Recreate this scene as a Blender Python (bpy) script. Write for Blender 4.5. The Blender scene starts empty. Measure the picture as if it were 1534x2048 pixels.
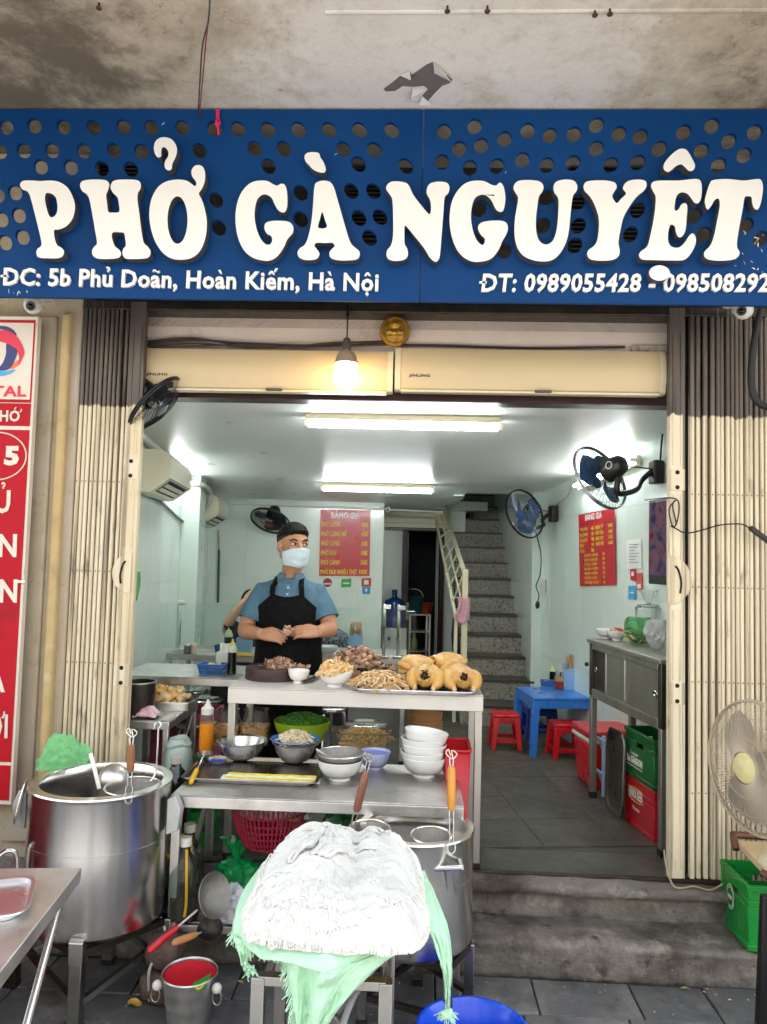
import bpy, bmesh, random
from math import *
from mathutils import Vector as V, Matrix, noise
random.seed(7)
SC = bpy.context.scene
COL = SC.collection
# ---------------------------------------------------------------- camera
FPX = 1500.0                                   # focal length for a 1534 x 2048 frame
CAM = V((0, 0, 1.73))
_yw, _pt, _ro = radians(2.4), radians(3.6), radians(1.47)
_f = V((-sin(_yw)*cos(_pt), cos(_yw)*cos(_pt), sin(_pt)))
_r0 = V((cos(_yw), sin(_yw), 0)); _u0 = _r0.cross(_f)
_r = _r0*cos(_ro)+_u0*sin(_ro); _u = _u0*cos(_ro)-_r0*sin(_ro)
cd = bpy.data.cameras.new('camera'); cam = bpy.data.objects.new('camera', cd); COL.objects.link(cam)
cam.matrix_world = Matrix(((_r.x, _u.x, -_f.x, CAM.x), (_r.y, _u.y, -_f.y, CAM.y), (_r.z, _u.z, -_f.z, CAM.z), (0, 0, 0, 1)))
cd.sensor_fit = 'VERTICAL'; cd.sensor_height = 36; cd.lens = 36*FPX/2048
cd.clip_start = .05; cd.clip_end = 3000
SC.camera = cam
# ---------------------------------------------------------------- sky, sun, exposure
W = bpy.data.worlds.new('World'); SC.world = W; W.use_nodes = True
_n = W.node_tree.nodes; _bg = _n['Background']
_sky = _n.new('ShaderNodeTexSky'); _sky.sky_type = 'NISHITA'; _sky.sun_disc = False
_sky.sun_elevation = radians(66); _sky.sun_rotation = radians(15); _sky.air_density = 1.0; _sky.dust_density = 2.0; _sky.ozone_density = .6
_hs = _n.new('ShaderNodeHueSaturation'); _hs.inputs['Saturation'].default_value = .4; W.node_tree.links.new(_sky.outputs[0], _hs.inputs['Color']); W.node_tree.links.new(_hs.outputs[0], _bg.inputs[0]); _bg.inputs[1].default_value = .15
sl = bpy.data.lights.new('sun', 'SUN'); sl.energy = 1.5; sl.angle = radians(25); sl.color = (1, .96, .91)
so = bpy.data.objects.new('sun', sl); COL.objects.link(so)
so.rotation_euler = (radians(-24), 0, radians(-15))
SC.view_settings.view_transform = 'Standard'; SC.view_settings.look = 'None'
SC.view_settings.exposure = 2.55; SC.view_settings.gamma = 1; SC.view_settings.use_curve_mapping = False
SC.cycles.use_denoising = True; SC.cycles.max_bounces = 10; SC.cycles.transparent_max_bounces = 16
SC.cycles.sample_clamp_indirect = 4; SC.cycles.caustics_reflective = False; SC.cycles.caustics_refractive = False

# ---------------------------------------------------------------- geometry helpers
def ray(px, py): return _f+_r*((px-767)/FPX)+_u*((1024-py)/FPX)
def at(px, py, Y):                              # point at depth Y seen at a pixel of the photograph
    d = ray(px, py); return CAM+d*(Y/d.y)
def onz(px, py, z):
    d = ray(px, py); return CAM+d*((z-CAM.z)/d.z)
def srgb(h):
    h = h.lstrip('#'); c = [int(h[i:i+2], 16)/255 for i in (0, 2, 4)]
    return tuple(x/12.92 if x <= .04045 else ((x+.055)/1.055)**2.4 for x in c)
def smooth(pts, k=4, closed=True):              # Catmull-Rom through 2D/3D points
    pts = [V(p) for p in pts]; n = len(pts); out = []
    for i in range(n if closed else n-1):
        g = (lambda j: pts[j % n]) if closed else (lambda j: pts[max(0, min(n-1, j))])
        a, b, c, d = g(i-1), g(i), g(i+1), g(i+2)
        for s in range(k):
            t = s/k
            out.append(.5*(2*b+(c-a)*t+(2*a-5*b+4*c-d)*t*t+(3*b-3*c+d-a)*t**3))
    if not closed: out.append(pts[-1])
    return out

class MB:
    def __init__(s): s.v = []; s.f = []; s.m = []; s.t = []; s.tint = 0.5; s.mi = 0
    def add(s, vs, fs):
        o = len(s.v); s.v += [V(p) for p in vs]; s.t += [s.tint]*len(vs)
        s.f += [tuple(i+o for i in f) for f in fs]; s.m += [s.mi]*len(fs); return s
    def box(s, c, d, rz=0, M=None):
        x, y, z = d[0]/2, d[1]/2, d[2]/2
        vs = [V((a*x, b*y, e*z)) for a in (-1, 1) for b in (-1, 1) for e in (-1, 1)]
        R = M if M is not None else Matrix.Rotation(rz, 3, 'Z')
        return s.add([R@p+V(c) for p in vs], [(0, 1, 3, 2), (4, 6, 7, 5), (0, 4, 5, 1), (2, 3, 7, 6), (0, 2, 6, 4), (1, 5, 7, 3)])
    def hexa(s, b, t):                           # bottom quad, top quad
        return s.add(list(b)+list(t), [(3, 2, 1, 0), (4, 5, 6, 7), (0, 1, 5, 4), (1, 2, 6, 5), (2, 3, 7, 6), (3, 0, 4, 7)])
    def bar(s, a, b, w, h=None, up=(0, 0, 1)):
        a, b = V(a), V(b); h = h or w; d = (b-a).normalized(); U = V(up)
        if abs(d.dot(U)) > .95: U = V((0, 1, 0))
        x = d.cross(U).normalized(); y = x.cross(d)
        q = [x*(i*w/2)+y*(j*h/2) for i, j in ((-1, -1), (1, -1), (1, 1), (-1, 1))]
        return s.hexa([a+p for p in q], [b+p for p in q])
    def tube(s, pts, r, n=8, cap=True, closed=False):
        pts = [V(p) for p in pts]; N = len(pts); vs = []; fs = []
        ref = None
        for i, p in enumerate(pts):
            if closed: d = (pts[(i+1) % N]-pts[i-1]).normalized()
            else: d = (pts[min(i+1, N-1)]-pts[max(i-1, 0)]).normalized()
            if ref is None:
                ref = V((0, 0, 1)) if abs(d.z) < .9 else V((1, 0, 0))
            x = (ref-d*ref.dot(d)).normalized(); ref = x; y = d.cross(x)
            rr = r[i] if isinstance(r, (list, tuple)) else r
            vs += [p+(x*cos(2*pi*k/n)+y*sin(2*pi*k/n))*rr for k in range(n)]
        for i in range(N if closed else N-1):
            for k in range(n):
                a, b = i*n+k, i*n+(k+1) % n; j = (i+1) % N
                fs.append((a, b, j*n+(k+1) % n, j*n+k))
        if cap and not closed: fs += [tuple(range(n-1, -1, -1)), tuple((N-1)*n+k for k in range(n))]
        return s.add(vs, fs)
    def cyl(s, a, b, r, r2=None, n=16): return s.tube([a, b], [r, r if r2 is None else r2], n)
    def lathe(s, prof, c=(0, 0, 0), n=32, M=None, capb=False, capt=False, sx=1, sy=1):
        vs = []; fs = []; K = len(prof); R = M or Matrix.Identity(3)
        for k in range(n):
            a = 2*pi*k/n
            vs += [R@V((cos(a)*r*sx, sin(a)*r*sy, z))+V(c) for r, z in prof]
        for k in range(n):
            j = (k+1) % n
            fs += [(k*K+i, j*K+i, j*K+i+1, k*K+i+1) for i in range(K-1)]
        if capb: fs.append(tuple(k*K for k in range(n-1, -1, -1)))
        if capt: fs.append(tuple(k*K+K-1 for k in range(n)))
        return s.add(vs, fs)
    def ball(s, c, r, n=16, m=10, M=None):
        if not isinstance(r, (tuple, list)): r = (r, r, r)
        vs = []; fs = []; R = M or Matrix.Identity(3)
        for j in range(m+1):
            b = pi*j/m
            vs += [R@V((r[0]*sin(b)*cos(2*pi*k/n), r[1]*sin(b)*sin(2*pi*k/n), -r[2]*cos(b)))+V(c) for k in range(n)]
        for j in range(m):
            for k in range(n):
                a, b2 = j*n+k, j*n+(k+1) % n
                if j == 0: fs.append((a, b2+n, a+n))
                elif j == m-1: fs.append((a, b2, a+n))
                else: fs.append((a, b2, b2+n, a+n))
        return s.add(vs, fs)
    def prism(s, poly, off):                     # 3D polygon extruded along off
        n = len(poly); P = [V(p) for p in poly]; o = V(off)
        return s.add(P+[p+o for p in P], [tuple(range(n-1, -1, -1)), tuple(range(n, 2*n))]+[(i, (i+1) % n, n+(i+1) % n, n+i) for i in range(n)])
    def grid(s, nu, nv, fn, wrap=False):
        vs = [fn(i/nu, j/nv) for j in range(nv+1) for i in range(nu+(0 if wrap else 1))]
        w = nu if wrap else nu+1
        return s.add(vs, [(j*w+i, j*w+(i+1) % w, (j+1)*w+(i+1) % w, (j+1)*w+i) for j in range(nv) for i in range(nu)])
    def xf(s, M): s.v = [M@p for p in s.v]; return s
    def mesh(s, name, mats):
        me = bpy.data.meshes.new(name); me.from_pydata(s.v, [], s.f)
        for m in (mats if isinstance(mats, (list, tuple)) else [mats]): me.materials.append(m)
        if any(s.m): me.polygons.foreach_set('material_index', s.m)
        if any(t != .5 for t in s.t):
            at_ = me.attributes.new('tint', 'FLOAT', 'POINT'); at_.data.foreach_set('value', s.t)
        return me
    def put(s, name, mats, parent=None, ang=40, bev=0, fix=True, **kw):
        me = s.mesh(name, mats)
        if parent is not None:
            o_ = wm(parent).inverted(); me.transform(o_)
        if fix:
            b = bmesh.new(); b.from_mesh(me)
            bmesh.ops.recalc_face_normals(b, faces=b.faces); b.to_mesh(me); b.free()
        return link(name, me, parent, ang, bev, **kw)
def link(name, me, parent=None, ang=40, bev=0, label=None, cat=None, group=None, kind=None):
    if ang: me.shade_smooth(); me.set_sharp_from_angle(angle=radians(ang))
    o = bpy.data.objects.new(name, me); COL.objects.link(o); o.parent = parent
    if bev:
        m = o.modifiers.new('bevel', 'BEVEL'); m.width = bev; m.segments = 2; m.limit_method = 'ANGLE'; m.angle_limit = radians(40); m.harden_normals = False
    tag(o, label, cat, group, kind); return o
def tag(o, label=None, cat=None, group=None, kind=None):
    for k, v in (('label', label), ('category', cat), ('group', group), ('kind', kind)):
        if v: o[k] = v
    return o
def wm(o):
    m = Matrix.LocRotScale(o.location, o.rotation_euler, o.scale)
    return wm(o.parent)@m if o.parent else m
def thing(name, label, cat, loc=(0, 0, 0), rz=0, group=None):
    o = bpy.data.objects.new(name, None); COL.objects.link(o); o.empty_display_size = .05
    o.location = loc; o.rotation_euler = (0, 0, rz); return tag(o, label, cat, group)
KIDS = None
def dup(root, loc, rz=0, label=None, group=None, sc=None):
    def cp(o, par):
        c = o.copy(); COL.objects.link(c); c.parent = par
        for ch in [q for q in COL.objects if q.parent == o]: cp(ch, c)
        return c
    r = cp(root, None); r.location = loc; r.rotation_euler = (0, 0, rz)
    if sc: r.scale = (sc, sc, sc)
    if label: r['label'] = label
    if group: r['group'] = group
    return r
def move(o, loc, rz=0, sc=None):
    o.location = loc; o.rotation_euler = (0, 0, rz)
    if sc: o.scale = (sc, sc, sc)
    return o
_GL = {}
def _curve_to(body, bold):
    cu = bpy.data.curves.new('txt', 'FONT'); cu.body = body; cu.size = 1; cu.offset = bold; cu.resolution_u = 2
    ob = bpy.data.objects.new('txt', cu); COL.objects.link(ob)
    me = bpy.data.meshes.new_from_object(ob.evaluated_get(bpy.context.evaluated_depsgraph_get()))
    bpy.data.objects.remove(ob); bpy.data.curves.remove(cu)
    r = ([(v.co.x, v.co.y) for v in me.vertices], [tuple(p.vertices) for p in me.polygons]); bpy.data.meshes.remove(me); return r
def _w(body): q = _curve_to(body, 0)[0]; return max(p[0] for p in q)-min(p[0] for p in q)
def glyph(c, bold):
    """one letter, its Vietnamese marks drawn as outlines of their own: (points, faces, advance)"""
    k = (c, round(bold, 4))
    if k in _GL: return _GL[k]
    import unicodedata
    dec = unicodedata.normalize('NFD', {'Đ': 'D', 'đ': 'd'}.get(c, c)); b = dec[0]; ws = .045+bold
    adv = _w('H'+b+'H')-_w('HH') if b != ' ' else .28
    pts, fs = _curve_to(b, bold) if b != ' ' else ([], [])
    pts, fs = list(pts), list(fs)
    def poly(q): n = len(pts); pts.extend(q); fs.append(tuple(range(n, n+len(q))))
    if pts:
        x0, x1 = min(p[0] for p in pts), max(p[0] for p in pts); cx = (x0+x1)/2; top = max(p[1] for p in pts) if b.isupper() else (.55 if b not in 'i' else .55)
        if b == 'i' and len(dec) > 1 and '\u0323' not in dec: pass
        y = top+.05; sx = cx; t = ws*.8
        if c in 'Đđ': yy = .36 if c == 'Đ' else .63; xx = x0 if c == 'Đ' else x1-.08; poly([(xx-.13, yy-t*.75), (xx+.2, yy-t*.75), (xx+.2, yy+t*.75), (xx-.13, yy+t*.75)])
        for m in dec[1:]:
            if m == '\u0302': poly([(cx-.15, y), (cx-.07, y), (cx, y+.06), (cx+.07, y), (cx+.15, y), (cx+.045, y+.14), (cx-.045, y+.14)]); y += .10; sx = cx+.15
            elif m == '\u0301': poly([(sx-.06, y), (sx+.02, y), (sx+.12, y+.15), (sx+.01, y+.15)])
            elif m == '\u0300': poly([(sx-.02, y), (sx+.06, y), (sx-.01, y+.15), (sx-.12, y+.15)])
            elif m == '\u0309':
                q = [(sx-.07, y+.15), (sx-.02, y+.19), (sx+.05, y+.17), (sx+.06, y+.11), (sx+.01, y+.07), (sx, y)]
                n = len(pts); h = t*.55
                for i, (a, e) in enumerate(q):
                    d = V(q[min(i+1, 5)])-V(q[max(i-1, 0)]); d.normalize(); pts.extend([(a-d.y*h, e+d.x*h), (a+d.y*h, e-d.x*h)])
                fs.extend([(n+2*i, n+2*i+1, n+2*i+3, n+2*i+2) for i in range(5)])
            elif m == '\u0303':
                n = len(pts); h = t*.55
                for i in range(9): u = i/8; pts.extend([(cx-.15+.3*u, y+.06+.04*sin(2*pi*u)+h), (cx-.15+.3*u, y+.06+.04*sin(2*pi*u)-h)])
                fs.extend([(n+2*i, n+2*i+1, n+2*i+3, n+2*i+2) for i in range(8)])
            elif m == '\u0323': r = .045+bold; poly([(cx+r*cos(2*pi*i/10), -.14+r*sin(2*pi*i/10)) for i in range(10)])
            elif m == '\u031b': poly([(x1-.06, top-.10), (x1+.03, top-.05), (x1+.05, top+.08), (x1+.13, top+.09), (x1+.13, top-.03), (x1+.04, top-.15)]); adv += .05
    _GL[k] = (pts, fs, adv); return _GL[k]
def text_mb(txt, p0, p1, h, depth=.002, bold=0., face=(0, -1, 0), shear=0.0, up=None):
    """lettering from p0 to p1 (baseline ends) with capital height h, standing proud of the surface whose normal is face"""
    P, F, x = [], [], 0
    for c in txt:
        a, b, adv = glyph(c, bold); n = len(P); P += [(x+q[0]+shear*q[1], q[1]) for q in a]; F += [tuple(i+n for i in f) for f in b]; x += adv+bold
    p0, p1 = V(p0), V(p1); X = (p1-p0); L = X.length; X.normalize(); N = V(face).normalized(); Y = V(up) if up else -X.cross(N).normalized()*-1
    if not up: Y = N.cross(X).normalized()
    x0, x1 = min(p[0] for p in P), max(p[0] for p in P); s = L/(x1-x0)
    mb = MB(); nv = len(P); vs = [p0+X*((a-x0)*s)+Y*(b*h/.729) for a, b in P]; ed = {}
    for q in F:
        for i in range(len(q)): e = (q[i], q[(i+1) % len(q)]); ed[e] = 1
    fs = [tuple(i+nv for i in q) for q in F]+[(a, b, b+nv, a+nv) for (a, b) in ed if (b, a) not in ed]
    return mb.add(vs+[v+N*depth for v in vs], fs)
def remesh(o, vox, it=4, fac=.5, disp=None):
    m = o.modifiers.new('remesh', 'REMESH'); m.mode = 'VOXEL'; m.voxel_size = vox; m.use_smooth_shade = True
    m = o.modifiers.new('smooth', 'SMOOTH'); m.iterations = it; m.factor = fac
    dg = bpy.context.evaluated_depsgraph_get(); me = bpy.data.meshes.new_from_object(o.evaluated_get(dg))
    old = o.data; o.modifiers.clear(); o.data = me; bpy.data.meshes.remove(old); me.shade_smooth()
    if disp:
        nn = [v.normal.copy() for v in me.vertices]
        for v, n in zip(me.vertices, nn): v.co += n*disp(v.co)
    return o
# ---------------------------------------------------------------- materials
def mat(name, col, rough=.5, metal=0., var=.12, sc=6, bump=0., bsc=60, dirt=None, tint=None, coat=0, sss=0, trans=0, alpha=1, aniso=0, st=(1, 1, 1), rvar=.15, spec=.5, emit=None):
    m = bpy.data.materials.new(name); m.use_nodes = True; N = m.node_tree.nodes; L = m.node_tree.links.new
    P = N['Principled BSDF']; col = srgb(col) if isinstance(col, str) else col
    tc = N.new('ShaderNodeTexCoord'); oi = N.new('ShaderNodeObjectInfo')
    mp = N.new('ShaderNodeVectorMath'); mp.operation = 'MULTIPLY_ADD'; L(tc.outputs['Object'], mp.inputs[0]); mp.inputs[1].default_value = st
    ml = N.new('ShaderNodeMath'); ml.operation = 'MULTIPLY'; L(oi.outputs['Random'], ml.inputs[0]); ml.inputs[1].default_value = 7; L(ml.outputs[0], mp.inputs[2])
    def nz(scale, det=4, r=.6):
        q = N.new('ShaderNodeTexNoise'); q.inputs['Scale'].default_value = scale; q.inputs['Detail'].default_value = det; q.inputs['Roughness'].default_value = r
        L(mp.outputs[0], q.inputs['Vector']); return q.outputs[0]
    def mix(fac, a, b, mode='MIX'):
        q = N.new('ShaderNodeMix'); q.data_type = 'RGBA'; q.blend_type = mode
        for i, x in ((0, fac), (6, a), (7, b)):
            if hasattr(x, 'links'): L(x, q.inputs[i])
            else: q.inputs[i].default_value = x if i == 0 else tuple(x)+((1,) if len(x) == 3 else ())
        return q.outputs[2]
    def rng(x, a, b, c=0, d=1):
        q = N.new('ShaderNodeMapRange'); L(x, q.inputs[0])
        for i, k in enumerate((a, b, c, d)): q.inputs[i+1].default_value = k
        return q.outputs[0]
    base = nz(sc)
    if tint:
        at_ = N.new('ShaderNodeAttribute'); at_.attribute_name = 'tint'
        cr = N.new('ShaderNodeValToRGB'); L(at_.outputs['Fac'], cr.inputs[0]); els = cr.color_ramp.elements
        cs = [srgb(c) for c in tint]
        while len(els) < len(cs): els.new(.5)
        for i, c in enumerate(cs): els[i].position = i/(len(cs)-1); els[i].color = c+(1,)
        c = cr.outputs[0]
        c = mix(rng(base, .3, .7), mix(1, c, (1-var,)*3, 'MULTIPLY'), mix(1, c, (1+var,)*3, 'MULTIPLY'))
    else:
        c = mix(rng(base, .3, .7), tuple(max(0, x*(1-var)) for x in col), tuple(x*(1+var) for x in col))
    if dirt:
        for dc, lo, hi, ds, am in (dirt if isinstance(dirt, list) else [dirt]):
            c = mix(rng(nz(ds, 6, .65), lo, hi, 0, am), c, srgb(dc))
    L(c, P.inputs['Base Color'])
    P.inputs['Metallic'].default_value = metal
    L(rng(nz(sc*2.3), .3, .7, max(.02, rough-rvar*rough), min(1, rough+rvar*rough)), P.inputs['Roughness'])
    P.inputs['Specular IOR Level'].default_value = spec
    if bump:
        b = N.new('ShaderNodeBump'); b.inputs['Strength'].default_value = bump; b.inputs['Distance'].default_value = .01
        L(nz(bsc, 5), b.inputs['Height']); L(b.outputs[0], P.inputs['Normal'])
    if coat: P.inputs['Coat Weight'].default_value = coat; P.inputs['Coat Roughness'].default_value = .08
    if sss: P.inputs['Subsurface Weight'].default_value = sss; P.inputs['Subsurface Radius'].default_value = (.012, .006, .004); P.inputs['Subsurface Scale'].default_value = 1
    if trans: P.inputs['Transmission Weight'].default_value = trans
    if alpha < 1: P.inputs['Alpha'].default_value = alpha
    if aniso: P.inputs['Anisotropic'].default_value = aniso
    if emit: P.inputs['Emission Color'].default_value = srgb(emit[0])+(1,); P.inputs['Emission Strength'].default_value = emit[1]
    m['c'] = 1
    return m
def glass(name, col='#ffffff', haze=.05, rough=.03, refl=1.0):
    m = bpy.data.materials.new(name); m.use_nodes = True; N = m.node_tree.nodes; L = m.node_tree.links.new; N.clear()
    o = N.new('ShaderNodeOutputMaterial'); t = N.new('ShaderNodeBsdfTransparent'); t.inputs[0].default_value = srgb(col)+(1,)
    d = N.new('ShaderNodeBsdfDiffuse'); d.inputs[0].default_value = tuple(min(1, x*.9) for x in srgb(col))+(1,)
    g = N.new('ShaderNodeBsdfGlossy'); g.inputs['Roughness'].default_value = rough
    f = N.new('ShaderNodeFresnel'); f.inputs[0].default_value = 1.4
    mu = N.new('ShaderNodeMath'); mu.operation = 'MULTIPLY'; mu.inputs[1].default_value = refl; L(f.outputs[0], mu.inputs[0])
    a = N.new('ShaderNodeMixShader'); a.inputs[0].default_value = haze; L(t.outputs[0], a.inputs[1]); L(d.outputs[0], a.inputs[2])
    b = N.new('ShaderNodeMixShader'); L(mu.outputs[0], b.inputs[0]); L(a.outputs[0], b.inputs[1]); L(g.outputs[0], b.inputs[2])
    L(b.outputs[0], o.inputs[0]); return m
def emis(name, col, s):
    m = bpy.data.materials.new(name); m.use_nodes = True; N = m.node_tree.nodes; N.clear()
    o = N.new('ShaderNodeOutputMaterial'); e = N.new('ShaderNodeEmission'); e.inputs[0].default_value = srgb(col)+(1,); e.inputs[1].default_value = s
    m.node_tree.links.new(e.outputs[0], o.inputs[0]); return m
STEEL = mat('brushed_steel', '#dcdad6', .27, 1, .06, 5, .012, 40, st=(1, 1, .15))
STEEL2 = mat('worn_steel', '#d0ceca', .40, 1, .14, 9, .04, 90, dirt=('#5a554e', .55, .75, 7, .5))
STEELPOT = mat('pot_steel', '#e2dfdb', .2, 1, .05, 4, .035, 60, st=(6, 6, .5), dirt=('#9a948c', .6, .8, 5, .3))
CHROME = mat('chrome', '#d8d8d8', .1, 1, .03)
DKSTEEL = mat('dark_oiled_steel', '#3b3731', .42, .7, .25, 12, .1, 80, dirt=('#5d4430', .5, .7, 9, .6))
BLACKP = mat('black_plastic', '#161616', .38, 0, .2, 10)
WHITEP = mat('white_plastic', '#dedcd3', .35, 0, .04)
CREAMP = mat('cream_plastic', '#d9cfae', .4, 0, .05, 4, dirt=('#8f8466', .6, .8, 3, .3))
PORC = mat('white_glaze', '#e9e8e4', .12, 0, .02, coat=.4)
WOODH = mat('handle_wood', '#a3693f', .5, 0, .3, 14, .08, 60, st=(1, 1, .2))
WOODY = mat('yellow_wood', '#c98c3c', .5, 0, .25, 14, .08, 60, st=(1, 1, .2))
RUBBER = mat('black_rubber', '#121212', .7, 0, .2)
# ================================================================ the setting
SZ = .32; YF = 3.55                              # shop floor level, facade plane
def RM(a, b, z): c, s = cos(radians(8)), sin(radians(8)); return V((a*c-b*s, YF+a*s+b*c, z))
RA = radians(8)
def nodes_mat(name): 
    m = bpy.data.materials.new(name); m.use_nodes = True; return m, m.node_tree.nodes, m.node_tree.links.new
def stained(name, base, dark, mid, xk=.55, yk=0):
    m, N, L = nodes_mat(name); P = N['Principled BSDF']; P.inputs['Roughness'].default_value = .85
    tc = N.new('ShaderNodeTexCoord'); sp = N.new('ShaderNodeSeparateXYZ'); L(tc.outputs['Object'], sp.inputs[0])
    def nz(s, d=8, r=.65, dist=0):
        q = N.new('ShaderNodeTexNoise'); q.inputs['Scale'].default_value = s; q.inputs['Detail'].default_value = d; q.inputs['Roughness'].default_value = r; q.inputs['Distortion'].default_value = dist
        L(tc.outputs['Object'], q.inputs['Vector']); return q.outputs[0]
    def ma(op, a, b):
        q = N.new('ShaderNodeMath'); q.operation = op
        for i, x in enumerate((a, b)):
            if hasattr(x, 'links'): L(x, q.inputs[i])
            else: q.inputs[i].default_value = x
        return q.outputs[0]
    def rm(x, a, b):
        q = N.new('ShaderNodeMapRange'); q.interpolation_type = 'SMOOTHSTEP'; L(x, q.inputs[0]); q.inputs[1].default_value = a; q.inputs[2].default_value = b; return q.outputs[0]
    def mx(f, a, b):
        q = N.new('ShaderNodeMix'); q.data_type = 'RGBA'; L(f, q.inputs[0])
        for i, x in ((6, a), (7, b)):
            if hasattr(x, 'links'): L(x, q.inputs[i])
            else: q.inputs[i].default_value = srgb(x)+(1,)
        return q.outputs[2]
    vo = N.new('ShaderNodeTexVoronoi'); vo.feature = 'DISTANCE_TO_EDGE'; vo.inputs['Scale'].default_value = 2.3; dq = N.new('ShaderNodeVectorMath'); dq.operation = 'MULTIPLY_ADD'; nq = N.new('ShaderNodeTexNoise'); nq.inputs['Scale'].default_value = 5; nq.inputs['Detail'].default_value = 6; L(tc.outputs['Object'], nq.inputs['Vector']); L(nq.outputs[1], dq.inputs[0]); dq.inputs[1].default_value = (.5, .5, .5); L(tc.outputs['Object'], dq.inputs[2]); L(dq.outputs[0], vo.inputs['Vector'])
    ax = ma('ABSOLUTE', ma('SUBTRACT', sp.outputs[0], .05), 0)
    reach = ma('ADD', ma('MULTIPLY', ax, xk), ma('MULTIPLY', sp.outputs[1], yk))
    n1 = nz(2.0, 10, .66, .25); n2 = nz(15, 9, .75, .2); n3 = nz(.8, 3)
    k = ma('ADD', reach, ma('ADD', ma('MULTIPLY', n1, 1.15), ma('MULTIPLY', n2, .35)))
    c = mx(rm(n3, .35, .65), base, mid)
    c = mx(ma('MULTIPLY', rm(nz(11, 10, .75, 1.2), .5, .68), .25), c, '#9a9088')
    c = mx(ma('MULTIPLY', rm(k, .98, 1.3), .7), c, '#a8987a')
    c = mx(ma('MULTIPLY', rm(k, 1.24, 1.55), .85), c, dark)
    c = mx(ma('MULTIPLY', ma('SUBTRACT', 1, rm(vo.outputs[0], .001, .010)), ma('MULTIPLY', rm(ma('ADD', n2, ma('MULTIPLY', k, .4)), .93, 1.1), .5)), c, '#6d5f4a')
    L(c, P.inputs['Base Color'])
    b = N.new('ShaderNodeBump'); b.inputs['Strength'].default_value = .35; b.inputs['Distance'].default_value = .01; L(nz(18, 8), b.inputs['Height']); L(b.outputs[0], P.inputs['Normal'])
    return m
PLASTER = stained('stained_soffit_plaster', '#e9e4df', '#51463b', '#e0d9d2', .33, .06)
WALLPL = stained('grimy_wall_plaster', '#b9aea0', '#4c4239', '#a89c8b', .24, 0)
CONC = mat('worn_step_concrete', '#78726b', .85, 0, .3, 6, .9, 40, dirt=[('#3a322b', .46, .62, 3.5, .85), ('#a59c90', .55, .68, 9, .6), ('#2c2621', .6, .68, 12, .75), ('#cfc8bc', .68, .74, 26, .8)])
SLATE = mat('slate_paving', '#626363', .6, 0, .22, 4, .45, 45, dirt=[('#938d84', .5, .7, 4, .7), ('#35322e', .55, .7, 6, .7), ('#b5aea3', .66, .72, 16, .6)])
FLOORT = mat('shop_floor_tile', '#4f4d45', .45, 0, .3, 5, .25, 30, dirt=[('#37322a', .45, .65, 2.6, .7), ('#7c776b', .55, .72, 8, .5), ('#2b2823', .62, .72, 14, .6)])
GROUT = mat('dark_grout', '#4a4742', .9, 0, .2)
MINT = mat('mint_wall_tile', '#e0efe6', .16, 0, .05, 1.5, coat=.3, dirt=[('#a9b3a4', .62, .8, 2.2, .35)])
CEIL = mat('shop_ceiling_paint', '#ecf2ef', .32, 0, .02, 2, .03, 12)
TRIMW = mat('mint_trim', '#cfdfd6', .3, 0, .03)
PINKW = mat('pale_pink_transom_paint', '#dccbbf', .7, 0, .06, 3, .1, 30, dirt=('#9a8a78', .62, .8, 4, .5))
GRANITE = mat('granite', '#8f8b80', .35, 0, .3, 60, 0, dirt=[('#3a3833', .53, .6, 45, .85), ('#c2bdb0', .6, .66, 60, .7)])
GRANED = mat('granite_edge', '#3a3833', .35, 0, .25, 60)

def S(o): o['kind'] = 'structure'; return o
# ground
mb = MB(); mb.grid(40, 40, lambda u, v: V((-300+600*u, -300+600*v, -.02)))
ground = S(mb.put('pavement', GROUT, ang=0))
mb = MB(); mb.box((0, -7, -.065), (600, 12, .1))
S(mb.put('road', mat('asphalt', '#4a4a4b', .85, 0, .15, 2, .3, 80), ang=0))
mb = MB(); mb.box((0, -.5, -.03), (60, 4.0, .05)); S(mb.put('bounce_pavement', mat('pale_bounce_paving', '#c2beb6', .7, 0, .1, 2, .1, 40), ang=0))  # pale strip out of view, added to bounce light up to the soffit
rnd = random.Random(3)
y = 1.55; row = 0
while y < 3.24:
    d = .285 if row % 2 else .30
    if y+d > 3.27: d = 3.27-y
    x = -2.7+rnd.random()*.3
    while x < 2.5:
        w = rnd.choice((.4, .4, .4, .3, .5)); mb = MB()
        g = .0035; z = rnd.uniform(-.002, .003); t1, t2 = rnd.uniform(-.003, .003), rnd.uniform(-.003, .003)
        a, b, c_, d_ = x+g, x+w-g, y+g, y+d-g
        mb.hexa([V((a, c_, -.03)), V((b, c_, -.03)), V((b, d_, -.03)), V((a, d_, -.03))],
                [V((a, c_, z)), V((b, c_, z+t1)), V((b, d_, z+t1+t2)), V((a, d_, z+t2))])
        mb.put('paving_stone', SLATE, ground, bev=.004); x += w
    y += d; row += 1
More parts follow.
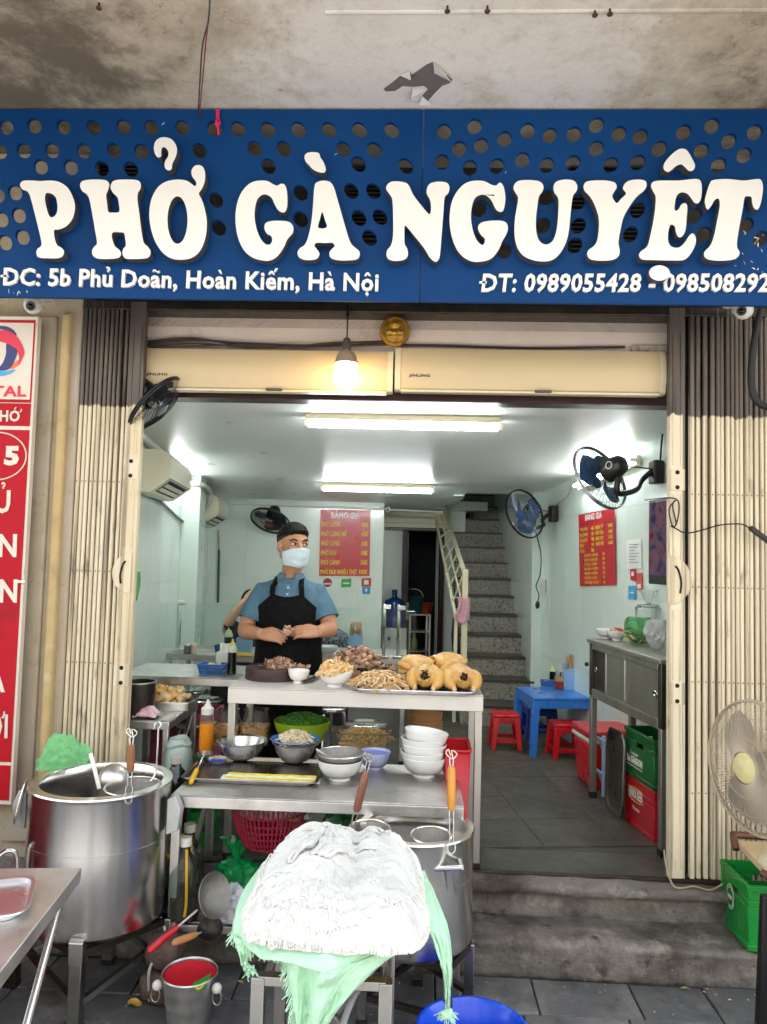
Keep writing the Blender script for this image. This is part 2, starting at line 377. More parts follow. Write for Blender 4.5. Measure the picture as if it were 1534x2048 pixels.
# steps
def worn(name, x0, x1, prof, seed, amp=.013, m=CONC, nx=110):
    P = smooth([(0, p[0], p[1]) for p in prof], 3, False); mb = MB()
    def fn(u, v):
        p = P[min(len(P)-1, int(round(v*(len(P)-1))))]; x = x0+(x1-x0)*u
        q = V((x*2.2, p.y*4+seed, p.z*4)); n = noise.fractal(q*1.6, 1, 2, 5)
        big = noise.noise(V((x*1.1, seed, 0)))*.012
        return V((x, p.y+n*amp*1.5+big, p.z+noise.fractal(q*2+V((9, 0, 0)), 1, 2, 4)*amp))
    mb.grid(nx, len(P)-1, fn); return S(mb.put(name, m, ang=55, fix=False))
worn('lower_step', -2.6, 2.6, [(3.33, -.05), (3.30, -.01), (3.295, .03), (3.285, .09), (3.275, .125), (3.285, .142), (3.32, .147), (3.42, .15), (3.55, .152)], 1.3)
worn('upper_step', -2.6, 2.6, [(3.52, .13), (3.50, .15), (3.495, .19), (3.48, .25), (3.455, .262), (3.45, .29), (3.465, .303), (3.50, .306), (3.60, .306)], 4.1)
mb = MB(); mb.box((0, 3.552, .312), (3.2, .022, .018)); S(mb.put('floor_rail_sill', mat('iron_rail', '#4a4038', .5, .8, .3, 20), bev=.003))
# shop floor
q_ = [V((-1.75, 3.575, 0)), V((1.75, 3.575, 0)), RM(1.9, 7.3, 0), RM(-1.7, 7.3, 0)]; mb = MB(); mb.hexa([p+V((0, 0, .1)) for p in q_], [p+V((0, 0, .312)) for p in q_])
floor = S(mb.put('shop_floor', GROUT, ang=0))
ti = MB(); ti.box((0, 0, 0), (.3972, .3972, .014)); tme = ti.mesh('floor_tile', FLOORT)
def tile_obj(me, name, parent, loc, M=None):
    o = bpy.data.objects.new(name, me); COL.objects.link(o); o.parent = parent
    o.matrix_basis = Matrix.Translation(loc)@(M or Matrix.Identity(4)); return o
for i in range(-5, 5):
    for j in range(0, 13):
        p = RM(i*.4+.12, j*.4+.02, .313+rnd.uniform(-.0008, .0008))
        if p.y < 3.77 and j == 0 and i != 0:
            pass
        if p.y > 3.80 and not (p.x > .4 and p.y > 7.3): tile_obj(tme, 'floor_tile', floor, p, Matrix.Rotation(RA, 4, 'Z'))
mb = MB()
for k in range(9):                                # cut row of slabs along the threshold
    xa, xb = -1.72+k*.4, -1.72+k*.4+.396
    zl = lambda x: RM(0, 0, 0).y+.235-.0+x*tan(RA)
    mb = MB(); mb.hexa([V((xa, 3.567, .3)), V((xb, 3.567, .3)), V((xb, 3.60, .3)), V((xa, 3.60, .3))], [V((xa, 3.567, .3188)), V((xb, 3.567, .3188)), V((xb, 3.60, .3188)), V((xa, 3.60, .3188))])
mb = MB(); mb.box((0, 3.70, .309), (3.5, .266, .014)); S(mb.put('floor_edge', FLOORT, bev=.003))
# ceiling (drops towards the back), beam, walls
def cz(b): return 2.565-.062*b if b < 3.7 else 2.336
mb = MB()
c1 = lambda a, b: RM(a, b, cz(b))
TH = V((0, 0, .1))
def slab(a0, b0, a1, b1, a2=None, a3=None):
    q = [c1(a0, b0), c1(a1, b0), c1(a3 if a3 is not None else a1, b1), c1(a2 if a2 is not None else a0, b1)]; mb.hexa(q, [p+TH for p in q])
q = [c1(-1.66, .47), c1(1.75, .03), c1(1.75, 3.25), c1(-1.66, 3.25)]; mb.hexa(q, [p+TH for p in q]); slab(-1.66, 3.2501, .93, 3.7, None, .99); slab(-1.66, 3.7001, .99, 5.2); slab(.2, 5.2001, 1.6, 7.4)
S(mb.put('ceiling', CEIL, ang=0))
def wall(name, p, q, z0, z1, n, tw=.4, th=.3, m=MINT, tiles=True, zt=None):
    """wall whose visible face runs from p to q (floor points); n = outward side the room is on; tiles are parts"""
    p, q = V((p.x, p.y, 0)), V((q.x, q.y, 0)); X = (q-p).normalized(); Lg = (q-p).length; n = V(n).normalized()
    mb = MB(); mb.hexa([p-n*.006+V((0, 0, z0)), q-n*.006+V((0, 0, z0)), q-n*.1+V((0, 0, z0)), p-n*.1+V((0, 0, z0))], [p-n*.006+V((0, 0, z1)), q-n*.006+V((0, 0, z1)), q-n*.1+V((0, 0, z1)), p-n*.1+V((0, 0, z1))])
    w = S(mb.put(name, TRIMW, ang=0))
    if not tiles: return w
    cache = {}; z = z0
    while z < z1-.02:
        h = min(th, z1-z); s = 0
        while s < Lg-.01:
            ww = min(tw, Lg-s); key = (round(ww, 3), round(h, 3))
            if key not in cache:
                b = MB(); b.box((ww/2, 0, h/2), (ww-.0025, .008, h-.0025)); cache[key] = b.mesh('tile', m)
            c = p+X*s-n*.004+V((0, 0, z))
            tile_obj(cache[key], 'wall_tile', w, c, Matrix.Rotation(atan2(X.y, X.x), 4, 'Z')); s += tw
        z += th
    return w
wall('right_wall', RM(1.605, .1, 0), RM(1.605, 3.22, 0), SZ, 2.60, RM(-1, 0, 0)-RM(0, 0, 0), .4, .6)
wall('left_wall', RM(-1.56, .46, 0), RM(-1.56, 4.56, 0), SZ, 2.58, RM(1, 0, 0)-RM(0, 0, 0), .4, .6)
wall('back_wall', RM(-1.56, 4.55, 0), RM(.30, 4.55, 0), SZ, 2.34, RM(0, -1, 0)-RM(0, 0, 0), .4, .6)
wall('recess_side_wall', RM(.31, 4.55, 0), RM(.31, 5.5, 0), SZ, 2.34, RM(1, 0, 0)-RM(0, 0, 0), .4, .6, tiles=False)
wall('recess_wall', RM(.30, 5.5, 0), RM(.66, 5.5, 0), SZ, 2.34, RM(0, -1, 0)-RM(0, 0, 0), .36, .6)
wall('recess_wall', RM(1.10, 5.5, 0), RM(1.4, 5.5, 0), SZ, 2.34, RM(0, -1, 0)-RM(0, 0, 0), .36, .6)
mb = MB(); a, b = RM(.64, 5.5, 0), RM(1.12, 5.5, 0); mb.hexa([a+V((0, 0, 2.13)), b+V((0, 0, 2.13)), b+V((0, .1, 2.13)), a+V((0, .1, 2.13))], [a+V((0, 0, 2.4)), b+V((0, 0, 2.4)), b+V((0, .1, 2.4)), a+V((0, .1, 2.4))])
S(mb.put('door_head_wall', MINT, ang=0))
wall('stair_wall', V((1.07, 6.85, 0)), V((1.03, 10.3, 0)), SZ, 3.4, (-1, 0, 0), .4, .6)
wall('stair_side_wall', V((.46, 9.75, 0)), V((.46, 7.05, 0)), 2.34, 3.4, (1, 0, 0), tiles=False)
wall('stair_end_wall', V((.3, 10.2, 0)), V((1.3, 10.2, 0)), SZ, 3.4, (0, -1, 0), tiles=False)
mb = MB(); mb.box((.75, 8.7, 3.45), (1.2, 3.4, .1)); S(mb.put('upper_ceiling', mat('dark_upper_ceiling', '#77756f', .8), ang=0))
wall('stair_pier_wall', RM(1.61, 3.22, 0), V((1.07, 6.90, 0)), SZ, 2.5, (0, -1, 0), .4, .6)
mb = MB(); q = [RM(-1.56, 2.85, 0), RM(-1.41, 2.85, 0), RM(-1.41, 3.2, 0), RM(-1.56, 3.2, 0)]
mb.hexa([p+V((0, 0, SZ)) for p in q], [p+V((0, 0, 2.40)) for p in q]); S(mb.put('wall_pillar', TRIMW, bev=.003))
# dark backing room behind the door
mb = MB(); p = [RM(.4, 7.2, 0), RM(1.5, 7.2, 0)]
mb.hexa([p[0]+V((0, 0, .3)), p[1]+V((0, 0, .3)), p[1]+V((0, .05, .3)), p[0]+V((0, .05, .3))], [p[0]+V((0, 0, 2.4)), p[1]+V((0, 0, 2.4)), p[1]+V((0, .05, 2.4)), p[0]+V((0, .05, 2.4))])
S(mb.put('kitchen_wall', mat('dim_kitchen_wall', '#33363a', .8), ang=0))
# facade walls
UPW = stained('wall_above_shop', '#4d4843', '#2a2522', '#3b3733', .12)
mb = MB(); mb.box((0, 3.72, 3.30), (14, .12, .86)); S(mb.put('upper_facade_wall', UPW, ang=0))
mb = MB(); mb.box((-4.82, 3.68, 1.85), (6.35, .3, 3.7)); S(mb.put('left_facade_wall', WALLPL, bev=.01))
mb = MB(); mb.box((4.63, 3.70, 1.85), (5.8, .3, 3.7)); S(mb.put('right_facade_wall', WALLPL, bev=.01))
YEL = mat('ochre_limewash', '#bfa878', .85, 0, .15, 4, .2, 40, dirt=[('#8d7a58', .5, .7, 4, .6), ('#d6cdbb', .58, .7, 7, .5)])
# pilaster beside the left shutter: flaking grey strip and an ochre strip
xa, xb, xc = at(104, 900, 3.47).x, at(118, 900, 3.47).x, at(139, 640, 3.5).x
mb = MB(); mb.box(((xa+xb)/2+.004, 3.518, 1.6), (xb-xa+.012, .05, 2.56)); S(mb.put('ochre_wall_strip', YEL, bev=.012))
mb = MB(); mb.box(((xb+xc)/2+.006, 3.525, 1.6), (xc-xb-.002, .05, 2.56)); S(mb.put('cream_jamb', mat('cream_flaking_paint', '#cfbf97', .8, 0, .1, 4, .25, 45, dirt=[('#8b7a5e', .52, .72, 5, .7), ('#4b4033', .68, .76, 11, .8)]), bev=.008))
mb = MB(); mb.box((-1.83, 3.525, 1.62), (.14, .03, 2.5)); S(mb.put('grey_wall_strip', WALLPL, bev=.01))
# unseen upper mass added to block the sun; pale houses opposite bounce daylight back
mb = MB(); mb.box((0, 8.8, 5.6), (14, 10, 3.6)); S(mb.put('sun_block_wall', UPW, ang=0))
hs = thing('street_house', 'pale plastered house across the street, mirrored in the steel pots', 'house', (0, -8.5, 0)); HPL = mat('pale_house_plaster', '#dcd5c8', .85, 0, .06, .8)
mb = MB(); mb.box((0, -9.5, 4.0), (40, 2, 8.2)); mb.put('facade', HPL, hs, ang=0)
SHM = mat('green_shutter', '#4d5d54', .6)
for i in range(-6, 7):
    for z in (1.3, 4.4): mb = MB(); mb.box((i*2.9, -8.49, z), (1.3, .06, 2.0 if z < 2 else 1.4)); mb.put('window_shutter', SHM, hs)
# side walls of the dim kitchen
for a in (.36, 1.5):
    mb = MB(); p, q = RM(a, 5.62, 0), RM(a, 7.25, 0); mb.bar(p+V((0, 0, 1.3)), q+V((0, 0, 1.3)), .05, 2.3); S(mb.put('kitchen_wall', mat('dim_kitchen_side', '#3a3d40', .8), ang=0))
# canopy soffit
mb = MB(); mb.grid(60, 20, lambda u, v: V((-7+14*u, 1.75+1.93*v, 3.70))); mb.box((0, 2.715, 3.81), (14, 1.93, .2))
soff = S(mb.put('canopy_soffit', PLASTER, ang=0))
mb = MB()
def ridge(u, v):
    x = onz(650, 20, 3.7).x+u*1.9; a = pi*v; n = noise.noise(V((x*9, 0, 0)))*.0015
    return V((x, 2.585-.012*cos(a)+n, 3.7-.005*sin(a)-.0005))
mb.grid(80, 4, ridge); S(mb.put('plaster_ridge', PLASTER, fix=False))
# peeled patch: bare render recess framed by curling paint flakes
pk = [(767, 178), (785, 165), (800, 152), (818, 142), (824, 150), (838, 140), (852, 130), (866, 124), (868, 140), (880, 146), (896, 152), (905, 160), (900, 166), (884, 172), (876, 180), (868, 188), (856, 202), (845, 192), (836, 196), (846, 184), (855, 178), (848, 172), (826, 174), (806, 172), (790, 182), (772, 183)]
mb = MB(); mb.prism([onz(x, y, 3.6985) for x, y in pk], (0, 0, .004)); mb.put('bare_patch', mat('bare_render', '#6f6b69', .95, 0, .12, 20, .4, 60), soff, ang=0)
FLAKE = mat('paint_flake', '#d9d5d0', .6, 0, .05)
for fl in ([(868, 122), (868, 145), (905, 160), (888, 140)], [(826, 174), (855, 178), (836, 196), (822, 188)], [(800, 150), (820, 138), (822, 150)], [(845, 192), (856, 202), (862, 206), (838, 200)]):
    mb = MB(); P = [onz(x, y, 3.697) for x, y in fl]; P[-1].z -= .02; P[-2].z -= .008
    mb.prism(P, (0, 0, -.0025)); mb.put('paint_flake', FLAKE, soff, ang=0)
NAIL = mat('rusty_iron', '#4d3b30', .8, .4, .3, 30)
for x, y in ((975, 12), (198, 6), (1190, 20), (1220, 18), (895, 12)):
    mb = MB(); p = onz(x, y, 3.70); mb.cyl(p, p-V((0, 0, .018)), .004, n=8); mb.ball(p-V((0, 0, .02)), (.011, .011, .006), 8, 6); mb.put('ceiling_anchor', NAIL, soff)
# lintel
mb = MB(); z0 = at(800, 627, 3.55).z; z1 = at(800, 600, 3.5).z
mb.box((-.02, 3.60, (z0+z1)/2), (3.5, .12, z1-z0)); S(mb.put('lintel', DKSTEEL, bev=.006))
# ================================================================ shop sign
YS = 3.15
def curve_mesh(outer_holes, y, t):
    """filled 2D outline with holes (x, z) -> solid of thickness t, front face at depth y"""
    cu = bpy.data.curves.new('outline', 'CURVE'); cu.dimensions = '2D'; cu.fill_mode = 'BOTH'; cu.extrude = t/2
    for ps in outer_holes:
        sp = cu.splines.new('POLY'); sp.points.add(len(ps)-1); sp.use_cyclic_u = True
        for q, p in zip(sp.points, ps): q.co = (p[0], p[1], 0, 1)
    ob = bpy.data.objects.new('outline', cu); COL.objects.link(ob)
    me = bpy.data.meshes.new_from_object(ob.evaluated_get(bpy.context.evaluated_depsgraph_get()))
    bpy.data.objects.remove(ob); bpy.data.curves.remove(cu)
    for v in me.vertices: v.co = V((v.co.x, y+t/2-v.co.z, v.co.y))
    b = bmesh.new(); b.from_mesh(me); bmesh.ops.remove_doubles(b, verts=b.verts, dist=1e-5); bmesh.ops.recalc_face_normals(b, faces=b.faces); b.to_mesh(me); b.free()
    return me
BLUE = mat('blue_sign_panel', '#053a70', .5, 0, .08, 1.5, .01, 3, spec=.15)
SIGNW = mat('white_sign_letter', '#ebe9e4', .45, 0, .02); LSIDE = mat('letter_side', '#4b4c50', .5, 0, .1)
sign = thing('shop_sign', 'long blue perforated shop sign with raised white lettering above the entrance', 'sign', (-.2, YS, 2.83))
H1 = '25,508 138,503 255,507 374,509 494,507 605,509 729,510 858,515 951,515 1071,517 1193,517 1316,518 1438,519 0,605 95,602 208,601 335,603 456,602 566,605 797,602 1018,594 1135,594 1374,596 1497,599 163,667 283,669 407,673 523,676 1074,664 1434,656 60,770 75,861 90,948 5,878 20,970 -10,780 864,800 875,911 1203,771 1203,877 1405,764 1494,764 1436,872 1520,868 1478,951 1567,520 1623,664'
H2 = '242,525 364,505 485,556 577,522 666,541 762,537 852,500 942,535 1028,546 1201,529 1314,502 1382,564 1485,528 303,595 391,582 852,593 1104,594 1272,602 1443,620 1534,605 234,648 346,671 453,664 556,639 654,660 758,652 910,659 1017,650 1341,661 383,836 651,790 638,902 778,809 780,902 766,981 484,1003 1017,840 988,937 1243,863 1281,938 1450,901 1508,955'
pp = lambda s: [tuple(float(a) for a in q.split(',')) for q in s.split()]
xm = at(848, 222, YS).x; X0, X1, Z0, Z1 = -1.96, 1.50, 2.834, 3.687
def holes(hs, ox, lo, hi):
    out = []
    for x, y in hs:
        c = at(ox+x/2, y/2, YS)
        if not lo+.04 < c.x < hi-.04 or c.z > Z1-.045: continue
        tl = -.25 if c.x < 0 else .25*min(1, c.x)
        out.append([(c.x+.0315*cos(t)+.036*tl*sin(t), c.z+.0355*sin(t)) for t in [2*pi*k/28 for k in range(28)]])
    return out
h1 = holes(pp(H1), 0, X0, xm); h2 = holes(pp(H2), 767, xm, X1)
def nodup(hs):
    ok = []
    for h in hs:
        c = V((sum(p[0] for p in h)/28, sum(p[1] for p in h)/28))
        if all((c-d).length > .078 for d, _ in ok): ok.append((c, h))
    return [h for _, h in ok]
for a, b, hs in ((X0, xm-.0015, h1), (xm+.0015, X1, h2)):
    me = curve_mesh([[(a, Z0), (b, Z0), (b, Z1), (a, Z1)]]+nodup(hs), YS, .018)
    me.materials.append(BLUE); me.transform(wm(sign).inverted()); link('sign_panel', me, sign, 30)
def Lt(ox, outer, hole=None, name='letter', k=4):
    def tr(s): return [(p.x, p.z) for p in (at(ox+q.x/2, q.y/2, YS-.05) for q in smooth(pp(s) if isinstance(s, str) else s, k))]
    sp = [tr(outer)]+([tr(hole)] if hole else [])
    me = curve_mesh(sp, YS-.05, .046); me.materials.append(SIGNW); me.materials.append(LSIDE)
    for p in me.polygons: p.material_index = 0 if abs(p.normal.y) > .7 else 1
    me.transform(wm(sign).inverted()); o = link(name, me, sign, 30)
    m = o.modifiers.new('bevel', 'BEVEL'); m.width = .002; m.segments = 1; m.limit_method = 'ANGLE'; m.angle_limit = radians(60)
def ell(cx, cy, rx, ry, n=14): return [(cx+rx*cos(2*pi*i/n), cy+ry*sin(2*pi*i/n)) for i in range(n)]
Lt(0, '85,728 100,722 130,722 160,724 200,722 235,727 270,750 292,790 300,830 290,875 265,905 235,918 217,921 218,950 228,980 245,990 256,1005 250,1025 230,1033 190,1033 155,1030 145,1012 150,995 163,985 165,965 150,900 130,820 118,780 108,765 90,758 80,742', '183,775 180,800 187,835 198,865 212,868 225,855 230,830 225,795 212,778 195,772')
Lt(0, '320,745 325,728 345,720 390,718 425,722 437,738 432,762 425,780 428,810 433,846 450,850 476,847 476,820 470,790 455,775 443,755 445,735 460,721 500,718 545,720 562,732 562,755 552,772 550,800 558,860 565,920 575,970 590,985 602,1005 598,1025 580,1034 530,1036 500,1033 490,1015 493,995 503,982 500,950 495,932 478,929 455,929 447,937 450,960 460,985 478,1000 484,1018 472,1032 430,1036 390,1034 372,1022 368,1003 378,985 388,972 380,920 368,850 358,800 348,778 330,765')
Lt(0, '712,718 745,722 765,734 779,744 785,735 780,720 768,705 766,682 778,664 798,660 815,672 821,700 818,730 808,755 796,775 808,800 820,840 828,890 822,950 803,1000 770,1030 730,1039 690,1035 655,1015 625,975 606,925 597,870 600,820 612,780 635,745 670,724', ell(710, 880, 40, 95))
Lt(0, '615,590 622,565 640,551 665,549 690,560 706,585 708,610 700,635 690,655 687,675 678,682 665,678 658,665 660,645 672,625 672,605 660,590 648,592 645,610 645,625 632,630 620,615', name='letter_accent')
Lt(0, '1040,722 1070,724 1095,738 1110,742 1122,735 1138,738 1147,760 1150,800 1147,835 1135,850 1115,843 1100,820 1085,790 1062,778 1040,785 1025,810 1018,860 1025,910 1040,950 1060,975 1078,978 1088,965 1085,945 1068,935 1058,915 1062,893 1085,884 1120,883 1155,887 1172,905 1172,930 1160,945 1148,960 1135,990 1110,1025 1080,1042 1050,1042 1010,1030 975,1000 952,950 942,890 945,830 960,780 985,745 1010,728')
Lt(0, '1218,625 1228,612 1250,608 1275,612 1282,630 1295,650 1303,675 1298,690 1280,690 1255,680 1235,660 1222,645', name='letter_accent')
Lt(0, '1258,745 1270,728 1295,722 1320,728 1335,748 1348,790 1365,850 1385,920 1402,970 1420,990 1437,1005 1438,1025 1425,1038 1385,1042 1345,1040 1322,1030 1318,1010 1328,995 1338,985 1330,972 1300,972 1265,972 1258,985 1268,997 1278,1015 1270,1033 1250,1040 1220,1040 1197,1030 1190,1010 1200,992 1218,980 1232,950 1245,890 1252,820', '1289,848 1300,880 1308,905 1298,913 1280,913 1272,905 1280,875')
Lt(767, '10,755 18,735 40,725 80,728 100,740 120,780 150,820 175,850 186,855 190,830 186,800 173,775 175,750 190,732 225,726 255,732 264,752 258,775 245,790 240,850 232,950 226,1020 218,1042 205,1047 185,1030 160,990 120,940 95,910 85,905 84,940 85,975 95,995 98,1020 85,1038 55,1044 25,1040 12,1022 15,1000 30,980 38,940 38,860 35,800 25,778')
Lt(767, '375,722 405,725 430,738 450,742 465,730 480,745 488,790 482,835 470,848 450,838 430,800 405,780 375,785 358,810 350,860 355,910 370,955 390,978 402,975 405,955 390,940 378,915 385,895 410,885 460,882 490,890 498,915 490,940 475,965 460,1000 430,1035 390,1047 350,1045 310,1020 280,970 265,900 268,830 285,780 315,742 345,726')
Lt(767, '520,755 525,735 545,722 590,720 625,726 640,745 635,768 622,785 615,830 610,880 612,930 625,965 650,978 675,965 690,930 697,880 700,820 697,790 683,770 680,745 692,726 725,718 760,722 775,742 772,765 758,785 750,840 742,920 730,970 705,1015 670,1042 620,1045 570,1030 540,1000 525,950 525,880 535,820 538,790 528,772')
Lt(767, '800,745 810,728 840,722 890,722 925,730 933,750 922,768 915,785 925,805 935,812 950,795 970,775 958,755 965,735 985,722 1020,718 1048,724 1052,745 1040,765 1015,785 985,825 960,870 948,920 940,970 945,1000 940,1025 915,1040 870,1043 830,1038 815,1020 820,1000 840,985 855,960 862,900 858,860 840,810 820,780 805,765')
Lt(767, '1120,675 1125,650 1150,620 1175,600 1195,594 1215,602 1235,635 1246,660 1240,680 1222,684 1205,668 1190,658 1170,665 1150,682 1135,688', name='letter_accent')
Lt(767, '1070,745 1078,728 1110,722 1180,722 1240,716 1265,720 1273,745 1272,785 1262,810 1245,812 1232,795 1215,775 1190,770 1172,785 1165,820 1166,842 1180,838 1190,820 1205,812 1215,825 1213,870 1208,920 1195,945 1180,948 1170,930 1165,905 1148,900 1140,925 1138,960 1150,985 1180,990 1205,970 1225,940 1240,935 1250,955 1245,985 1225,1020 1200,1040 1150,1042 1080,1040 1035,1038 1022,1022 1030,1005 1055,985 1068,940 1080,880 1088,820 1088,785 1078,765')
Lt(767, ell(1104, 1092, 42, 31), name='letter_accent')
Lt(767, '1285,810 1290,780 1305,735 1320,720 1380,716 1440,722 1490,716 1510,720 1518,750 1512,800 1500,835 1485,836 1475,815 1472,790 1460,785 1445,790 1438,830 1425,900 1415,960 1415,990 1425,1010 1415,1030 1390,1040 1340,1043 1300,1038 1283,1025 1285,1005 1305,985 1320,950 1335,880 1345,820 1340,795 1325,800 1310,825 1295,838')
for t, a, b, h, bo, sh in (('ĐC: 5b Phủ Doãn, Hoàn Kiếm, Hà Nội', (3, 571), (757, 583), .078, .024, 0), ('ĐT: 0989055428 - 098508292', (958, 584), (1537, 584), .078, .024, .12)):
    text_mb(t, at(*a, YS-.001), at(*b, YS-.001), h, .012, bo, shear=sh).put('lettering', SIGNW, sign, 30, fix=False)
mb = MB(); r = random.Random(3)
for k in range(26):
    x, y = (r.uniform(1470, 1534), r.uniform(462, 545)) if k < 16 else (r.uniform(5, 60), r.uniform(578, 592)) if k < 21 else (r.uniform(300, 1500), r.uniform(225, 600)); c_ = at(x, y, YS); l, w, a = r.uniform(.003, .014), r.uniform(.001, .0025), r.uniform(0, 3.1); e, f_ = V((cos(a), 0, sin(a)))*l, V((-sin(a), 0, cos(a)))*w; c_.y = YS-.0008
    mb.add([c_-e, c_-f_*r.uniform(.2, 1), c_+e, c_+f_], [(0, 1, 2, 3)])
mb.put('paint_chip', SIGNW, sign, ang=0)['kind'] = 'stuff'
# pink ribbon tied through a hole, hanging wires
mb = MB(); f = lambda x, y, d=0: at(x, y, YS-.012-d)
mb.tube(smooth([f(433, 219), f(434, 235), f(432, 246, .01), f(436, 256, .012), f(437, 270, .004)], 3, False), .004, 6)
mb.tube(smooth([f(438, 219), f(437, 236), f(440, 247, .012), f(431, 250, .014), f(434, 244, .018), f(439, 252, .01)], 3, False), .004, 6)
mb.put('pink_string', mat('pink_string', '#e0245e', .6), label='pink string knotted through a hole in the blue shop sign', cat='string')
mb = MB()
mb.tube(smooth([at(420, -20, 2.46), at(417, 40, 2.56), at(405, 90, 2.68), at(400, 160, 2.88), at(397, 217, 3.06), at(396, 240, 3.2)], 4, False), .0035, 6)
mb.put('hanging_wire', mat('grey_wire', '#3d4044', .6), label='thin grey electric wire hanging from the stained soffit behind the sign', cat='wire')
mb = MB()
mb.tube(smooth([at(422, -20, 2.46), at(416, 45, 2.57), at(411, 92, 2.69), at(405, 160, 2.89), at(400, 217, 3.06), at(399, 240, 3.2)], 4, False), .0028, 6)
mb.put('hanging_wire', mat('red_wire', '#8f2f34', .6), label='thin red electric wire hanging beside the grey one above the sign', cat='wire')
# louvred vents and bits in the gap behind the sign
VD = mat('dark_vent', '#141414', .8); VS = mat('vent_slat', '#54524d', .6, .3)
for xa, xb, ya, yb in ((192, 275, 325, 348), (694, 772, 315, 480), (1140, 1290, 312, 500)):
    a, b = at(xa, yb, 3.63), at(xb, ya, 3.63)
    t = thing('louvre_vent', {192: 'small louvred vent glimpsed through sign holes above the letter H', 694: 'louvred vent glimpsed through sign holes right of the letter A', 1140: 'wide louvred vent glimpsed through sign holes behind the letter Y'}[xa], 'vent', (a.x, 3.655, a.z))
    mb = MB(); mb.box(((a.x+b.x)/2, 3.652, (a.z+b.z)/2), (b.x-a.x, .01, b.z-a.z)); mb.put('vent_back', VD, t)
    n = max(3, int((b.z-a.z)/.021)); 
    for i in range(n):
        mb = MB(); z = a.z+(i+.5)*(b.z-a.z)/n; mb.box(((a.x+b.x)/2, 3.635, z), (b.x-a.x, .02, .005), M=Matrix.Rotation(.5, 3, 'X')); mb.put('vent_slat', VS, t)
# dome cameras under the sign
for (x, y), lb in (((66, 610), 'white dome security camera above the red petrol sign'), ((1487, 620), 'white dome security camera over the folding gate beside the black conduit')):
    p = at(x, y, 3.36); t = thing('dome_camera', lb, 'camera', (p.x, 3.40, p.z), 0, 'dome security cameras under the sign')
    mb = MB(); mb.cyl(p+V((0, .02, .06)), p+V((0, .02, -.0)), .042, n=20); mb.ball(p+V((0, .0, 0)), .042, 20, 12); mb.put('housing', WHITEP, t)
    d = (CAM-p); d.normalize(); d = (d+V((-.25, 0, -.12))).normalized()
    mb = MB(); mb.cyl(p+d*.030, p+d*.044, .021, n=18); mb.put('lens_bezel', BLACKP, t)
    mb = MB(); mb.ball(p+d*.042, .013, 12, 8); mb.put('lens', mat('lens_glass', '#050608', .08), t)
    mb = MB(); mb.box(p+V((0, .05, .055)), (.09, .14, .02)); mb.put('bracket', WHITEP, t, bev=.004)
# ================================================================ folding gates, transom
def twotone(name, zb, seedx=0):
    m, N, L = nodes_mat(name); P = N['Principled BSDF']; P.inputs['Roughness'].default_value = .5
    g = N.new('ShaderNodeTexCoord'); oi = N.new('ShaderNodeObjectInfo'); gp = N.new('ShaderNodeNewGeometry')
    sp = N.new('ShaderNodeSeparateXYZ'); L(gp.outputs['Position'], sp.inputs[0])
    def nz(vec_scale, s, d=5):
        v = N.new('ShaderNodeVectorMath'); v.operation = 'MULTIPLY'; L(gp.outputs['Position'], v.inputs[0]); v.inputs[1].default_value = vec_scale
        q = N.new('ShaderNodeTexNoise'); q.inputs['Scale'].default_value = s; q.inputs['Detail'].default_value = d; L(v.outputs[0], q.inputs['Vector']); return q.outputs[0]
    def ma(op, a, b):
        q = N.new('ShaderNodeMath'); q.operation = op
        for i, x in enumerate((a, b)):
            if hasattr(x, 'links'): L(x, q.inputs[i])
            else: q.inputs[i].default_value = x
        return q.outputs[0]
    def st(x, a, b, c=0, d=1):
        q = N.new('ShaderNodeMapRange'); L(x, q.inputs[0]); q.inputs[1].default_value = a; q.inputs[2].default_value = b; q.inputs[3].default_value = c; q.inputs[4].default_value = d; return q.outputs[0]
    def mx(f, a, b):
        q = N.new('ShaderNodeMix'); q.data_type = 'RGBA'; L(f, q.inputs[0])
        for i, x in ((6, a), (7, b)):
            if hasattr(x, 'links'): L(x, q.inputs[i])
            else: q.inputs[i].default_value = srgb(x)+(1,)
        return q.outputs[2]
    cream = mx(nz((1, 1, .3), 5), '#d6c8a8', '#e2d8c0')
    cream = mx(ma('MULTIPLY', st(oi.outputs['Random'], .2, 1), .35), cream, '#cdb68c')
    cream = mx(ma('MULTIPLY', st(nz((5, 5, .10), 6, 8), .5, .72), .75), cream, '#8a7450')
    cream = mx(ma('MULTIPLY', st(nz((2, 2, .5), 9, 9), .62, .74), .7), cream, '#4b3d2c')
    cream = mx(ma('MULTIPLY', st(nz((9, 9, .16), 3.0, 5), .58, .70), .85), cream, '#3b3226')
    dark = mx(nz((3, 3, .3), 7, 7), '#453d38', '#7a7068'); dark = mx(ma('MULTIPLY', st(nz((3, 3, .4), 4, 6), .55, .7), .8), dark, '#2b2522')
    zz = ma('ADD', sp.outputs[2], ma('MULTIPLY', nz((1, 1, .2), 34, 4), .06))
    L(mx(st(zz, zb, zb+.008), cream, dark), P.inputs['Base Color'])
    L(st(zz, zb, zb+.01, .0, .5), P.inputs['Metallic'])
    b = N.new('ShaderNodeBump'); b.inputs['Strength'].default_value = .25; b.inputs['Distance'].default_value = .004; L(nz((1, 1, .5), 60, 5), b.inputs['Height']); L(b.outputs[0], P.inputs['Normal'])
    return m
zb = at(200, 797, YF).z-.012
GATE = twotone('gate_paint', zb); GDARK = mat('gate_gap_shade', '#17130f', .9, 0, .3)  # dark colour painting the shade in gaps, plate holes and lock slot
ZT = at(400, 618, YF).z+.03; ZB = SZ+.005
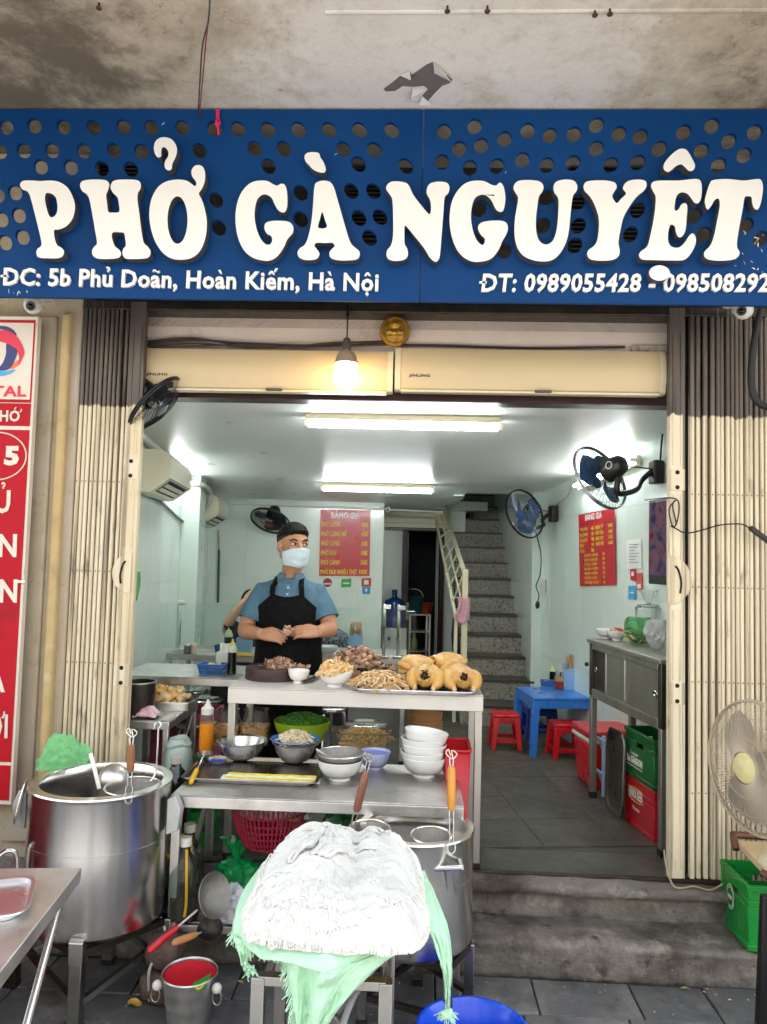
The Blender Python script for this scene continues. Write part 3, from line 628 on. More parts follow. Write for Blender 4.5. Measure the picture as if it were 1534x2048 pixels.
def gate(lb, post, slats, hc, hdir):
    t = thing('folding_gate', lb, 'gate', (sum(post)/2, YF, ZB), 0, 'folding metal gates')
    x0, x1 = post; w = x1-x0; zc = (ZT+ZB)/2; H = ZT-ZB
    mb = MB(); mb.box(((x0+x1)/2, YF, zc), (w, .035, H)); po = mb.put('gate_post', GATE, t, bev=.003)
    mb = MB()
    segs = [(ZT-.16, at(post[0] and (290 if hdir < 0 else 1350), 925, YF).z), ]
    zs = [at(270, y, YF).z for y in (655, 910, 965, 1095, 1190, 1325, 1375, 1690)]
    for za, zb_ in ((zs[0], zs[1]), (zs[2], zs[3]), (zs[4], zs[5]), (zs[6], zs[7])):
        for k in (-1, 1): mb.box(((x0+x1)/2+k*w*.24, YF-.0185, (za+zb_)/2), (w*.10, .006, za-zb_))
    mb.put('post_ridge', GATE, po, bev=.0015)['kind'] = 'stuff'
    for y in (938, 1350): 
        mb = MB(); mb.box(((x0+x1)/2, YF-.02, at(270, y, YF).z), (w*.94, .004, .10)); mb.put('post_plate', GATE, po, bev=.001)
        mb = MB()
        for k in (-1, 1): mb.cyl(V(((x0+x1)/2, YF-.0215, at(270, y, YF).z+k*.035)), V(((x0+x1)/2, YF-.0235, at(270, y, YF).z+k*.035)), .010, n=14)
        mb.put('plate_hole', GDARK, po)['kind'] = 'stuff'
    me = {}
    for i, (x, ws, dy) in enumerate(slats):
        k = round(ws, 4)
        if k not in me:
            b = MB(); b.box((0, 0, H/2), (ws, .03, H)); me[k] = b.mesh('gate_slat', GATE)
            bm = bmesh.new(); bm.from_mesh(me[k]); bmesh.ops.bevel(bm, geom=[e for e in bm.edges if abs((e.verts[0].co-e.verts[1].co).z) > 1], offset=.003, segments=2, affect='EDGES'); bm.to_mesh(me[k]); bm.free(); me[k].shade_smooth(); me[k].set_sharp_from_angle(angle=radians(40))
        o = bpy.data.objects.new('gate_slat', me[k]); COL.objects.link(o); o.parent = t
        o.location = V((x, YF+.01+dy, ZB))-V(t.location); o.rotation_euler = (0, rnd.uniform(-.0006, .0006), rnd.uniform(-.08, .08))
    mb = MB(); xs = [s[0] for s in slats]
    mb.box(((min(xs)+max(xs))/2, YF+.045, zc), (max(xs)-min(xs)+.03, .012, H)); mb.put('gate_gap_backing', GDARK, t)  # solid dark sheet behind the slats stands in for the shade between them
    mb = MB()
    for y in (963, 1142, 1325, 1540):
        for x, ws, dy in slats: mb.ball(V((x, YF-.006+dy, at(200, y, YF).z)), (.0035, .002, .0035), 6, 4)
    mb.put('rivet', mat('rusty_rivet', '#6b543a', .6, .5, .3, 40), t)['kind'] = 'stuff'
    # half-round lock plate
    c, r = hc; P = [c+V((hdir*r*sin(a), 0, r*cos(a)*1.05)) for a in [pi*k/24 for k in range(25)]]
    mb = MB(); mb.prism(P, (0, .005, 0)); pl = mb.put('lock_plate', GATE, t, bev=.001)
    mb = MB(); q = lambda u, v: c+V((hdir*r*u, -.004, r*v)); mb.tube(smooth([q(.3, .6), q(.42, .45), q(.52, .1), q(.55, -.2), q(.5, -.55)], 3, False), .0045, 6); mb.put('lock_slot', GDARK, pl)
    return t
L0, L1 = at(262, 660, YF).x, at(294, 660, YF).x
sl_ = []; x = at(256, 660, YF).x-.004; i = 0
xe = at(141, 660, YF).x
while x > xe: sl_.append((x, .0160 if i else .015, -.005*(i % 2))); x -= .0222 if i > 1 else .026; i += 1
gate('cream and grey folding gate at the entrance beside the red petrol sign', (L0, L1), sl_, (at(262, 1146, YF-.025), .092), -1)
R0, R1 = at(1336, 660, YF).x, at(1368, 660, YF).x
sr = []
for px in (1383, 1396, 1410, 1424, 1435, 1444, 1453.5, 1463, 1472.5, 1482, 1491, 1500, 1512, 1522, 1532, 1542): sr.append((at(px, 660, YF).x, (.0165 if px > 1424 else .020), -.005*(px % 2)))
gate('folding metal gate behind the cream standing fan', (R0, R1), sr, (at(1336, 1160, YF-.025), .108), 1)
# black conduit at the right edge
BLK = mat('black_conduit', '#131313', .55, 0, .2)
mb = MB(); f = lambda x, y: at(x, y, 3.40)
mb.tube(smooth([f(1522, 618), f(1512, 660), f(1504, 720), f(1503, 770), f(1512, 800), f(1534, 815), f(1560, 818)], 5, False), .016, 10)
mb.put('black_conduit', BLK, label='thick black conduit curving down beside the folding gate under the dome camera', cat='conduit')
# dangling power cable across the right gate
mb = MB(); f = lambda x, y, d=.045: at(x, y, YF-d)
mb.tube(smooth([f(1290, 1000, -.2), f(1330, 996), f(1352, 998), f(1342, 1010), f(1338, 1024), f(1345, 1052), f(1352, 1046), f(1345, 1010), f(1355, 1000), f(1358, 1020), f(1352, 1050), f(1342, 1052), f(1350, 1056), f(1372, 1066), f(1405, 1060), f(1440, 1050), f(1480, 1048), f(1500, 1056), f(1512, 1062)], 4, False), .0035, 6)
pc = mb.put('power_cable', BLACKP, label='thin black cable looped on the right gate post and strung across its slats', cat='cable')
mb = MB(); mb.bar(f(1500, 1055, .06), f(1540, 1085, .06), .028, .022); mb.put('cable_adapter', BLACKP, pc, bev=.004)
# lower wire at right gate foot
mb = MB(); mb.tube(smooth([at(1328, 1700, 3.50), at(1333, 1735, 3.49), V((at(1350, 1752, 3.46).x, 3.46, .318)), V((at(1390, 1742, 3.47).x, 3.48, .317)), V((at(1420, 1755, 3.46).x, 3.46, .312)), at(1445, 1768, 3.42)], 5, False), .004, 6)
mb.put('ground_wire', mat('beige_wire', '#a59678', .6), label='beige wire lying along the foot of the right folding gate', cat='wire')
# ---- transom
za, zc_ = at(800, 630, 3.66).z, at(800, 700, 3.66).z
mb = MB(); mb.box((-.05, 3.715, (za+zc_)/2-.04), (2.95, .11, za-zc_+.18)); S(mb.put('transom_wall', PINKW, ang=0))
z1, z2 = at(800, 776, 3.72).z, at(800, 802, 3.72).z
mb = MB(); mb.box((-.05, 3.78, (z1+z2)/2+.03), (2.95, .12, z1-z2+.06)); S(mb.put('transom_beam', mat('maroon_beam', '#3a211e', .45, 0, .2, 5), bev=.004))
mb = MB(); p = [at(1272, y, 3.64) for y in (690, 705)]; q = at(1336, 690, 3.64)
mb.box(((p[0].x+q.x)/2+.03, 3.66, (p[0].z+p[1].z)/2), (q.x-p[0].x+.1, .04, p[0].z-p[1].z)); mb.put('plank', mat('painted_plank', '#b9ada4', .8, 0, .2, 20, dirt=('#55463f', .5, .7, 12, .8)), bev=.003, label='short weathered plank wedged above the right air curtain', cat='plank')
ACW = mat('air_curtain_casing', '#cdb892', .42, 0, .04, 2)
def curtain(px0, px1, y0, y1, lb, txt):
    Y = 3.56+.04; a, b = at(px0, y0, Y), at(px1, y0, Y); zt = at((px0+px1)/2, y0, Y).z; zb2 = at((px0+px1)/2, y1, Y).z
    t = thing('air_curtain', lb, 'air curtain', ((a.x+b.x)/2, 3.66, zb2), 0, 'air curtains over the entrance')
    h = zt-zb2; pr = [(0, 0), (-.045, 0), (-.055, .01), (-.068, .07*h/.2), (-.066, h*.6), (-.055, h*.9), (-.045, h), (0, h)]
    w = .028
    mb = MB(); mb.prism([V((a.x+w, 3.66+p[0], zb2+p[1])) for p in pr], (b.x-a.x-2*w, 0, 0)); mb.put('casing', ACW, t, ang=50)
    for x in (a.x, b.x-w+.0005):
        mb = MB(); mb.prism([V((x, 3.66+p[0]*1.04, zb2-.002+p[1]*1.01)) for p in pr], (w-.0005, 0, 0)); mb.put('end_cap', CREAMP, t, ang=50)
    mb = MB(); mb.box(((a.x+b.x)/2, 3.618, zb2-.006), (b.x-a.x-.06, .05, .012)); mb.put('outlet_strip', CREAMP, t, bev=.003)
    mb = MB(); mb.box((a.x*.45+b.x*.55, 3.588, zb2-.002), (.08, .012, .012)); mb.put('flap_lever', mat('brown_plastic', '#4e443a', .5), t, bev=.003)
    q0 = V((at(txt[0], 750, 3.588).x, 3.5935, zb2+h*.30)); q1 = V((at(txt[1], 750, 3.588).x, 3.5935, zb2+h*.30))
    text_mb('JINLING', q0, q1, .013, .003, .02).put('lettering', mat('brand_print', '#2c2a2a', .5), t, ang=0, fix=False)
curtain(268, 787, 698, 779, 'cream air curtain over the entrance behind the hanging bulb', (292, 334))
curtain(791, 1332, 698, 783, 'cream air curtain over the entrance right of the gold medallion', (818, 860))
# wires along the top of the air curtains
WB = mat('brown_wire', '#3a302a', .6)
for k, ys in enumerate(((685, 676, 690, 694, 686, 682), (689, 680, 686, 690, 690, 686), (692, 687, 694, 692, 684, 690), (694, 692, 690, 695, 692, 688))):
    mb = MB(); mb.tube(smooth([at(280+i*100+k*6, y, 3.63-.004*k) for i, y in enumerate(ys)], 6, False), .005, 6)
    mb.put('transom_wire', WB, label=['uppermost sagging wire over the left air curtain', 'second dark wire from the top over the left air curtain', 'third dark wire down, sagging over the left air curtain', 'lowest dark wire resting on the left air curtain'][k], cat='wire', group='wires above the air curtain')
mb = MB(); mb.tube(smooth([at(800+i*90, y, 3.64) for i, y in enumerate((690, 691, 694, 696, 695, 694))], 5, False), .006, 6)
mb.put('transom_wire', WB, label='dark wire lying along the top of the right air curtain', cat='wire')
# medallion
GOLD = mat('gilded_relief', '#b98f3c', .38, .75, .2, 30, .3, 60, dirt=('#5e421a', .5, .7, 40, .7))
c = at(790, 663, 3.60); t = thing('medallion', 'round gilded relief medallion hung above the air curtains', 'medallion', c)
RX = Matrix.Rotation(pi/2, 3, 'X'); R_ = .0755
mb = MB(); mb.lathe([(0, .012), (R_*.78, .012), (R_*.8, .018), (R_*.9, .018), (R_*.95, .012), (R_, 0), (R_*.97, -.008), (0, -.008)], c, 40, RX); mb.put('disc', GOLD, t)
mb = MB(); q = lambda u, v, d=.014: c+V((u*R_, -d, v*R_))
mb.ball(q(0, .42), (.026, .007, .022), 14, 8); mb.ball(q(0, .42), (.013, .012, .011), 10, 8)
for k in range(-3, 4): mb.ball(q(k*.16, -.1+.03*cos(k*2)), (.008, .006, .012), 8, 6)
mb.ball(q(-.3, -.05), (.016, .007, .011), 10, 6); mb.ball(q(.3, -.05), (.016, .007, .011), 10, 6); mb.ball(q(0, -.1), (.017, .009, .016), 10, 6)
for k in range(5): mb.tube([q(-.55+.1*i, -.36-.09*k+.035*sin(i*2+k), .013) for i in range(12)], .0028, 5)
for k in range(36): a = 2*pi*k/36; mb.ball(q(.86*cos(a), .86*sin(a), .018), (.005, .004, .005), 6, 4)
mb.put('relief', GOLD, t)['kind'] = 'stuff'
# hanging LED bulb
c = at(692, 745, 3.47); X, Yb = c.x, 3.47; zz = lambda y: at(692, y, Yb).z; r = .0535
t = thing('light_bulb', 'lit LED bulb hanging on a black cord under the blue sign', 'light bulb', (X, Yb, zz(775)))
mb = MB(); mb.cyl((X, Yb, zz(612)), (X, Yb, zz(682)), .0035, n=8); mb.cyl((X, Yb, zz(610)), (X, Yb, zz(633)), .010, .008, 12); mb.put('cord', BLACKP, t)
mb = MB(); mb.lathe([(0, zz(676)), (.011, zz(676)), (.019, zz(680)), (.019, zz(700)), (.0, zz(701))], (X, Yb, 0), 20); mb.put('socket', mat('bulb_socket', '#4a443d', .5), t)
mb = MB(); mb.lathe([(.016, zz(699)), (.03, zz(703)), (.046, zz(712)), (r, zz(728))], (X, Yb, 0), 32)
for k in range(20): a = 2*pi*k/20; mb.bar((X+.034*cos(a), Yb+.034*sin(a), zz(706)), (X+(r+.001)*cos(a), Yb+(r+.001)*sin(a), zz(727)), .004, .006)
mb.put('heat_sink', mat('warm_grey_plastic', '#8a7a66', .5), t)
mb = MB(); mb.lathe([(r, zz(728)), (r+.001, zz(735)), (r+.001, zz(765)), (r-.006, zz(772)), (r-.018, zz(776)), (0, zz(777))], (X, Yb, 0), 32); mb.put('diffuser', emis('warm_lamp_glow', '#ffd596', 4.5), t)
# ================================================================ red petrol sign at the left edge
YP = 3.42; RED = mat('red_sign_panel', '#b00c1f', .45, 0, .05, 2, spec=.2, dirt=('#7c1420', .6, .75, 2.2, .5)); WSG = mat('cream_sign_white', '#d9cfc0', .45, 0, .04)
xr = at(76, 640, YP).x; xl = xr-.62; zt = at(40, 632, YP).z; zb3 = at(10, 1610, YP).z
t = thing('petrol_sign', 'tall red and white petrol sign with a ribbon logo at the left edge', 'sign', ((xl+xr)/2, YP, zb3))
mb = MB(); mb.box(((xl+xr)/2, YP+.02, (zt+zb3)/2), (xr-xl, .035, zt-zb3)); mb.put('sign_board', WSG, t, bev=.003)
def pan(y0, y1, m, nm, d=0, inset=.012): 
    a, b = at(40, y0, YP).z, at(40, y1, YP).z; mb = MB(); mb.box((xl/2+(xr-inset)/2, YP+.001-d, (a+b)/2), (xr-inset-xl, .004, a-b)); return mb.put(nm, m, t)
pan(640, 805, RED, 'logo_border'); pan(646, 799, WSG, 'logo_panel', .001, .018); pan(807, 852, RED, 'red_panel'); pan(860, 1525, RED, 'red_panel'); pan(1532, 1602, RED, 'red_panel')
def flat(pts, m, nm, d, ox=0, oy=580, s=3.835, sm=True):
    P = [at(ox+x/s, oy+y/s, YP-.003-d) for x, y in pts]; P = smooth(P, 4) if sm else P
    mb = MB(); mb.prism(P, (0, .001, 0)); mb.put(nm, m, t, ang=0)
NAVY = mat('navy_print', '#26306b', .4); LBL = mat('light_blue_print', '#4b9fd8', .4); ORG = mat('orange_print', '#e8703a', .4); CRIM = mat('crimson_print', '#d6203e', .4)
flat([(-60, 280), (0, 274), (60, 282), (108, 312), (126, 350), (70, 318), (0, 300), (-60, 300)], NAVY, 'logo_shape', .001)
flat([(-60, 300), (0, 306), (60, 312), (115, 345), (160, 400), (186, 475), (168, 530), (140, 575), (146, 520), (130, 465), (85, 425), (0, 395), (-60, 390)], CRIM, 'logo_shape', .002)
flat([(50, 412), (95, 432), (132, 465), (115, 530), (85, 590), (40, 615), (-20, 612), (20, 560), (45, 490)], NAVY, 'logo_shape', .0025)
flat([(166, 522), (148, 568), (110, 598), (80, 602), (112, 556)], ORG, 'logo_shape', .0015)
flat([(-40, 620), (40, 622), (118, 610), (90, 636), (40, 655), (-40, 662)], LBL, 'logo_shape', .0012)
def ptxt(s, x0, x1, y, h, m, b=.03): text_mb(s, at(x0, y, YP-.003), at(x1, y+.4, YP-.003), h, .002, b).put('lettering', m, t, ang=0, fix=False)
ptxt('TOTAL', -70, 52, 792, .05, CRIM); ptxt('NHỚ', -22, 43, 842, .052, WSG); ptxt('5', 8, 38, 928, .085, WSG, .05)
ptxt('CỦ', -46, 20, 1024, .105, WSG); ptxt('AN', -44, 33, 1112, .105, WSG); ptxt('ÊN', -28, 34, 1203, .105, WSG); ptxt('ỦA', -60, 10, 1382, .108, WSG); ptxt('ƯỚI', -54, 15, 1474, .105, WSG)
mb = MB(); cc = at(-6, 912, YP-.003); mb.tube([cc+V((.14*cos(2*pi*k/40), 0, .112*sin(2*pi*k/40))) for k in range(40)], .0035, 6, closed=True); mb.put('number_ring', WSG, t)
for x, y in ((46, 1142), (36, 1163), (42, 1163)):
    mb = MB(); mb.box(at(x, y, YP-.004), (.04 if x != 46 else .01, .004, .012)); mb.put('bracket', STEEL2, t)
# ================================================================ fixtures of the room
def onpl(px, py, P, n):
    d = ray(px, py); return CAM+d*((P-CAM).dot(n)/d.dot(n))
AX = RM(1, 0, 0)-RM(0, 0, 0); BX = RM(0, 1, 0)-RM(0, 0, 0)
def onback(px, py, b=4.545): return onpl(px, py, RM(0, b, 0), BX)
def onright(px, py, a=1.598): return onpl(px, py, RM(a, 0, 0), AX)
def onleft(px, py, a=-1.553): return onpl(px, py, RM(a, 0, 0), AX)
TUBE = emis('tube_glow', '#f6fcff', 13)
TUBE2 = emis('wall_tube_glow', '#f6fcff', 7.5)
def tube_light(lb, p, q, off=V((0, 0, -1)), grp='fluorescent tubes'):
    """fixture mounted on a surface from p to q; off points away from it"""
    p, q = V(p), V(q); t = thing('tube_light', lb, 'lamp', (p+q)/2, 0, grp); X = (q-p).normalized(); off = V(off)
    mb = MB(); mb.bar(p+off*.018, q+off*.018, .070, .034, up=off); mb.put('batten', CREAMP, t, bev=.004)
    for s_, k in ((p, 1), (q, -1)):
        mb = MB(); mb.bar(s_+off*.03+X*.0*k, s_+off*.075+X*.0*k, .022, .03, up=X); mb.put('tube_holder', WHITEP, t, bev=.003)
    mb = MB(); mb.cyl(p+off*.062+X*.012, q+off*.062-X*.012, .0135, n=16); mb.put('glow_tube', TUBE if abs(off.z) > .5 else TUBE2, t)
b1 = 4.13
p, q = at(613, 828, b1), at(1001, 832, b1); zc1 = cz(.55)
tube_light('lit fluorescent tube on the ceiling just inside the entrance', V((p.x, b1, zc1)), V((q.x, b1+.02, zc1)))
p, q = at(644, 980, 6.45), at(866, 984, 6.45); tube_light('lit fluorescent tube on the ceiling towards the back, above the red price poster', V((p.x, 6.45, cz(2.9))), V((q.x, 6.5, cz(2.9))))
tube_light('lit fluorescent tube high on the right wall behind the nearer wall fan', RM(1.597, 1.05, cz(1.0)-.10), RM(1.597, 2.1, cz(2.1)-.10), -AX)
tube_light('lit fluorescent tube high on the left wall beside the split air conditioner', RM(-1.552, 1.95, cz(1.9)-.09), RM(-1.552, 2.8, cz(2.8)-.07), AX)
def aircon(lb, loc, rz, w=.8, h=.27, d=.2, ch=.34):
    t = thing('air_conditioner', lb, 'air conditioner', (0, 0, 0), 0, 'split air conditioners')
    pr = smooth([(0, h), (-d*.7, h), (-d*.96, h*.86), (-d, h*.6), (-d*.98, h*ch)], 3, False)+[V((-d*.42, 0)), V((0, 0))]
    mb = MB(); mb.prism([V((-w/2, p[0], p[1])) for p in pr], (w, 0, 0)); mb.put('casing', CREAMW, t, ang=35)
    mb = MB(); a, b = V((0, -d*.92, h*ch*.89)), V((0, -d*.50, h*ch*.143)); u = (b-a).normalized(); n = V((0, u.z, -u.y)); n = n if n.z < 0 else -n
    mb.prism([V((-w*.40, 0, 0))+a+n*.001, V((-w*.40, 0, 0))+b+n*.001, V((-w*.40, 0, 0))+b-n*.02, V((-w*.40, 0, 0))+a-n*.02], (w*.80, 0, 0)); mb.put('outlet_slot', BLACKP, t, ang=0)
    for k in (.35, .72):
        c = a+(b-a)*k+n*.006; mb = MB(); mb.bar(c+V((-w*.39, 0, 0)), c+V((w*.39, 0, 0)), .028, .004, up=n); mb.put('louvre', CREAMW, t)
    for k in range(-3, 4):
        c = (a+b)/2+V((k*w*.1, 0, 0)); mb = MB(); mb.bar(c-u*.05+n*.003, c+u*.05+n*.003, .004, .006, up=n); mb.put('vane', BLACKP, t)
    mb = MB(); mb.box((0, -d*1.0, h*.33), (w*.985, .003, .004)); mb.put('seam', mat('seam_grey', '#8d8a7a', .6), t)
    return move(t, loc, rz)
CREAMW = mat('air_conditioner_casing', '#dcd8c0', .35, 0, .03)
aircon('cream split air conditioner high on the left wall next to the folding gate', RM(-1.553, 1.52, 2.10), RA+pi/2, .78, .26, .21)
aircon('cream split air conditioner in the back left corner beyond the wall pillar', RM(-1.553, 3.72, 2.0), RA+pi/2, .8, .27, .24)
p = onpl(828, 1061, RM(0, 5.49, 0), BX); aircon('cream split air conditioner on the back wall above the dark doorway', p, RA, .80, .235, .2, .12)
mb = MB(); q = onpl(800, 1027, RM(0, 5.44, 0), BX); r2 = onpl(882, 1024, RM(0, 5.44, 0), BX); mb.tube(smooth([q, (q+r2)/2+V((0, 0, .02)), r2, r2+V((.06, 0, -.02))], 4, False), .022, 8); mb.put('insulated_pipe', BLACKP, label='black insulated pipe lying on the air conditioner above the doorway', cat='pipe')
# pipes and conduits on the left wall
PIPEW = mat('wrapped_pipe', '#c9c8bd', .6, 0, .08, 20, .2, 40); CABW = mat('yellowish_cable', '#b9ac74', .6); TRK = mat('grey_trunking', '#6c7472', .5)
mb = MB(); mb.tube(smooth([RM(-1.53, .5, 2.48), RM(-1.52, .9, 2.44), RM(-1.52, 1.7, 2.42), RM(-1.5, 2.5, 2.38), RM(-1.50, 2.80, 2.33), RM(-1.40, 2.82, 2.31), RM(-1.385, 3.2, 2.29), RM(-1.39, 3.26, 2.2), RM(-1.45, 3.30, 2.12)], 4, False), .022, 8)
mb.put('wrapped_pipe', PIPEW, label='pale wrapped coolant pipe running under the ceiling along the left wall', cat='pipe')
p = [onleft(x, y, -1.545) for x, y in ((262, 970), (318, 1000), (352, 1032), (385, 1058))]
mb = MB(); mb.tube(p, .012, 6); mb.put('wall_trunking', TRK, label='slanting grey conduit on the left wall below the near air conditioner', cat='conduit')
p = [onleft(x, y, -1.54) for x, y in ((386, 1060), (384, 1110), (383, 1205))]
mb = MB(); mb.tube(p, .012, 6); mb.put('wall_trunking', TRK, label='upright grey conduit on the left wall in front of the pillar', cat='conduit')
p = [onleft(x, y, -1.575) for x, y in ((387, 1065), (388, 1100), (386, 1135), (380, 1162))]
mb = MB(); mb.tube(smooth(p, 4, False), .006, 6); mb.put('wall_cable', CABW, label='yellowish cable hanging beside the upright conduit on the left wall', cat='cable')
p = [onback(x, y, 4.53) for x, y in ((437, 1060), (438, 1100))]; mb = MB(); mb.tube(p, .008, 6); mb.put('wall_cable', CABW, label='yellowish cable under the back left air conditioner', cat='cable')
p = [onback(x, y, 4.53) for x, y in ((438, 1100), (436, 1205))]; mb = MB(); mb.tube(p, .012, 6); mb.put('wall_trunking', mat('dark_trunking', '#3c4648', .5), label='dark upright conduit on the back wall under the back left air conditioner', cat='conduit')
for x, y, lb in ((376, 1175, 'white wall switch on the left wall beside the conduit'), ):
    p = onleft(x, y); t = thing('wall_switch', lb, 'switch', p); mb = MB(); mb.box(p+AX*.006, (.012, .08, .11), RA); mb.put('plate', WHITEP, t, bev=.003); mb = MB(); mb.box(p+AX*.014, (.006, .02, .04), RA); mb.put('rocker', WHITEP, t, bev=.002)
mb = MB(); mb.tube([onback(465, 1007, 4.53), onback(765, 1018, 4.53), onback(885, 1024, 4.53)], .010, 6); mb.put('ceiling_conduit', WHITEP, label='thin white conduit along the top of the back wall', cat='conduit')
p = onback(776, 1019, 4.50); t = thing('wall_camera', 'small white security camera on the back wall beside the red price poster', 'camera', p)
mb = MB(); mb.ball(p, .032, 14, 10); mb.put('housing', WHITEP, t); mb = MB(); mb.cyl(p+V((0, -.026, -.004)), p+V((0, -.036, -.005)), .013, n=14); mb.put('lens', BLACKP, t)
mb = MB(); mb.bar(p+V((0, 0, .0)), p+V((-.1, .06, .03)), .02, .02); mb.put('bracket', WHITEP, t)
# ---------------------------------------------------------------- wall fans
def axM(c, axis, roll=0):
    y = -V(axis).normalized(); z = V((0, 0, 1)); x = y.cross(z).normalized(); z = x.cross(y)
    M = Matrix((x, y, z)).transposed().to_4x4(); return Matrix.Translation(c)@M@Matrix.Rotation(roll, 4, 'Y')
FCAGE = mat('dark_fan_wire', '#2a2d30', .35, .6); FCHR = mat('bright_fan_wire', '#a9adae', .25, .8); FBLUE = mat('blue_fan_blade', '#3d5f8f', .3, 0, .05); FBLK = mat('black_fan_blade', '#20242a', .3, 0, .1); FBODY = mat('fan_housing', '#1d2422', .35, 0, .1, coat=.3)
def fan(lb, c, axis, R, cage, blade, body, hub, wallpt=None, wn=None, wires=44, roll=0, name='wall_fan', rim=None, knob=True, dish=.085, cat='fan', wr=.0013):
    t = thing(name, lb, cat, c, 0); M = axM(c, axis, roll)
    mb = MB()
    for y0, dd in ((-.005, -dish*.55), (.005, dish*.45)):
        for k in range(wires):
            a = 2*pi*k/wires; sw = .35 if dd < 0 else 0
            pts = [V((cos(a+sw*(1-u))*R*u, y0+dd*(1-u**2.6), sin(a+sw*(1-u))*R*u)) for u in (.24, .45, .65, .82, .94, 1)]
            mb.tube(pts, wr, 4, cap=False)
        for u in (.45, .72): mb.tube([V((cos(2*pi*k/40)*R*u, y0+dd*(1-u**2.6), sin(2*pi*k/40)*R*u)) for k in range(40)], wr, 4, closed=True)
    mb.xf(M).put('grille', cage, t, ang=60)
    mb = MB()
    for y in (-.006, .006): mb.tube([V((cos(2*pi*k/56)*R, y, sin(2*pi*k/56)*R)) for k in range(56)], .0055, 6, closed=True)
    mb.xf(M).put('rim', rim or cage, t)
    for k in range(3):
        mb = MB(); a0 = 2*pi*k/3+.3
        def fb(u, v):
            r = R*(.17+.70*u); a = a0+(v-.5)*(1.0+.55*sin(pi*min(1, u*1.05)))*(1.05-.18*u**4); 
            return V((cos(a)*r, .012+(v-.5)*.055*(1-.3*u), sin(a)*r))
        mb.grid(8, 8, fb); n = len(mb.v); mb.v += [p+V((0, .003, 0)) for p in mb.v]; mb.t += [.5]*n; mb.f += [tuple(i+n for i in reversed(f)) for f in mb.f]; mb.m += [0]*len(mb.m)
        mb.xf(M).put('blade', blade, t, fix=False)
    mb = MB(); mb.lathe([(0, -dish*.62), (R*.16, -dish*.60), (R*.23, -dish*.54), (R*.245, -dish*.45), (R*.2, -dish*.40), (0, -dish*.4)], n=28, M=RX.inverted() if False else Matrix.Rotation(-pi/2, 3, 'X')); 
    for p in mb.v: p.y = -abs(p.y) 
    mb.xf(M).put('hub_cap', hub, t)
    mb = MB(); pr = [(0, .045), (.052, .045), (.066, .055), (.070, .08), (.066, .12), (.055, .165), (.03, .185), (0, .188)]
    mb.lathe(pr, n=24, M=Matrix.Rotation(-pi/2, 3, 'X'), sx=1, sy=.95); 
    for p in mb.v: p.y = abs(p.y)
    mb.xf(M).put('motor_housing', body, t)
    if knob:
        mb = MB(); mb.tube([V((.0715*1+.001, .13+.02*cos(2*pi*k/20), .0+.02*sin(2*pi*k/20))) for k in range(20)], .003, 6, closed=True)
        mb.tube([V((-.0715*1-.001, .13+.02*cos(2*pi*k/20), .0+.02*sin(2*pi*k/20))) for k in range(20)], .003, 6, closed=True); mb.xf(M).put('motor_ring', WHITEP, t)['kind'] = 'stuff'
    if wallpt is not None:
        w = V(wallpt); n = V(wn); e = M@V((0, .11, -.06)); g = e+V((0, 0, -.09))
        mb = MB(); mb.tube(smooth([M@V((0, .10, -.03)), e, g, (g*.6+w*.4)+V((0, 0, -.03)), w+n*.12+V((0, 0, -.05)), w+n*.05+V((0, 0, .01))], 5, False), .017, 10); mb.put('arm', BLACKP, t)
        mb = MB(); z = V((0, 0, 1)); mb.bar(w+n*.03-z*.07, w+n*.03+z*.07, .09, .06, up=n); mb.put('wall_bracket', BLACKP, t, bev=.008)
        mb = MB(); mb.tube([w+n*.06+z*.02, M@V((0, .17, -.02))], .004, 6); mb.put('support_rod', BLACKP, t)
    return t
wr_ = onright(1322, 945, 1.595)
c = at(1200, 955, 4.35); fan('black wall fan with a blue bladed rotor on the right wall near the folding gate', c, V((-.55, .72, -.42)), .20, FCAGE, FBLUE, FBODY, FBLUE, wr_, -AX, rim=FCHR)
c = at(1048, 1028, 6.45); fan('black wall fan with blue blades beside the granite staircase', c, V((-.75, -.5, -.35)), .215, FCHR, FBLUE, FBODY, FBLUE, onright(1113, 1028, 1.595), -AX, rim=FCAGE)
c = at(312, 808, 3.62); fan('black wall fan under the air curtain beside the left folding gate', c, V((.70, .05, -.62)), .17, FCAGE, FBLK, BLACKP, mat('grey_hub', '#6a6f74', .4), RM(-1.55, .62, 2.36), AX, knob=False, wires=60)
c = onback(541, 1042, 4.28); fan('black wall fan tilted down behind the cook on the back wall', c, V((-.18, -.55, -.85)), .21, FCAGE, FBLK, BLACKP, mat('red_hub', '#7d2a22', .4), None, knob=False)
p = onback(516, 1026, 4.5); mb = MB(); mb.tube(smooth([p+V((0, .05, .06)), p, c+V((0, .06, .08))], 4, False), .014, 8); mb.ball(p, .035, 10, 8); mb.put('fan_mount', CHROME, label='chrome mount carrying the black fan on the back wall', cat='bracket')
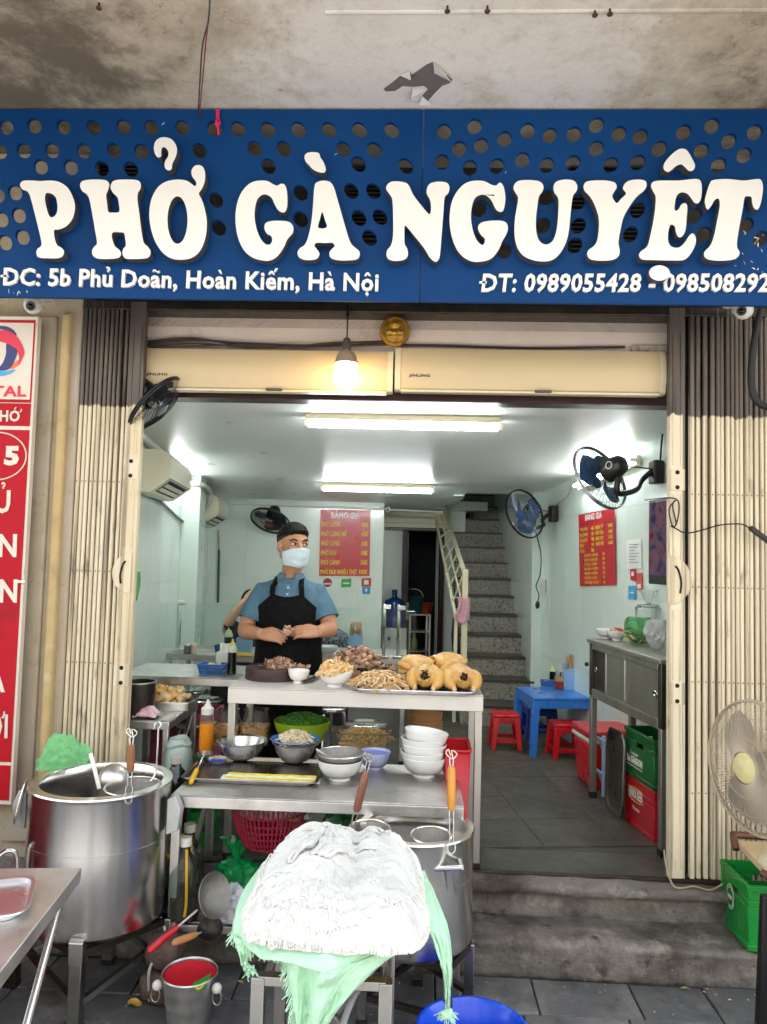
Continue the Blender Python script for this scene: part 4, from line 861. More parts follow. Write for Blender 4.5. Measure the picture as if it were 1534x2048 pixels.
# cords of the right hand fans
mb = MB(); mb.tube(smooth([onright(x, y, 1.52) for x, y in ((1072, 1065), (1082, 1110), (1080, 1150), (1072, 1172), (1078, 1190), (1074, 1208))], 4, False), .005, 6); mb.ball(onright(1075, 1210, 1.52), (.02, .02, .035), 10, 8); mb.put('fan_cable', BLACKP, label='black fan cord with its plug hanging on the wall beside the staircase', cat='cord')
mb = MB(); mb.tube(smooth([onright(x, y, 1.59) for x, y in ((1112, 1010), (1135, 992), (1142, 975), (1150, 962))], 4, False), .004, 6); mb.put('fan_wire', CABW, label='thin cable looping from the far right fan up to the lit wall tube', cat='cable')
mb = MB(); mb.tube(smooth([onright(x, y, 1.585) for x, y in ((1326, 860), (1322, 900), (1321, 935), (1326, 960))], 4, False), .006, 6); mb.put('fan_wire', BLACKP, label='black cable dropping to the near wall fan beside the gate post', cat='cable')
p = onright(1088, 1172); t = thing('wall_socket', 'white wall socket beside the hanging fan plug', 'socket', p); mb = MB(); mb.box(p-AX*.005, (.01, .09, .12), RA); mb.put('plate', WHITEP, t, bev=.003); mb = MB(); mb.box(p-AX*.011, (.004, .05, .05), RA); mb.put('socket_face', CREAMP, t)
# ---------------------------------------------------------------- posters, notices, screen
PRED = mat('red_vinyl', '#c3202e', .3, 0, .05, 3, .15, 9, coat=.2); PYEL = mat('yellow_print', '#f2d53a', .5); PWHT = mat('white_print', '#ece9e4', .5)
def poster(lb, C4, n, lines, wob=.006):
    """C4 = tl, tr, br, bl corners; lines = (text, u0, u1, v, height, mat)"""
    tl, tr, br, bl = [V(p) for p in C4]; n = V(n); t = thing('price_poster', lb, 'poster', (bl+br)/2, 0, 'red price posters')
    P = lambda u, v: tl*(1-u)*(1-v)+tr*u*(1-v)+br*u*v+bl*(1-u)*v
    W_ = lambda u, v: n*(.004+wob*.5*(noise.noise(V((u*4, v*3, 1.7)))+.3*noise.noise(V((u*9, v*7, 5.7)))+.6))
    mb = MB(); mb.grid(20, 26, lambda u, v: P(u, v)+W_(u, v)); mb.put('vinyl_sheet', PRED, t, fix=False, ang=80)
    for s, u0, u1, v, h, m in lines:
        tm = text_mb(s, P(u0, v), P(u1, v), h, 0, .03, n); A = P(0, v); ex, ey = (tr-tl), (bl-tl)
        for q in tm.v:
            d = q-tl; u = d.dot(ex)/ex.length_squared; w = d.dot(ey)/ey.length_squared; q += W_(min(1, max(0, u)), min(1, max(0, w)))+n*.0025
        tm.put('lettering', m, t, ang=0, fix=False)
        bpy.data.objects.get
    return t
Cb = [onback(*q) for q in ((641, 1019), (741, 1021), (739, 1152), (638, 1152))]
L_ = [('BẢNG GIÁ', .22, .79, .125, .062, PWHT)]
for i, (a, b, w) in enumerate((('PHỞ LƯỜN', '40K', .37), ('PHỞ LÒNG MỀ', '45K', .50), ('PHỞ LƯNG', '45K', .36), ('PHỞ ĐÙI', '50K', .30), ('PHỞ CÁNH', '50K', .37), ('PHỞ ĐÙI NHIỀU THỊT', '100K', .72))):
    v = .255+i*.143; L_ += [(a, .03, .03+w, v, .05, PYEL), (b, .82 if i < 5 else .79, .965, v, .05, PYEL)]
poster('red price poster on the back wall behind the cook, with large yellow lines', Cb, -BX, L_)
Cr = [onright(*q) for q in ((1158, 1030), (1231, 1016), (1233, 1170), (1161, 1172))]
L_ = [('BẢNG GIÁ', .22, .68, .10, .046, PWHT)]
for i, (a, b, c_, d) in enumerate((('PHỞ LƯỜN', '40K', 'MIẾN TỲ', '50K'), ('P.LÒNG', '45K', 'MIẾN TRỘN', '45K'), ('P.LƯNG', '45K', 'MIẾN THỊT', '50K'), ('PHỞ', '50K', 'NHIỀU THỊT', '60K'), ('ĐÙI', '50K', '', ''))):
    v = .24+i*.075; L_ += [(a, .05, .28 if i < 3 else .17, v, .025, PYEL), (b, .38, .46, v, .025, PYEL)]
    if c_: L_ += [(c_, .5, .72, v, .025, PYEL), (d, .84, .96, v, .025, PYEL)]
for i, a in enumerate(('MÌ LƯỜN + LÒNG MỀ', 'MÌ ĐÙI + LÒNG MỀ', 'TỪ ĐÙI - LƯỜN', 'MÌ LÒNG + LƯỜN', 'MÌ ĐÙI + LƯỜN', 'PHỞ ĐÙI + LƯỜN', 'PHỞ CÁNH + LƯỜN')):
    v = .60+i*.062; L_ += [(a, .17, .56-.02*(i % 3), v, .019, PYEL), ('50K', .68, .75, v, .019, PYEL)]
poster('red price poster on the right wall, closely printed, left of the television', Cr, -AX, L_)
def card(nm, lb, pts, fnc, m, n, extra=(), cat='sticker'):
    P = [fnc(*q) for q in pts]; c = sum(P, V())/len(P); t = thing(nm, lb, cat, c)
    mb = MB(); mb.prism([p+V(n)*.001 for p in P], V(n)*.003); mb.put('card', m, t, ang=0)
    for kind, q, mm in extra:
        mb = MB(); mb.prism([fnc(*a)+V(n)*.0045 for a in q], V(n)*.001); mb.put('print_patch', mm, t, ang=0)
    return t
GRN = mat('green_card', '#3aa84a', .4); LB2 = mat('sky_blue_card', '#3b9fd6', .4); PAP = mat('white_paper', '#e6e9e6', .7); GRY = mat('grey_print', '#8d9395', .6)
circ = lambda x, y, r, n=20: [(x+r*cos(2*pi*k/n), y+r*sin(2*pi*k/n)) for k in range(n)]
card('round_sticker', 'round dark red sticker under the back price poster', circ(655, 1165, 9), onback, mat('maroon_card', '#9c2433', .4), -BX, [('b', [(648, 1166), (662, 1166), (662, 1169), (648, 1169)], PWHT)])
card('sticker', 'green sticker under the back price poster', [(683, 1158), (703, 1157), (702, 1174), (682, 1175)], onback, GRN, -BX, [('b', [(686, 1165), (699, 1165), (699, 1168), (686, 1168)], PWHT)])
card('sticker', 'red and white sticker at the lower right of the back price poster', [(723, 1157), (742, 1156), (742, 1173), (723, 1173)], onback, PRED, -BX, [('b', [(728, 1160), (737, 1160), (737, 1169), (728, 1169)], PWHT)])
card('sticker', 'sky blue sticker below the red and white one on the back wall', [(724, 1174), (741, 1174), (740, 1188), (725, 1188)], onback, LB2, -BX, [('b', [(730, 1177), (735, 1177), (734, 1184), (731, 1184)], PWHT)])
card('paper_notice', 'white typed sheet of paper on the right wall below the television', [(1254, 1080), (1283, 1078), (1284, 1136), (1254, 1138)], onright, PAP, -AX, [('b', [(1259, y), (1279-k % 3*4, y), (1279-k % 3*4, y+1.5), (1259, y+1.5)], GRY) for k, y in enumerate(range(1088, 1128, 6))], 'notice')
card('sticker', 'red and white sticker on the right wall, left of its pair', [(1261, 1139), (1272, 1138), (1272, 1163), (1262, 1160)], onright, PRED, -AX, [('b', [(1264, 1143), (1269, 1143), (1269, 1152), (1264, 1152)], PWHT)])
card('sticker', 'coral sticker with a white code patch on the right wall', [(1274, 1147), (1285, 1146), (1285, 1180), (1274, 1180)], onright, mat('coral_card', '#d9544a', .4), -AX, [('b', [(1276, 1168), (1283, 1168), (1283, 1177), (1276, 1177)], PWHT)])
card('sticker', 'light blue sticker on the right wall under the red pair', [(1258, 1172), (1272, 1171), (1272, 1198), (1258, 1199)], onright, LB2, -AX, [('b', [(1261, 1184), (1269, 1184), (1269, 1187), (1261, 1187)], PWHT)])
# wall screen
t = thing('television', 'small wall television showing a purple and red picture beside the right gate', 'television', at(1320, 1150, 4.0))
tlp, blp = onright(1297, 1000, 1.50), onright(1302, 1168, 1.50)
P0 = V(tlp); zt_, zb_ = P0.z, blp.z; end = P0-BX*.62
mb = MB(); q = [V((P0.x, P0.y, zb_)), V((end.x, end.y, zb_)), V((end.x, end.y, zt_)), V((P0.x, P0.y, zt_))]
mb.prism([p for p in q], AX*.05); mb.put('screen_housing', BLACKP, t, bev=.006)
i = .022; q2 = [q[0]-BX*i+V((0, 0, .05)), q[1]+BX*i+V((0, 0, .05)), q[2]+BX*i-V((0, 0, i)), q[3]-BX*i-V((0, 0, i))]
m, N, L = nodes_mat('screen_picture'); N.remove(N['Principled BSDF']); e = N.new('ShaderNodeEmission'); nn = N.new('ShaderNodeTexNoise'); nn.inputs['Scale'].default_value = 7; nn.inputs['Distortion'].default_value = 1.5; cr = N.new('ShaderNodeValToRGB'); tc = N.new('ShaderNodeTexCoord'); L(tc.outputs['Object'], nn.inputs[0]); L(nn.outputs[0], cr.inputs[0])
els = cr.color_ramp.elements; els[0].position = .36; els[0].color = srgb('#4d5070')+(1,); els[1].position = .66; els[1].color = srgb('#8f4047')+(1,)
for p_, c_ in ((.45, '#8c6f86'), (.55, '#9c7480')): x_ = els.new(p_); x_.color = srgb(c_)+(1,)
L(cr.outputs[0], e.inputs[0]); e.inputs[1].default_value = .07; L(e.outputs[0], N['Material Output'].inputs[0])
mb = MB(); mb.prism([p-AX*.002 for p in q2], AX*.0015); mb.put('screen', m, t, ang=0)
# ---------------------------------------------------------------- doorway and what is seen through it
MAR = mat('dark_maroon_wood', '#2a1714', .35, 0, .2, 5); p0, p1 = RM(.66, 5.47, 0), RM(1.10, 5.47, 0); Z = lambda z: V((0, 0, z))
t = thing('door', 'dark maroon door standing open under the back air conditioner', 'door', p0)
for a, b in ((RM(.655, 5.46, SZ), RM(.655, 5.46, 2.13)), (RM(1.105, 5.46, SZ), RM(1.105, 5.46, 2.13))):
    mb = MB(); mb.bar(a, b, .05, .09, up=BX); mb.put('frame', MAR, t, bev=.004)
mb = MB(); mb.bar(RM(.63, 5.46, 2.11), RM(1.13, 5.46, 2.11), .09, .06); mb.put('frame', MAR, t, bev=.004)
a = RM(.69, 5.5, 0); b = RM(.78, 6.0, 0); mb = MB(); mb.bar(a+Z(1.2), b+Z(1.2), .04, 1.74); lf = mb.put('door_leaf', MAR, t, bev=.004)
mb = MB(); c = RM(.70, 5.43, 1.12); mb.cyl(c, c+V((.0, -.05, 0)), .012, n=10); mb.cyl(c+V((0, -.05, 0)), c+V((.09, -.05, 0)), .009, n=10); mb.box(c, (.03, .012, .2), RA); mb.put('handle', CHROME, lf)
t = thing('wire_shelf', 'small grey metal shelf in the dim kitchen beyond the doorway', 'shelf', RM(.98, 6.3, SZ))
for a_ in (.84, 1.10):
    for b_ in (6.2, 6.45): mb = MB(); mb.bar(RM(a_, b_, SZ), RM(a_, b_, 1.02), .022, .022); mb.put('leg', STEEL2, t)
for z in (.55, .80, 1.02): mb = MB(); mb.box(RM(.97, 6.325, z), (.28, .27, .015), RA); mb.put('shelf_board', STEEL2, t)
t = thing('bucket', 'teal plastic bucket on the dim kitchen shelf', 'bucket', RM(.90, 6.3, 1.03)); mb = MB(); mb.lathe([(0, 1.03), (.09, 1.03), (.12, 1.24), (.125, 1.25), (.115, 1.24), (.085, 1.04)], RM(.90, 6.3, 0), 24); mb.put('tub', mat('teal_plastic', '#1f6d6a', .4), t); mb = MB(); mb.tube([RM(.90, 6.3, 1.25)+V((.12*cos(a), 0, .1*sin(a))) for a in [pi*k/10 for k in range(11)]], .004, 6); mb.put('handle', CHROME, t)
t = thing('basin', 'orange plastic basin on the dim kitchen shelf beside the teal bucket', 'basin', RM(1.06, 6.35, 1.03)); mb = MB(); mb.lathe([(0, 1.03), (.07, 1.03), (.11, 1.17), (.12, 1.17), (.1, 1.16), (.065, 1.04)], RM(1.06, 6.35, 0), 24); mb.put('bowl', mat('orange_plastic', '#b5472a', .4), t)
t = thing('bottle', 'yellow green bottle on the lower kitchen shelf beyond the doorway', 'bottle', RM(.90, 6.2, .56)); mb = MB(); mb.lathe([(0, .56), (.045, .56), (.045, .68), (.02, .74), (.02, .78), (0, .78)], RM(.90, 6.2, 0), 18); mb.put('body', mat('lime_plastic', '#8ba42c', .35), t)
# water jug on a steel stand in the recess
c = onpl(788, 1245, RM(0, 5.2, 0), BX); JUG = glass('blue_jug_plastic', '#2f63c4', .25, .06)
t = thing('water_jug', 'blue water jug in the recess left of the doorway', 'jug', c); r_ = .125; z0_ = c.z-.05
mb = MB(); mb.lathe([(0, z0_), (r_, z0_+.01), (r_, z0_+.12), (r_*.95, z0_+.14), (r_, z0_+.16), (r_, z0_+.24), (r_*.8, z0_+.31), (.03, z0_+.345), (.028, z0_+.40)], (c.x, c.y, 0), 28); mb.put('body', mat('jug_blue', '#2450a4', .15, 0, .05, trans=.35), t)
mb = MB(); mb.cyl((c.x, c.y, z0_+.39), (c.x, c.y, z0_+.43), .033, n=18); mb.put('cap', mat('jug_cap', '#17407f', .4), t)
t = thing('dispenser_stand', 'pale water dispenser stand under the blue jug', 'stand', (c.x, c.y, SZ)); mb = MB(); mb.box((c.x, c.y, (z0_+SZ)/2), (.27, .27, z0_-SZ-.002), RA); mb.put('cabinet', WHITEP, t, bev=.01); mb = MB(); mb.box((c.x-.05, c.y-.15, z0_-.12), (.03, .04, .04), RA); mb.box((c.x+.05, c.y-.15, z0_-.12), (.03, .04, .04), RA); mb.put('tap', mat('tap_blue', '#2a5aa8', .4), t)
p = onpl(787, 1104, RM(0, 4.95, 0), AX*0+BX); 
t = thing('wall_mirror', 'narrow framed mirror on the recess wall beside the door', 'mirror', onpl(768, 1120, RM(.325, 0, 0), AX)); a = RM(.322, 4.75, 0); b = RM(.322, 5.15, 0)
mb = MB(); mb.bar(a+Z(1.80), b+Z(1.80), .02, .62); mb.put('frame', WHITEP, t, bev=.004); mb = MB(); mb.bar(a+BX*.03+Z(1.80)+AX*.011, b-BX*.03+Z(1.80)+AX*.011, .003, .56); mb.put('glass', mat('mirror_glass', '#b9c4c4', .05, .9), t)
# ---------------------------------------------------------------- staircase
t = thing('staircase', 'narrow granite staircase climbing at the back right', 'staircase', (.78, 6.6, SZ))
ks = 13; rise = .176; 
for k in range(ks):
    z = SZ+rise*k; y = 6.62+(.0 if k == 0 else .03 if k == 1 else .0)+.265*k
    xl_, xr_ = .47, (1.06 if k > 1 else 1.10)-.0*k
    if k < 2: xl_, xr_ = (.44, 1.10)
    mb = MB(); mb.hexa([V((xl_, y, SZ-.01 if k < 3 else z-.3)), V((xr_, y-(.05 if k < 2 else 0), SZ-.01 if k < 3 else z-.3)), V((xr_, y+.30, SZ-.01 if k < 3 else z-.3)), V((xl_, y+.30, SZ-.01 if k < 3 else z-.3))], [V((xl_, y, z+rise-.022)), V((xr_, y-(.05 if k < 2 else 0), z+rise-.022)), V((xr_, y+.30, z+rise-.022)), V((xl_, y+.30, z+rise-.022))]); st = mb.put('step', GRANITE, t, ang=30)
    d = .018; y2 = y-d
    mb = MB(); mb.hexa([V((xl_-.012, y2, z+rise-.0215)), V((xr_+.004, y2-(.05 if k < 2 else 0), z+rise-.0215)), V((xr_+.004, y+.27, z+rise-.0215)), V((xl_-.012, y+.27, z+rise-.0215))], [V((xl_-.012, y2, z+rise)), V((xr_+.004, y2-(.05 if k < 2 else 0), z+rise)), V((xr_+.004, y+.27, z+rise)), V((xl_-.012, y+.27, z+rise))]); mb.put('tread', GRANED, st, bev=.003)
# cream stair railing
t = thing('stair_railing', 'cream metal railing of flat bars along the left side of the staircase', 'railing', (.45, 6.8, SZ))
CRM = mat('cream_enamel', '#dfd9b8', .4, 0, .04, 6)
def rl(a, b, w=.045, h=.02, nm='bar'): mb = MB(); mb.bar(a, b, w, h, up=(1, 0, 0)); mb.put(nm, CRM, t, bev=.002)
A_ = V((.455, 6.70, 0)); B_ = V((.43, 9.25, 0))
f0 = at(932, 1440, 6.72); rl(V((.46, 6.70, SZ)), V((.46, 6.70, 1.66)), .05, .05, 'post')
lo = lambda u: V((.385-.14*u, 6.70+2.4*u, 1.22+1.06*u)); hi = lambda u: V((.455-.10*u, 6.70+2.4*u, 1.62+.74*u))
rl(lo(0), lo(1), .04, .025, 'rail'); rl(hi(0), hi(1), .04, .03, 'rail')
for u in (.12, .24, .36, .48, .60, .72): 
    rl(lo(u), hi(u-.10), .022, .012)
rl(lo(0).lerp(hi(0), .5), lo(1).lerp(hi(1), .5), .022, .014, 'rail'); rl(V((.385, 6.72, SZ)), lo(0), .03, .03, 'post')
t2 = thing('hanging_cloth', 'pink and white checked cloth hung on the stair railing', 'cloth', at(925, 1220, 6.66)); c = at(926, 1205, 6.655)
mb = MB(); mb.grid(10, 16, lambda u, v: c+V((-.06+.12*u+.02*sin(v*5)*(1-u), -.02-.02*sin(u*9+v*2), .05-.24*v*(1-.35*abs(u-.5))))); o = mb.put('cloth_sheet', mat('pink_check_cloth', '#d9a9b4', .8, 0, .3, 60), t2, fix=False, ang=80); o.modifiers.new('solid', 'SOLIDIFY').thickness = .004
# closed umbrella / dark things behind the railing
t = thing('umbrella', 'dark folded umbrella leaning behind the stair railing', 'umbrella', at(912, 1300, 6.9)); a, b = at(914, 1345, 6.95), at(910, 1235, 6.95)
mb = MB(); mb.tube([a, a*.7+b*.3, a*.3+b*.7, b], [.012, .035, .04, .02], 10); mb.put('canopy', BLACKP, t); mb = MB(); mb.tube(smooth([b, b+V((0, 0, .08)), b+V((.02, 0, .1)), b+V((.04, 0, .08))], 3, False), .008, 8); mb.put('handle', BLACKP, t)
# ================================================================ tables, bowls, food
WHT = mat('white_enamel_steel', '#cfcac2', .38, .15, .06, 5, dirt=('#958c80', .62, .8, 6, .4))
def table(lb, x0, x1, y0, y1, zt, zf, legm, topm, th=.045, lw=.035, zback=None, shelf=None, brace=(), rz=0, legs=4, inset=0, name='steel_table', grp=None, cat='table', topbev=.004):
    t = thing(name, lb, cat, ((x0+x1)/2, (y0+y1)/2, zf), 0, grp); cx, cy = (x0+x1)/2, (y0+y1)/2
    mb = MB(); mb.box((cx, cy, zt-.003), (x1-x0, y1-y0, .006)); 
    for a, b in (((x0, y0), (x1, y0)), ((x1, y0), (x1, y1)), ((x1, y1), (x0, y1)), ((x0, y1), (x0, y0))):
        d = V((b[0]-a[0], b[1]-a[1], 0)).normalized(); n = V((-d.y, d.x, 0))
        A, B = V((a[0], a[1], zt-.006-th/2)), V((b[0], b[1], zt-.006-th/2)); mb.bar(A+n*.006+d*.001, B+n*.006-d*.001, .012, th-.001)
    tp = mb.put('tabletop', topm, t, bev=topbev)
    k = inset+lw/2+.004
    for i, (x, y) in enumerate(((x0+k, y0+k), (x1-k, y0+k), (x0+k, y1-k), (x1-k, y1-k))):
        z = zf if (zback is None or i < 2) else zback
        mb = MB(); mb.box((x, y, (zt-.01+z)/2), (lw, lw, zt-.01-z-.012)); lg = mb.put('leg', legm, t, bev=.003)
        mb = MB(); mb.box((x, y, z+.012), (lw+.004, lw+.004, .024)); mb.put('rubber_foot', RUBBER, lg, bev=.002)
    if shelf:
        z, m = shelf; mb = MB(); mb.box((cx, cy, z), (x1-x0-.02, y1-y0-.06, .012)); mb.box((cx, y0+k, z-.012), (x1-x0-.06, .028, .03)); mb.put('lower_shelf', m, t, bev=.003)
    for a, b in brace: mb = MB(); mb.bar(a, b, .022, .022); mb.put('brace', legm, t, bev=.002)
    if rz: t.rotation_euler = (0, 0, rz)
    return t
def lathe_t(prof, th):                           # open shell: outer profile plus offset inner profile
    P = [V((r, z)) for r, z in prof]; inn = []
    for i in range(len(P)):
        d = P[min(i+1, len(P)-1)]-P[max(i-1, 0)]; d.normalize(); inn.append(P[i]+V((-d.y, d.x))*th)
    inn[0].x = 0; return [tuple(p) for p in P]+[((P[-1].x+inn[-1].x)/2, P[-1].y+th*.5)]+[(max(0, p.x), p.y) for p in reversed(inn)]
def bowl_prof(R, h, foot=None, fh=.012): f = foot or R*.48; return [(0, fh*.5), (f*.85, fh*.5), (f*.9, 0), (f, 0), (f, fh), (f*1.25, fh+h*.06), (R*.78, h*.36), (R*.93, h*.68), (R, h)]
def bowl(lb, c, R, h, m, name='bowl', cat='bowl', grp=None, foot=None, th=.004, n=40):
    mb = MB(); mb.lathe(lathe_t(bowl_prof(R, h, foot), th), (0, 0, 0), n); o = mb.put(name, m, label=lb, cat=cat, group=grp); o.location = c; return o
def steelbowl(lb, c, R, h, m, cat='bowl'):
    pr = [(0, 0), (R*.42, 0), (R*.62, h*.12), (R*.86, h*.5), (R*.95, h*.93), (R*1.03, h*.97), (R*1.05, h)]
    mb = MB(); mb.lathe(lathe_t(pr, .0025), (0, 0, 0), 44); o = mb.put('steel_bowl', m, label=lb, cat=cat); o.location = c; return o
def rot3(r): return (Matrix.Rotation(r.uniform(0, 6.3), 3, 'Z')@Matrix.Rotation(r.uniform(-.9, .9), 3, 'X')@Matrix.Rotation(r.uniform(-.9, .9), 3, 'Y'))
def chips(mb, n, c, rx, ry, h, s, seed=1, flat=.45, lo=0, hi=1, core=True, power=1.0):
    """heap of irregular pieces: dome of radius rx, ry and height h"""
    r = random.Random(seed); c = V(c)
    if core: mb.tint = (lo+hi)/2*.7; mb.ball(c, (rx*.9, ry*.9, h*.8), 14, 8)
    for i in range(n):
        a = r.uniform(0, 2*pi); q = sqrt(r.random()); x, y = rx*q*cos(a), ry*q*sin(a)
        z = h*max(0, 1-q**2)**.6*power*r.uniform(.72, 1.0); mb.tint = r.uniform(lo, hi); o = len(mb.v)
        k = s*r.uniform(.6, 1.25); mb.ball((0, 0, 0), (k, k*r.uniform(.5, .9), k*flat*r.uniform(.6, 1.3)), 8, 5); R = rot3(r); p0 = c+V((x, y, z)); sd = r.uniform(0, 50)
        for j in range(o, len(mb.v)):
            v = mb.v[j]; w = 1+.45*noise.noise(v*(1.1/k)+V((sd, 0, 0))); v = v*w; v.z += (v.x*v.x)/k*r.choice((-.5, .6)) if flat < .5 else 0; mb.v[j] = R@v+p0
    return mb
def strands(mb, n, c, rx, ry, h, L, r0, seed=1, lo=0, hi=1, seg=6, sides=4, curl=1.0, core=True, flatz=.25):
    r = random.Random(seed); c = V(c)
    if core: mb.tint = (lo+hi)/2*.8; mb.ball(c, (rx*.88, ry*.88, h*.78), 16, 8)
    for i in range(n):
        a = r.uniform(0, 2*pi); q = sqrt(r.random())*.95; x, y = rx*q*cos(a), ry*q*sin(a); z = h*max(0, 1-q*q)**.6*r.uniform(.8, 1.0)
        mb.tint = r.uniform(lo, hi); b = r.uniform(0, 2*pi); tw = r.uniform(-3, 3)*curl; p = c+V((x, y, z)); pts = []
        for k in range(seg+1):
            pts.append(p.copy()); b += tw/seg; p = p+V((cos(b), sin(b), r.uniform(-flatz, flatz)))*(L/seg)
            e = (p.x-c.x)**2/rx**2+(p.y-c.y)**2/ry**2; zc_ = c.z+h*max(0, 1-min(1, e))**.6
            p.z = max(min(p.z, zc_+r0*3), zc_-r0*2) if e < 1 else p.z-.3*L/seg
        mb.tube(pts, r0, sides, cap=False)
    return mb
def tray(lb, c, w, d, h, m, rz=0, name='tray', lip=.012, rad=.03, grp=None, cat='tray', th=.002):
    def rr(w, d, r, z, n=5): return [V((sx*(w/2-r)+r*cos(a0+pi/2*k/n), sy*(d/2-r)+r*sin(a0+pi/2*k/n), z)) for sx, sy, a0 in ((1, 1, 0), (-1, 1, pi/2), (-1, -1, pi), (1, -1, 1.5*pi)) for k in range(n+1)]
    L_ = [rr(w*.90, d*.88, rad*.8, .001), rr(w*.93, d*.92, rad, .004), rr(w-2*lip, d-2*lip, rad, h*.9), rr(w, d, rad+lip*.5, h), rr(w+.003, d+.003, rad+lip*.5, h-.004), rr(w-2*lip+.004, d-2*lip+.004, rad, h*.85), rr(w*.93, d*.92, rad, .0005), rr(w*.9, d*.88, rad*.8, -.001)]
    mb = MB(); n = len(L_[0]); mb.add([p for l in L_ for p in l], [(i*n+k, i*n+(k+1) % n, (i+1)*n+(k+1) % n, (i+1)*n+k) for i in range(len(L_)-1) for k in range(n)]+[tuple(range(n)), tuple(7*n+k for k in range(n-1, -1, -1))])
    o = mb.put(name, m, label=lb, cat=cat, group=grp); o.location = c; o.rotation_euler = (0, 0, rz); return o
# materials of food
CHK = mat('boiled_chicken_skin', '#d0a257', .3, 0, .16, 14, .3, 160, sss=.15, coat=.18, dirt=[('#b8853f', .55, .72, 14, .5), ('#e0c68a', .58, .7, 22, .6)]); BONE = mat('pale_meat', '#e0b98d', .4, 0, .12, 30, .2, 90, sss=.15)
SHRED = mat('shredded_chicken', '#d9b98c', .4, 0, .12, 40, .1, 120, tint=['#a97d4c', '#d8b27d', '#ead2a8', '#c98f5c'], sss=.15); OFFAL = mat('offal_slices', '#8a5c45', .35, 0, .15, 40, .15, 110, tint=['#4d3a33', '#80604c', '#b58f72', '#caa584', '#6b4a3c'], sss=.1)
SKINM = mat('chicken_pieces', '#dcae66', .3, 0, .12, 30, .15, 90, tint=['#c98b47', '#e2b56c', '#ecd09a', '#d69a58'], sss=.15, coat=.2)
ONION = mat('fried_shallot', '#c98b45', .45, 0, .15, 60, tint=['#b0742f', '#dba35a', '#ecc88c', '#c98b45']); HERB = mat('chopped_herbs', '#3d7a28', .5, 0, .15, 60, tint=['#2c6a1e', '#4f9a34', '#7cbc4c', '#3a7c2a', '#a3cf74'])
SPROUT = mat('bean_sprouts', '#e0d3b6', .35, 0, .08, 40, tint=['#c9b483', '#e6d8b4', '#efe6cc']); BAMB = mat('dried_shoots', '#c9a25e', .5, 0, .12, 50, tint=['#b58a4a', '#dcb873', '#ecd39c', '#c79c5a'])
ZC = 1.108
# ---- upper counter
x0, x1 = at(456, 1370, 3.56).x, at(967, 1392, 3.56).x
table('cream painted steel counter where the cook stands', x0, x1, 3.56, 4.0, ZC, SZ, mat('dull_counter_leg', '#b4b1aa', .35, .8, .08, 5), WHT, th=.07, lw=.034, name='counter', cat='counter')
on = lambda px, py, z=ZC: onz(px, py, z)
# chopping block with sliced meat
c = on(535, 1366); c = V((c.x, c.y+.16, ZC)); R_ = at(605, 1350, c.y).x-c.x-.005
CHOP = mat('dark_chopping_wood', '#3a2622', .55, 0, .3, 9, .3, 30, dirt=('#231412', .5, .7, 6, .7))
t = thing('chopping_board', 'thick round dark wooden chopping block on the counter', 'chopping board', c)
mb = MB(); mb.lathe([(0, 0), (R_, .0), (R_*1.01, .012), (R_, .024), (R_*1.01, .04), (R_*.985, .058), (R_*.9, .06), (0, .056)], c, 44); mb.put('block', CHOP, t)
mb = MB(); chips(mb, 60, c+V((.03, -.01, .058)), .085, .07, .045, .017, 4, .4); chips(mb, 40, c+V((.06, -.02, .058)), .13, .09, .012, .013, 5, .4, core=False); mb.put('sliced_meat', OFFAL, label='small heap of sliced meat on the dark chopping block', cat='meat', ang=60)
bowl('small white bowl on the counter beside the chopping block', on(594, 1369)+V((0, .05, 0)), .054, .062, PORC)
# knives and tongs
t = thing('kitchen_scissors', 'dark scissors and tongs lying between the white bowls on the counter', 'scissors', on(630, 1362)); 
a = on(606, 1368); b = on(640, 1357); mb = MB(); mb.bar(a+V((0, 0, .012)), b+V((0, 0, .014)), .018, .006); mb.put('blade', DKSTEEL, t); mb = MB(); mb.bar(a+V((.03, .0, .022)), b+V((-.01, -.02, .02)), .014, .006); mb.put('blade', DKSTEEL, t)
mb = MB(); mb.tube([b+V((.01+.022*cos(2*pi*k/14), .01+.016*sin(2*pi*k/14), .012)) for k in range(14)], .005, 6, closed=True); mb.put('handle', BLACKP, t)
# white bowl of chicken skin pieces
c = on(667, 1377)+V((0, .07, 0)); bowl('large white bowl heaped with pale chicken pieces on the counter', c, .085, .075, PORC)
mb = MB(); chips(mb, 70, c+V((0, 0, .065)), .078, .078, .055, .023, 7, .35, .2, 1); mb.put('chicken_pieces', SKINM, label='heap of pale yellow chicken pieces in the large white bowl', cat='meat', ang=60)
c = on(712, 1360)+V((0.01, .10, 0)); steelbowl('dark metal bowl under the heap of brown offal', c, .095, .06, DKSTEEL)
mb = MB(); chips(mb, 150, c+V((-.02, 0, .05)), .135, .10, .105, .020, 8, .5, 0, 1); mb.put('offal_heap', OFFAL, label='tall heap of brown offal slices behind the large white bowl', cat='meat', ang=60)
CLP = glass('clear_plastic', '#f4f6f2', .045, .1, .8)
c = on(773, 1352)+V((0, .09, 0)); t = thing('plastic_container', 'clear plastic container behind the tray of shredded chicken', 'container', c)
mb = MB(); w, d, h = .13, .10, .075; mb.hexa([c+V((-w*.42, -d*.42, 0)), c+V((w*.42, -d*.42, 0)), c+V((w*.42, d*.42, 0)), c+V((-w*.42, d*.42, 0))], [c+V((-w/2, -d/2, h)), c+V((w/2, -d/2, h)), c+V((w/2, d/2, h)), c+V((-w/2, d/2, h))]); mb.f.pop(1); mb.m.pop(); mb.put('box', CLP, t)
mb = MB(); chips(mb, 30, c+V((0, 0, .008)), .05, .035, .04, .014, 9); mb.put('offal_pieces', OFFAL, t, ang=60)['kind'] = 'stuff'
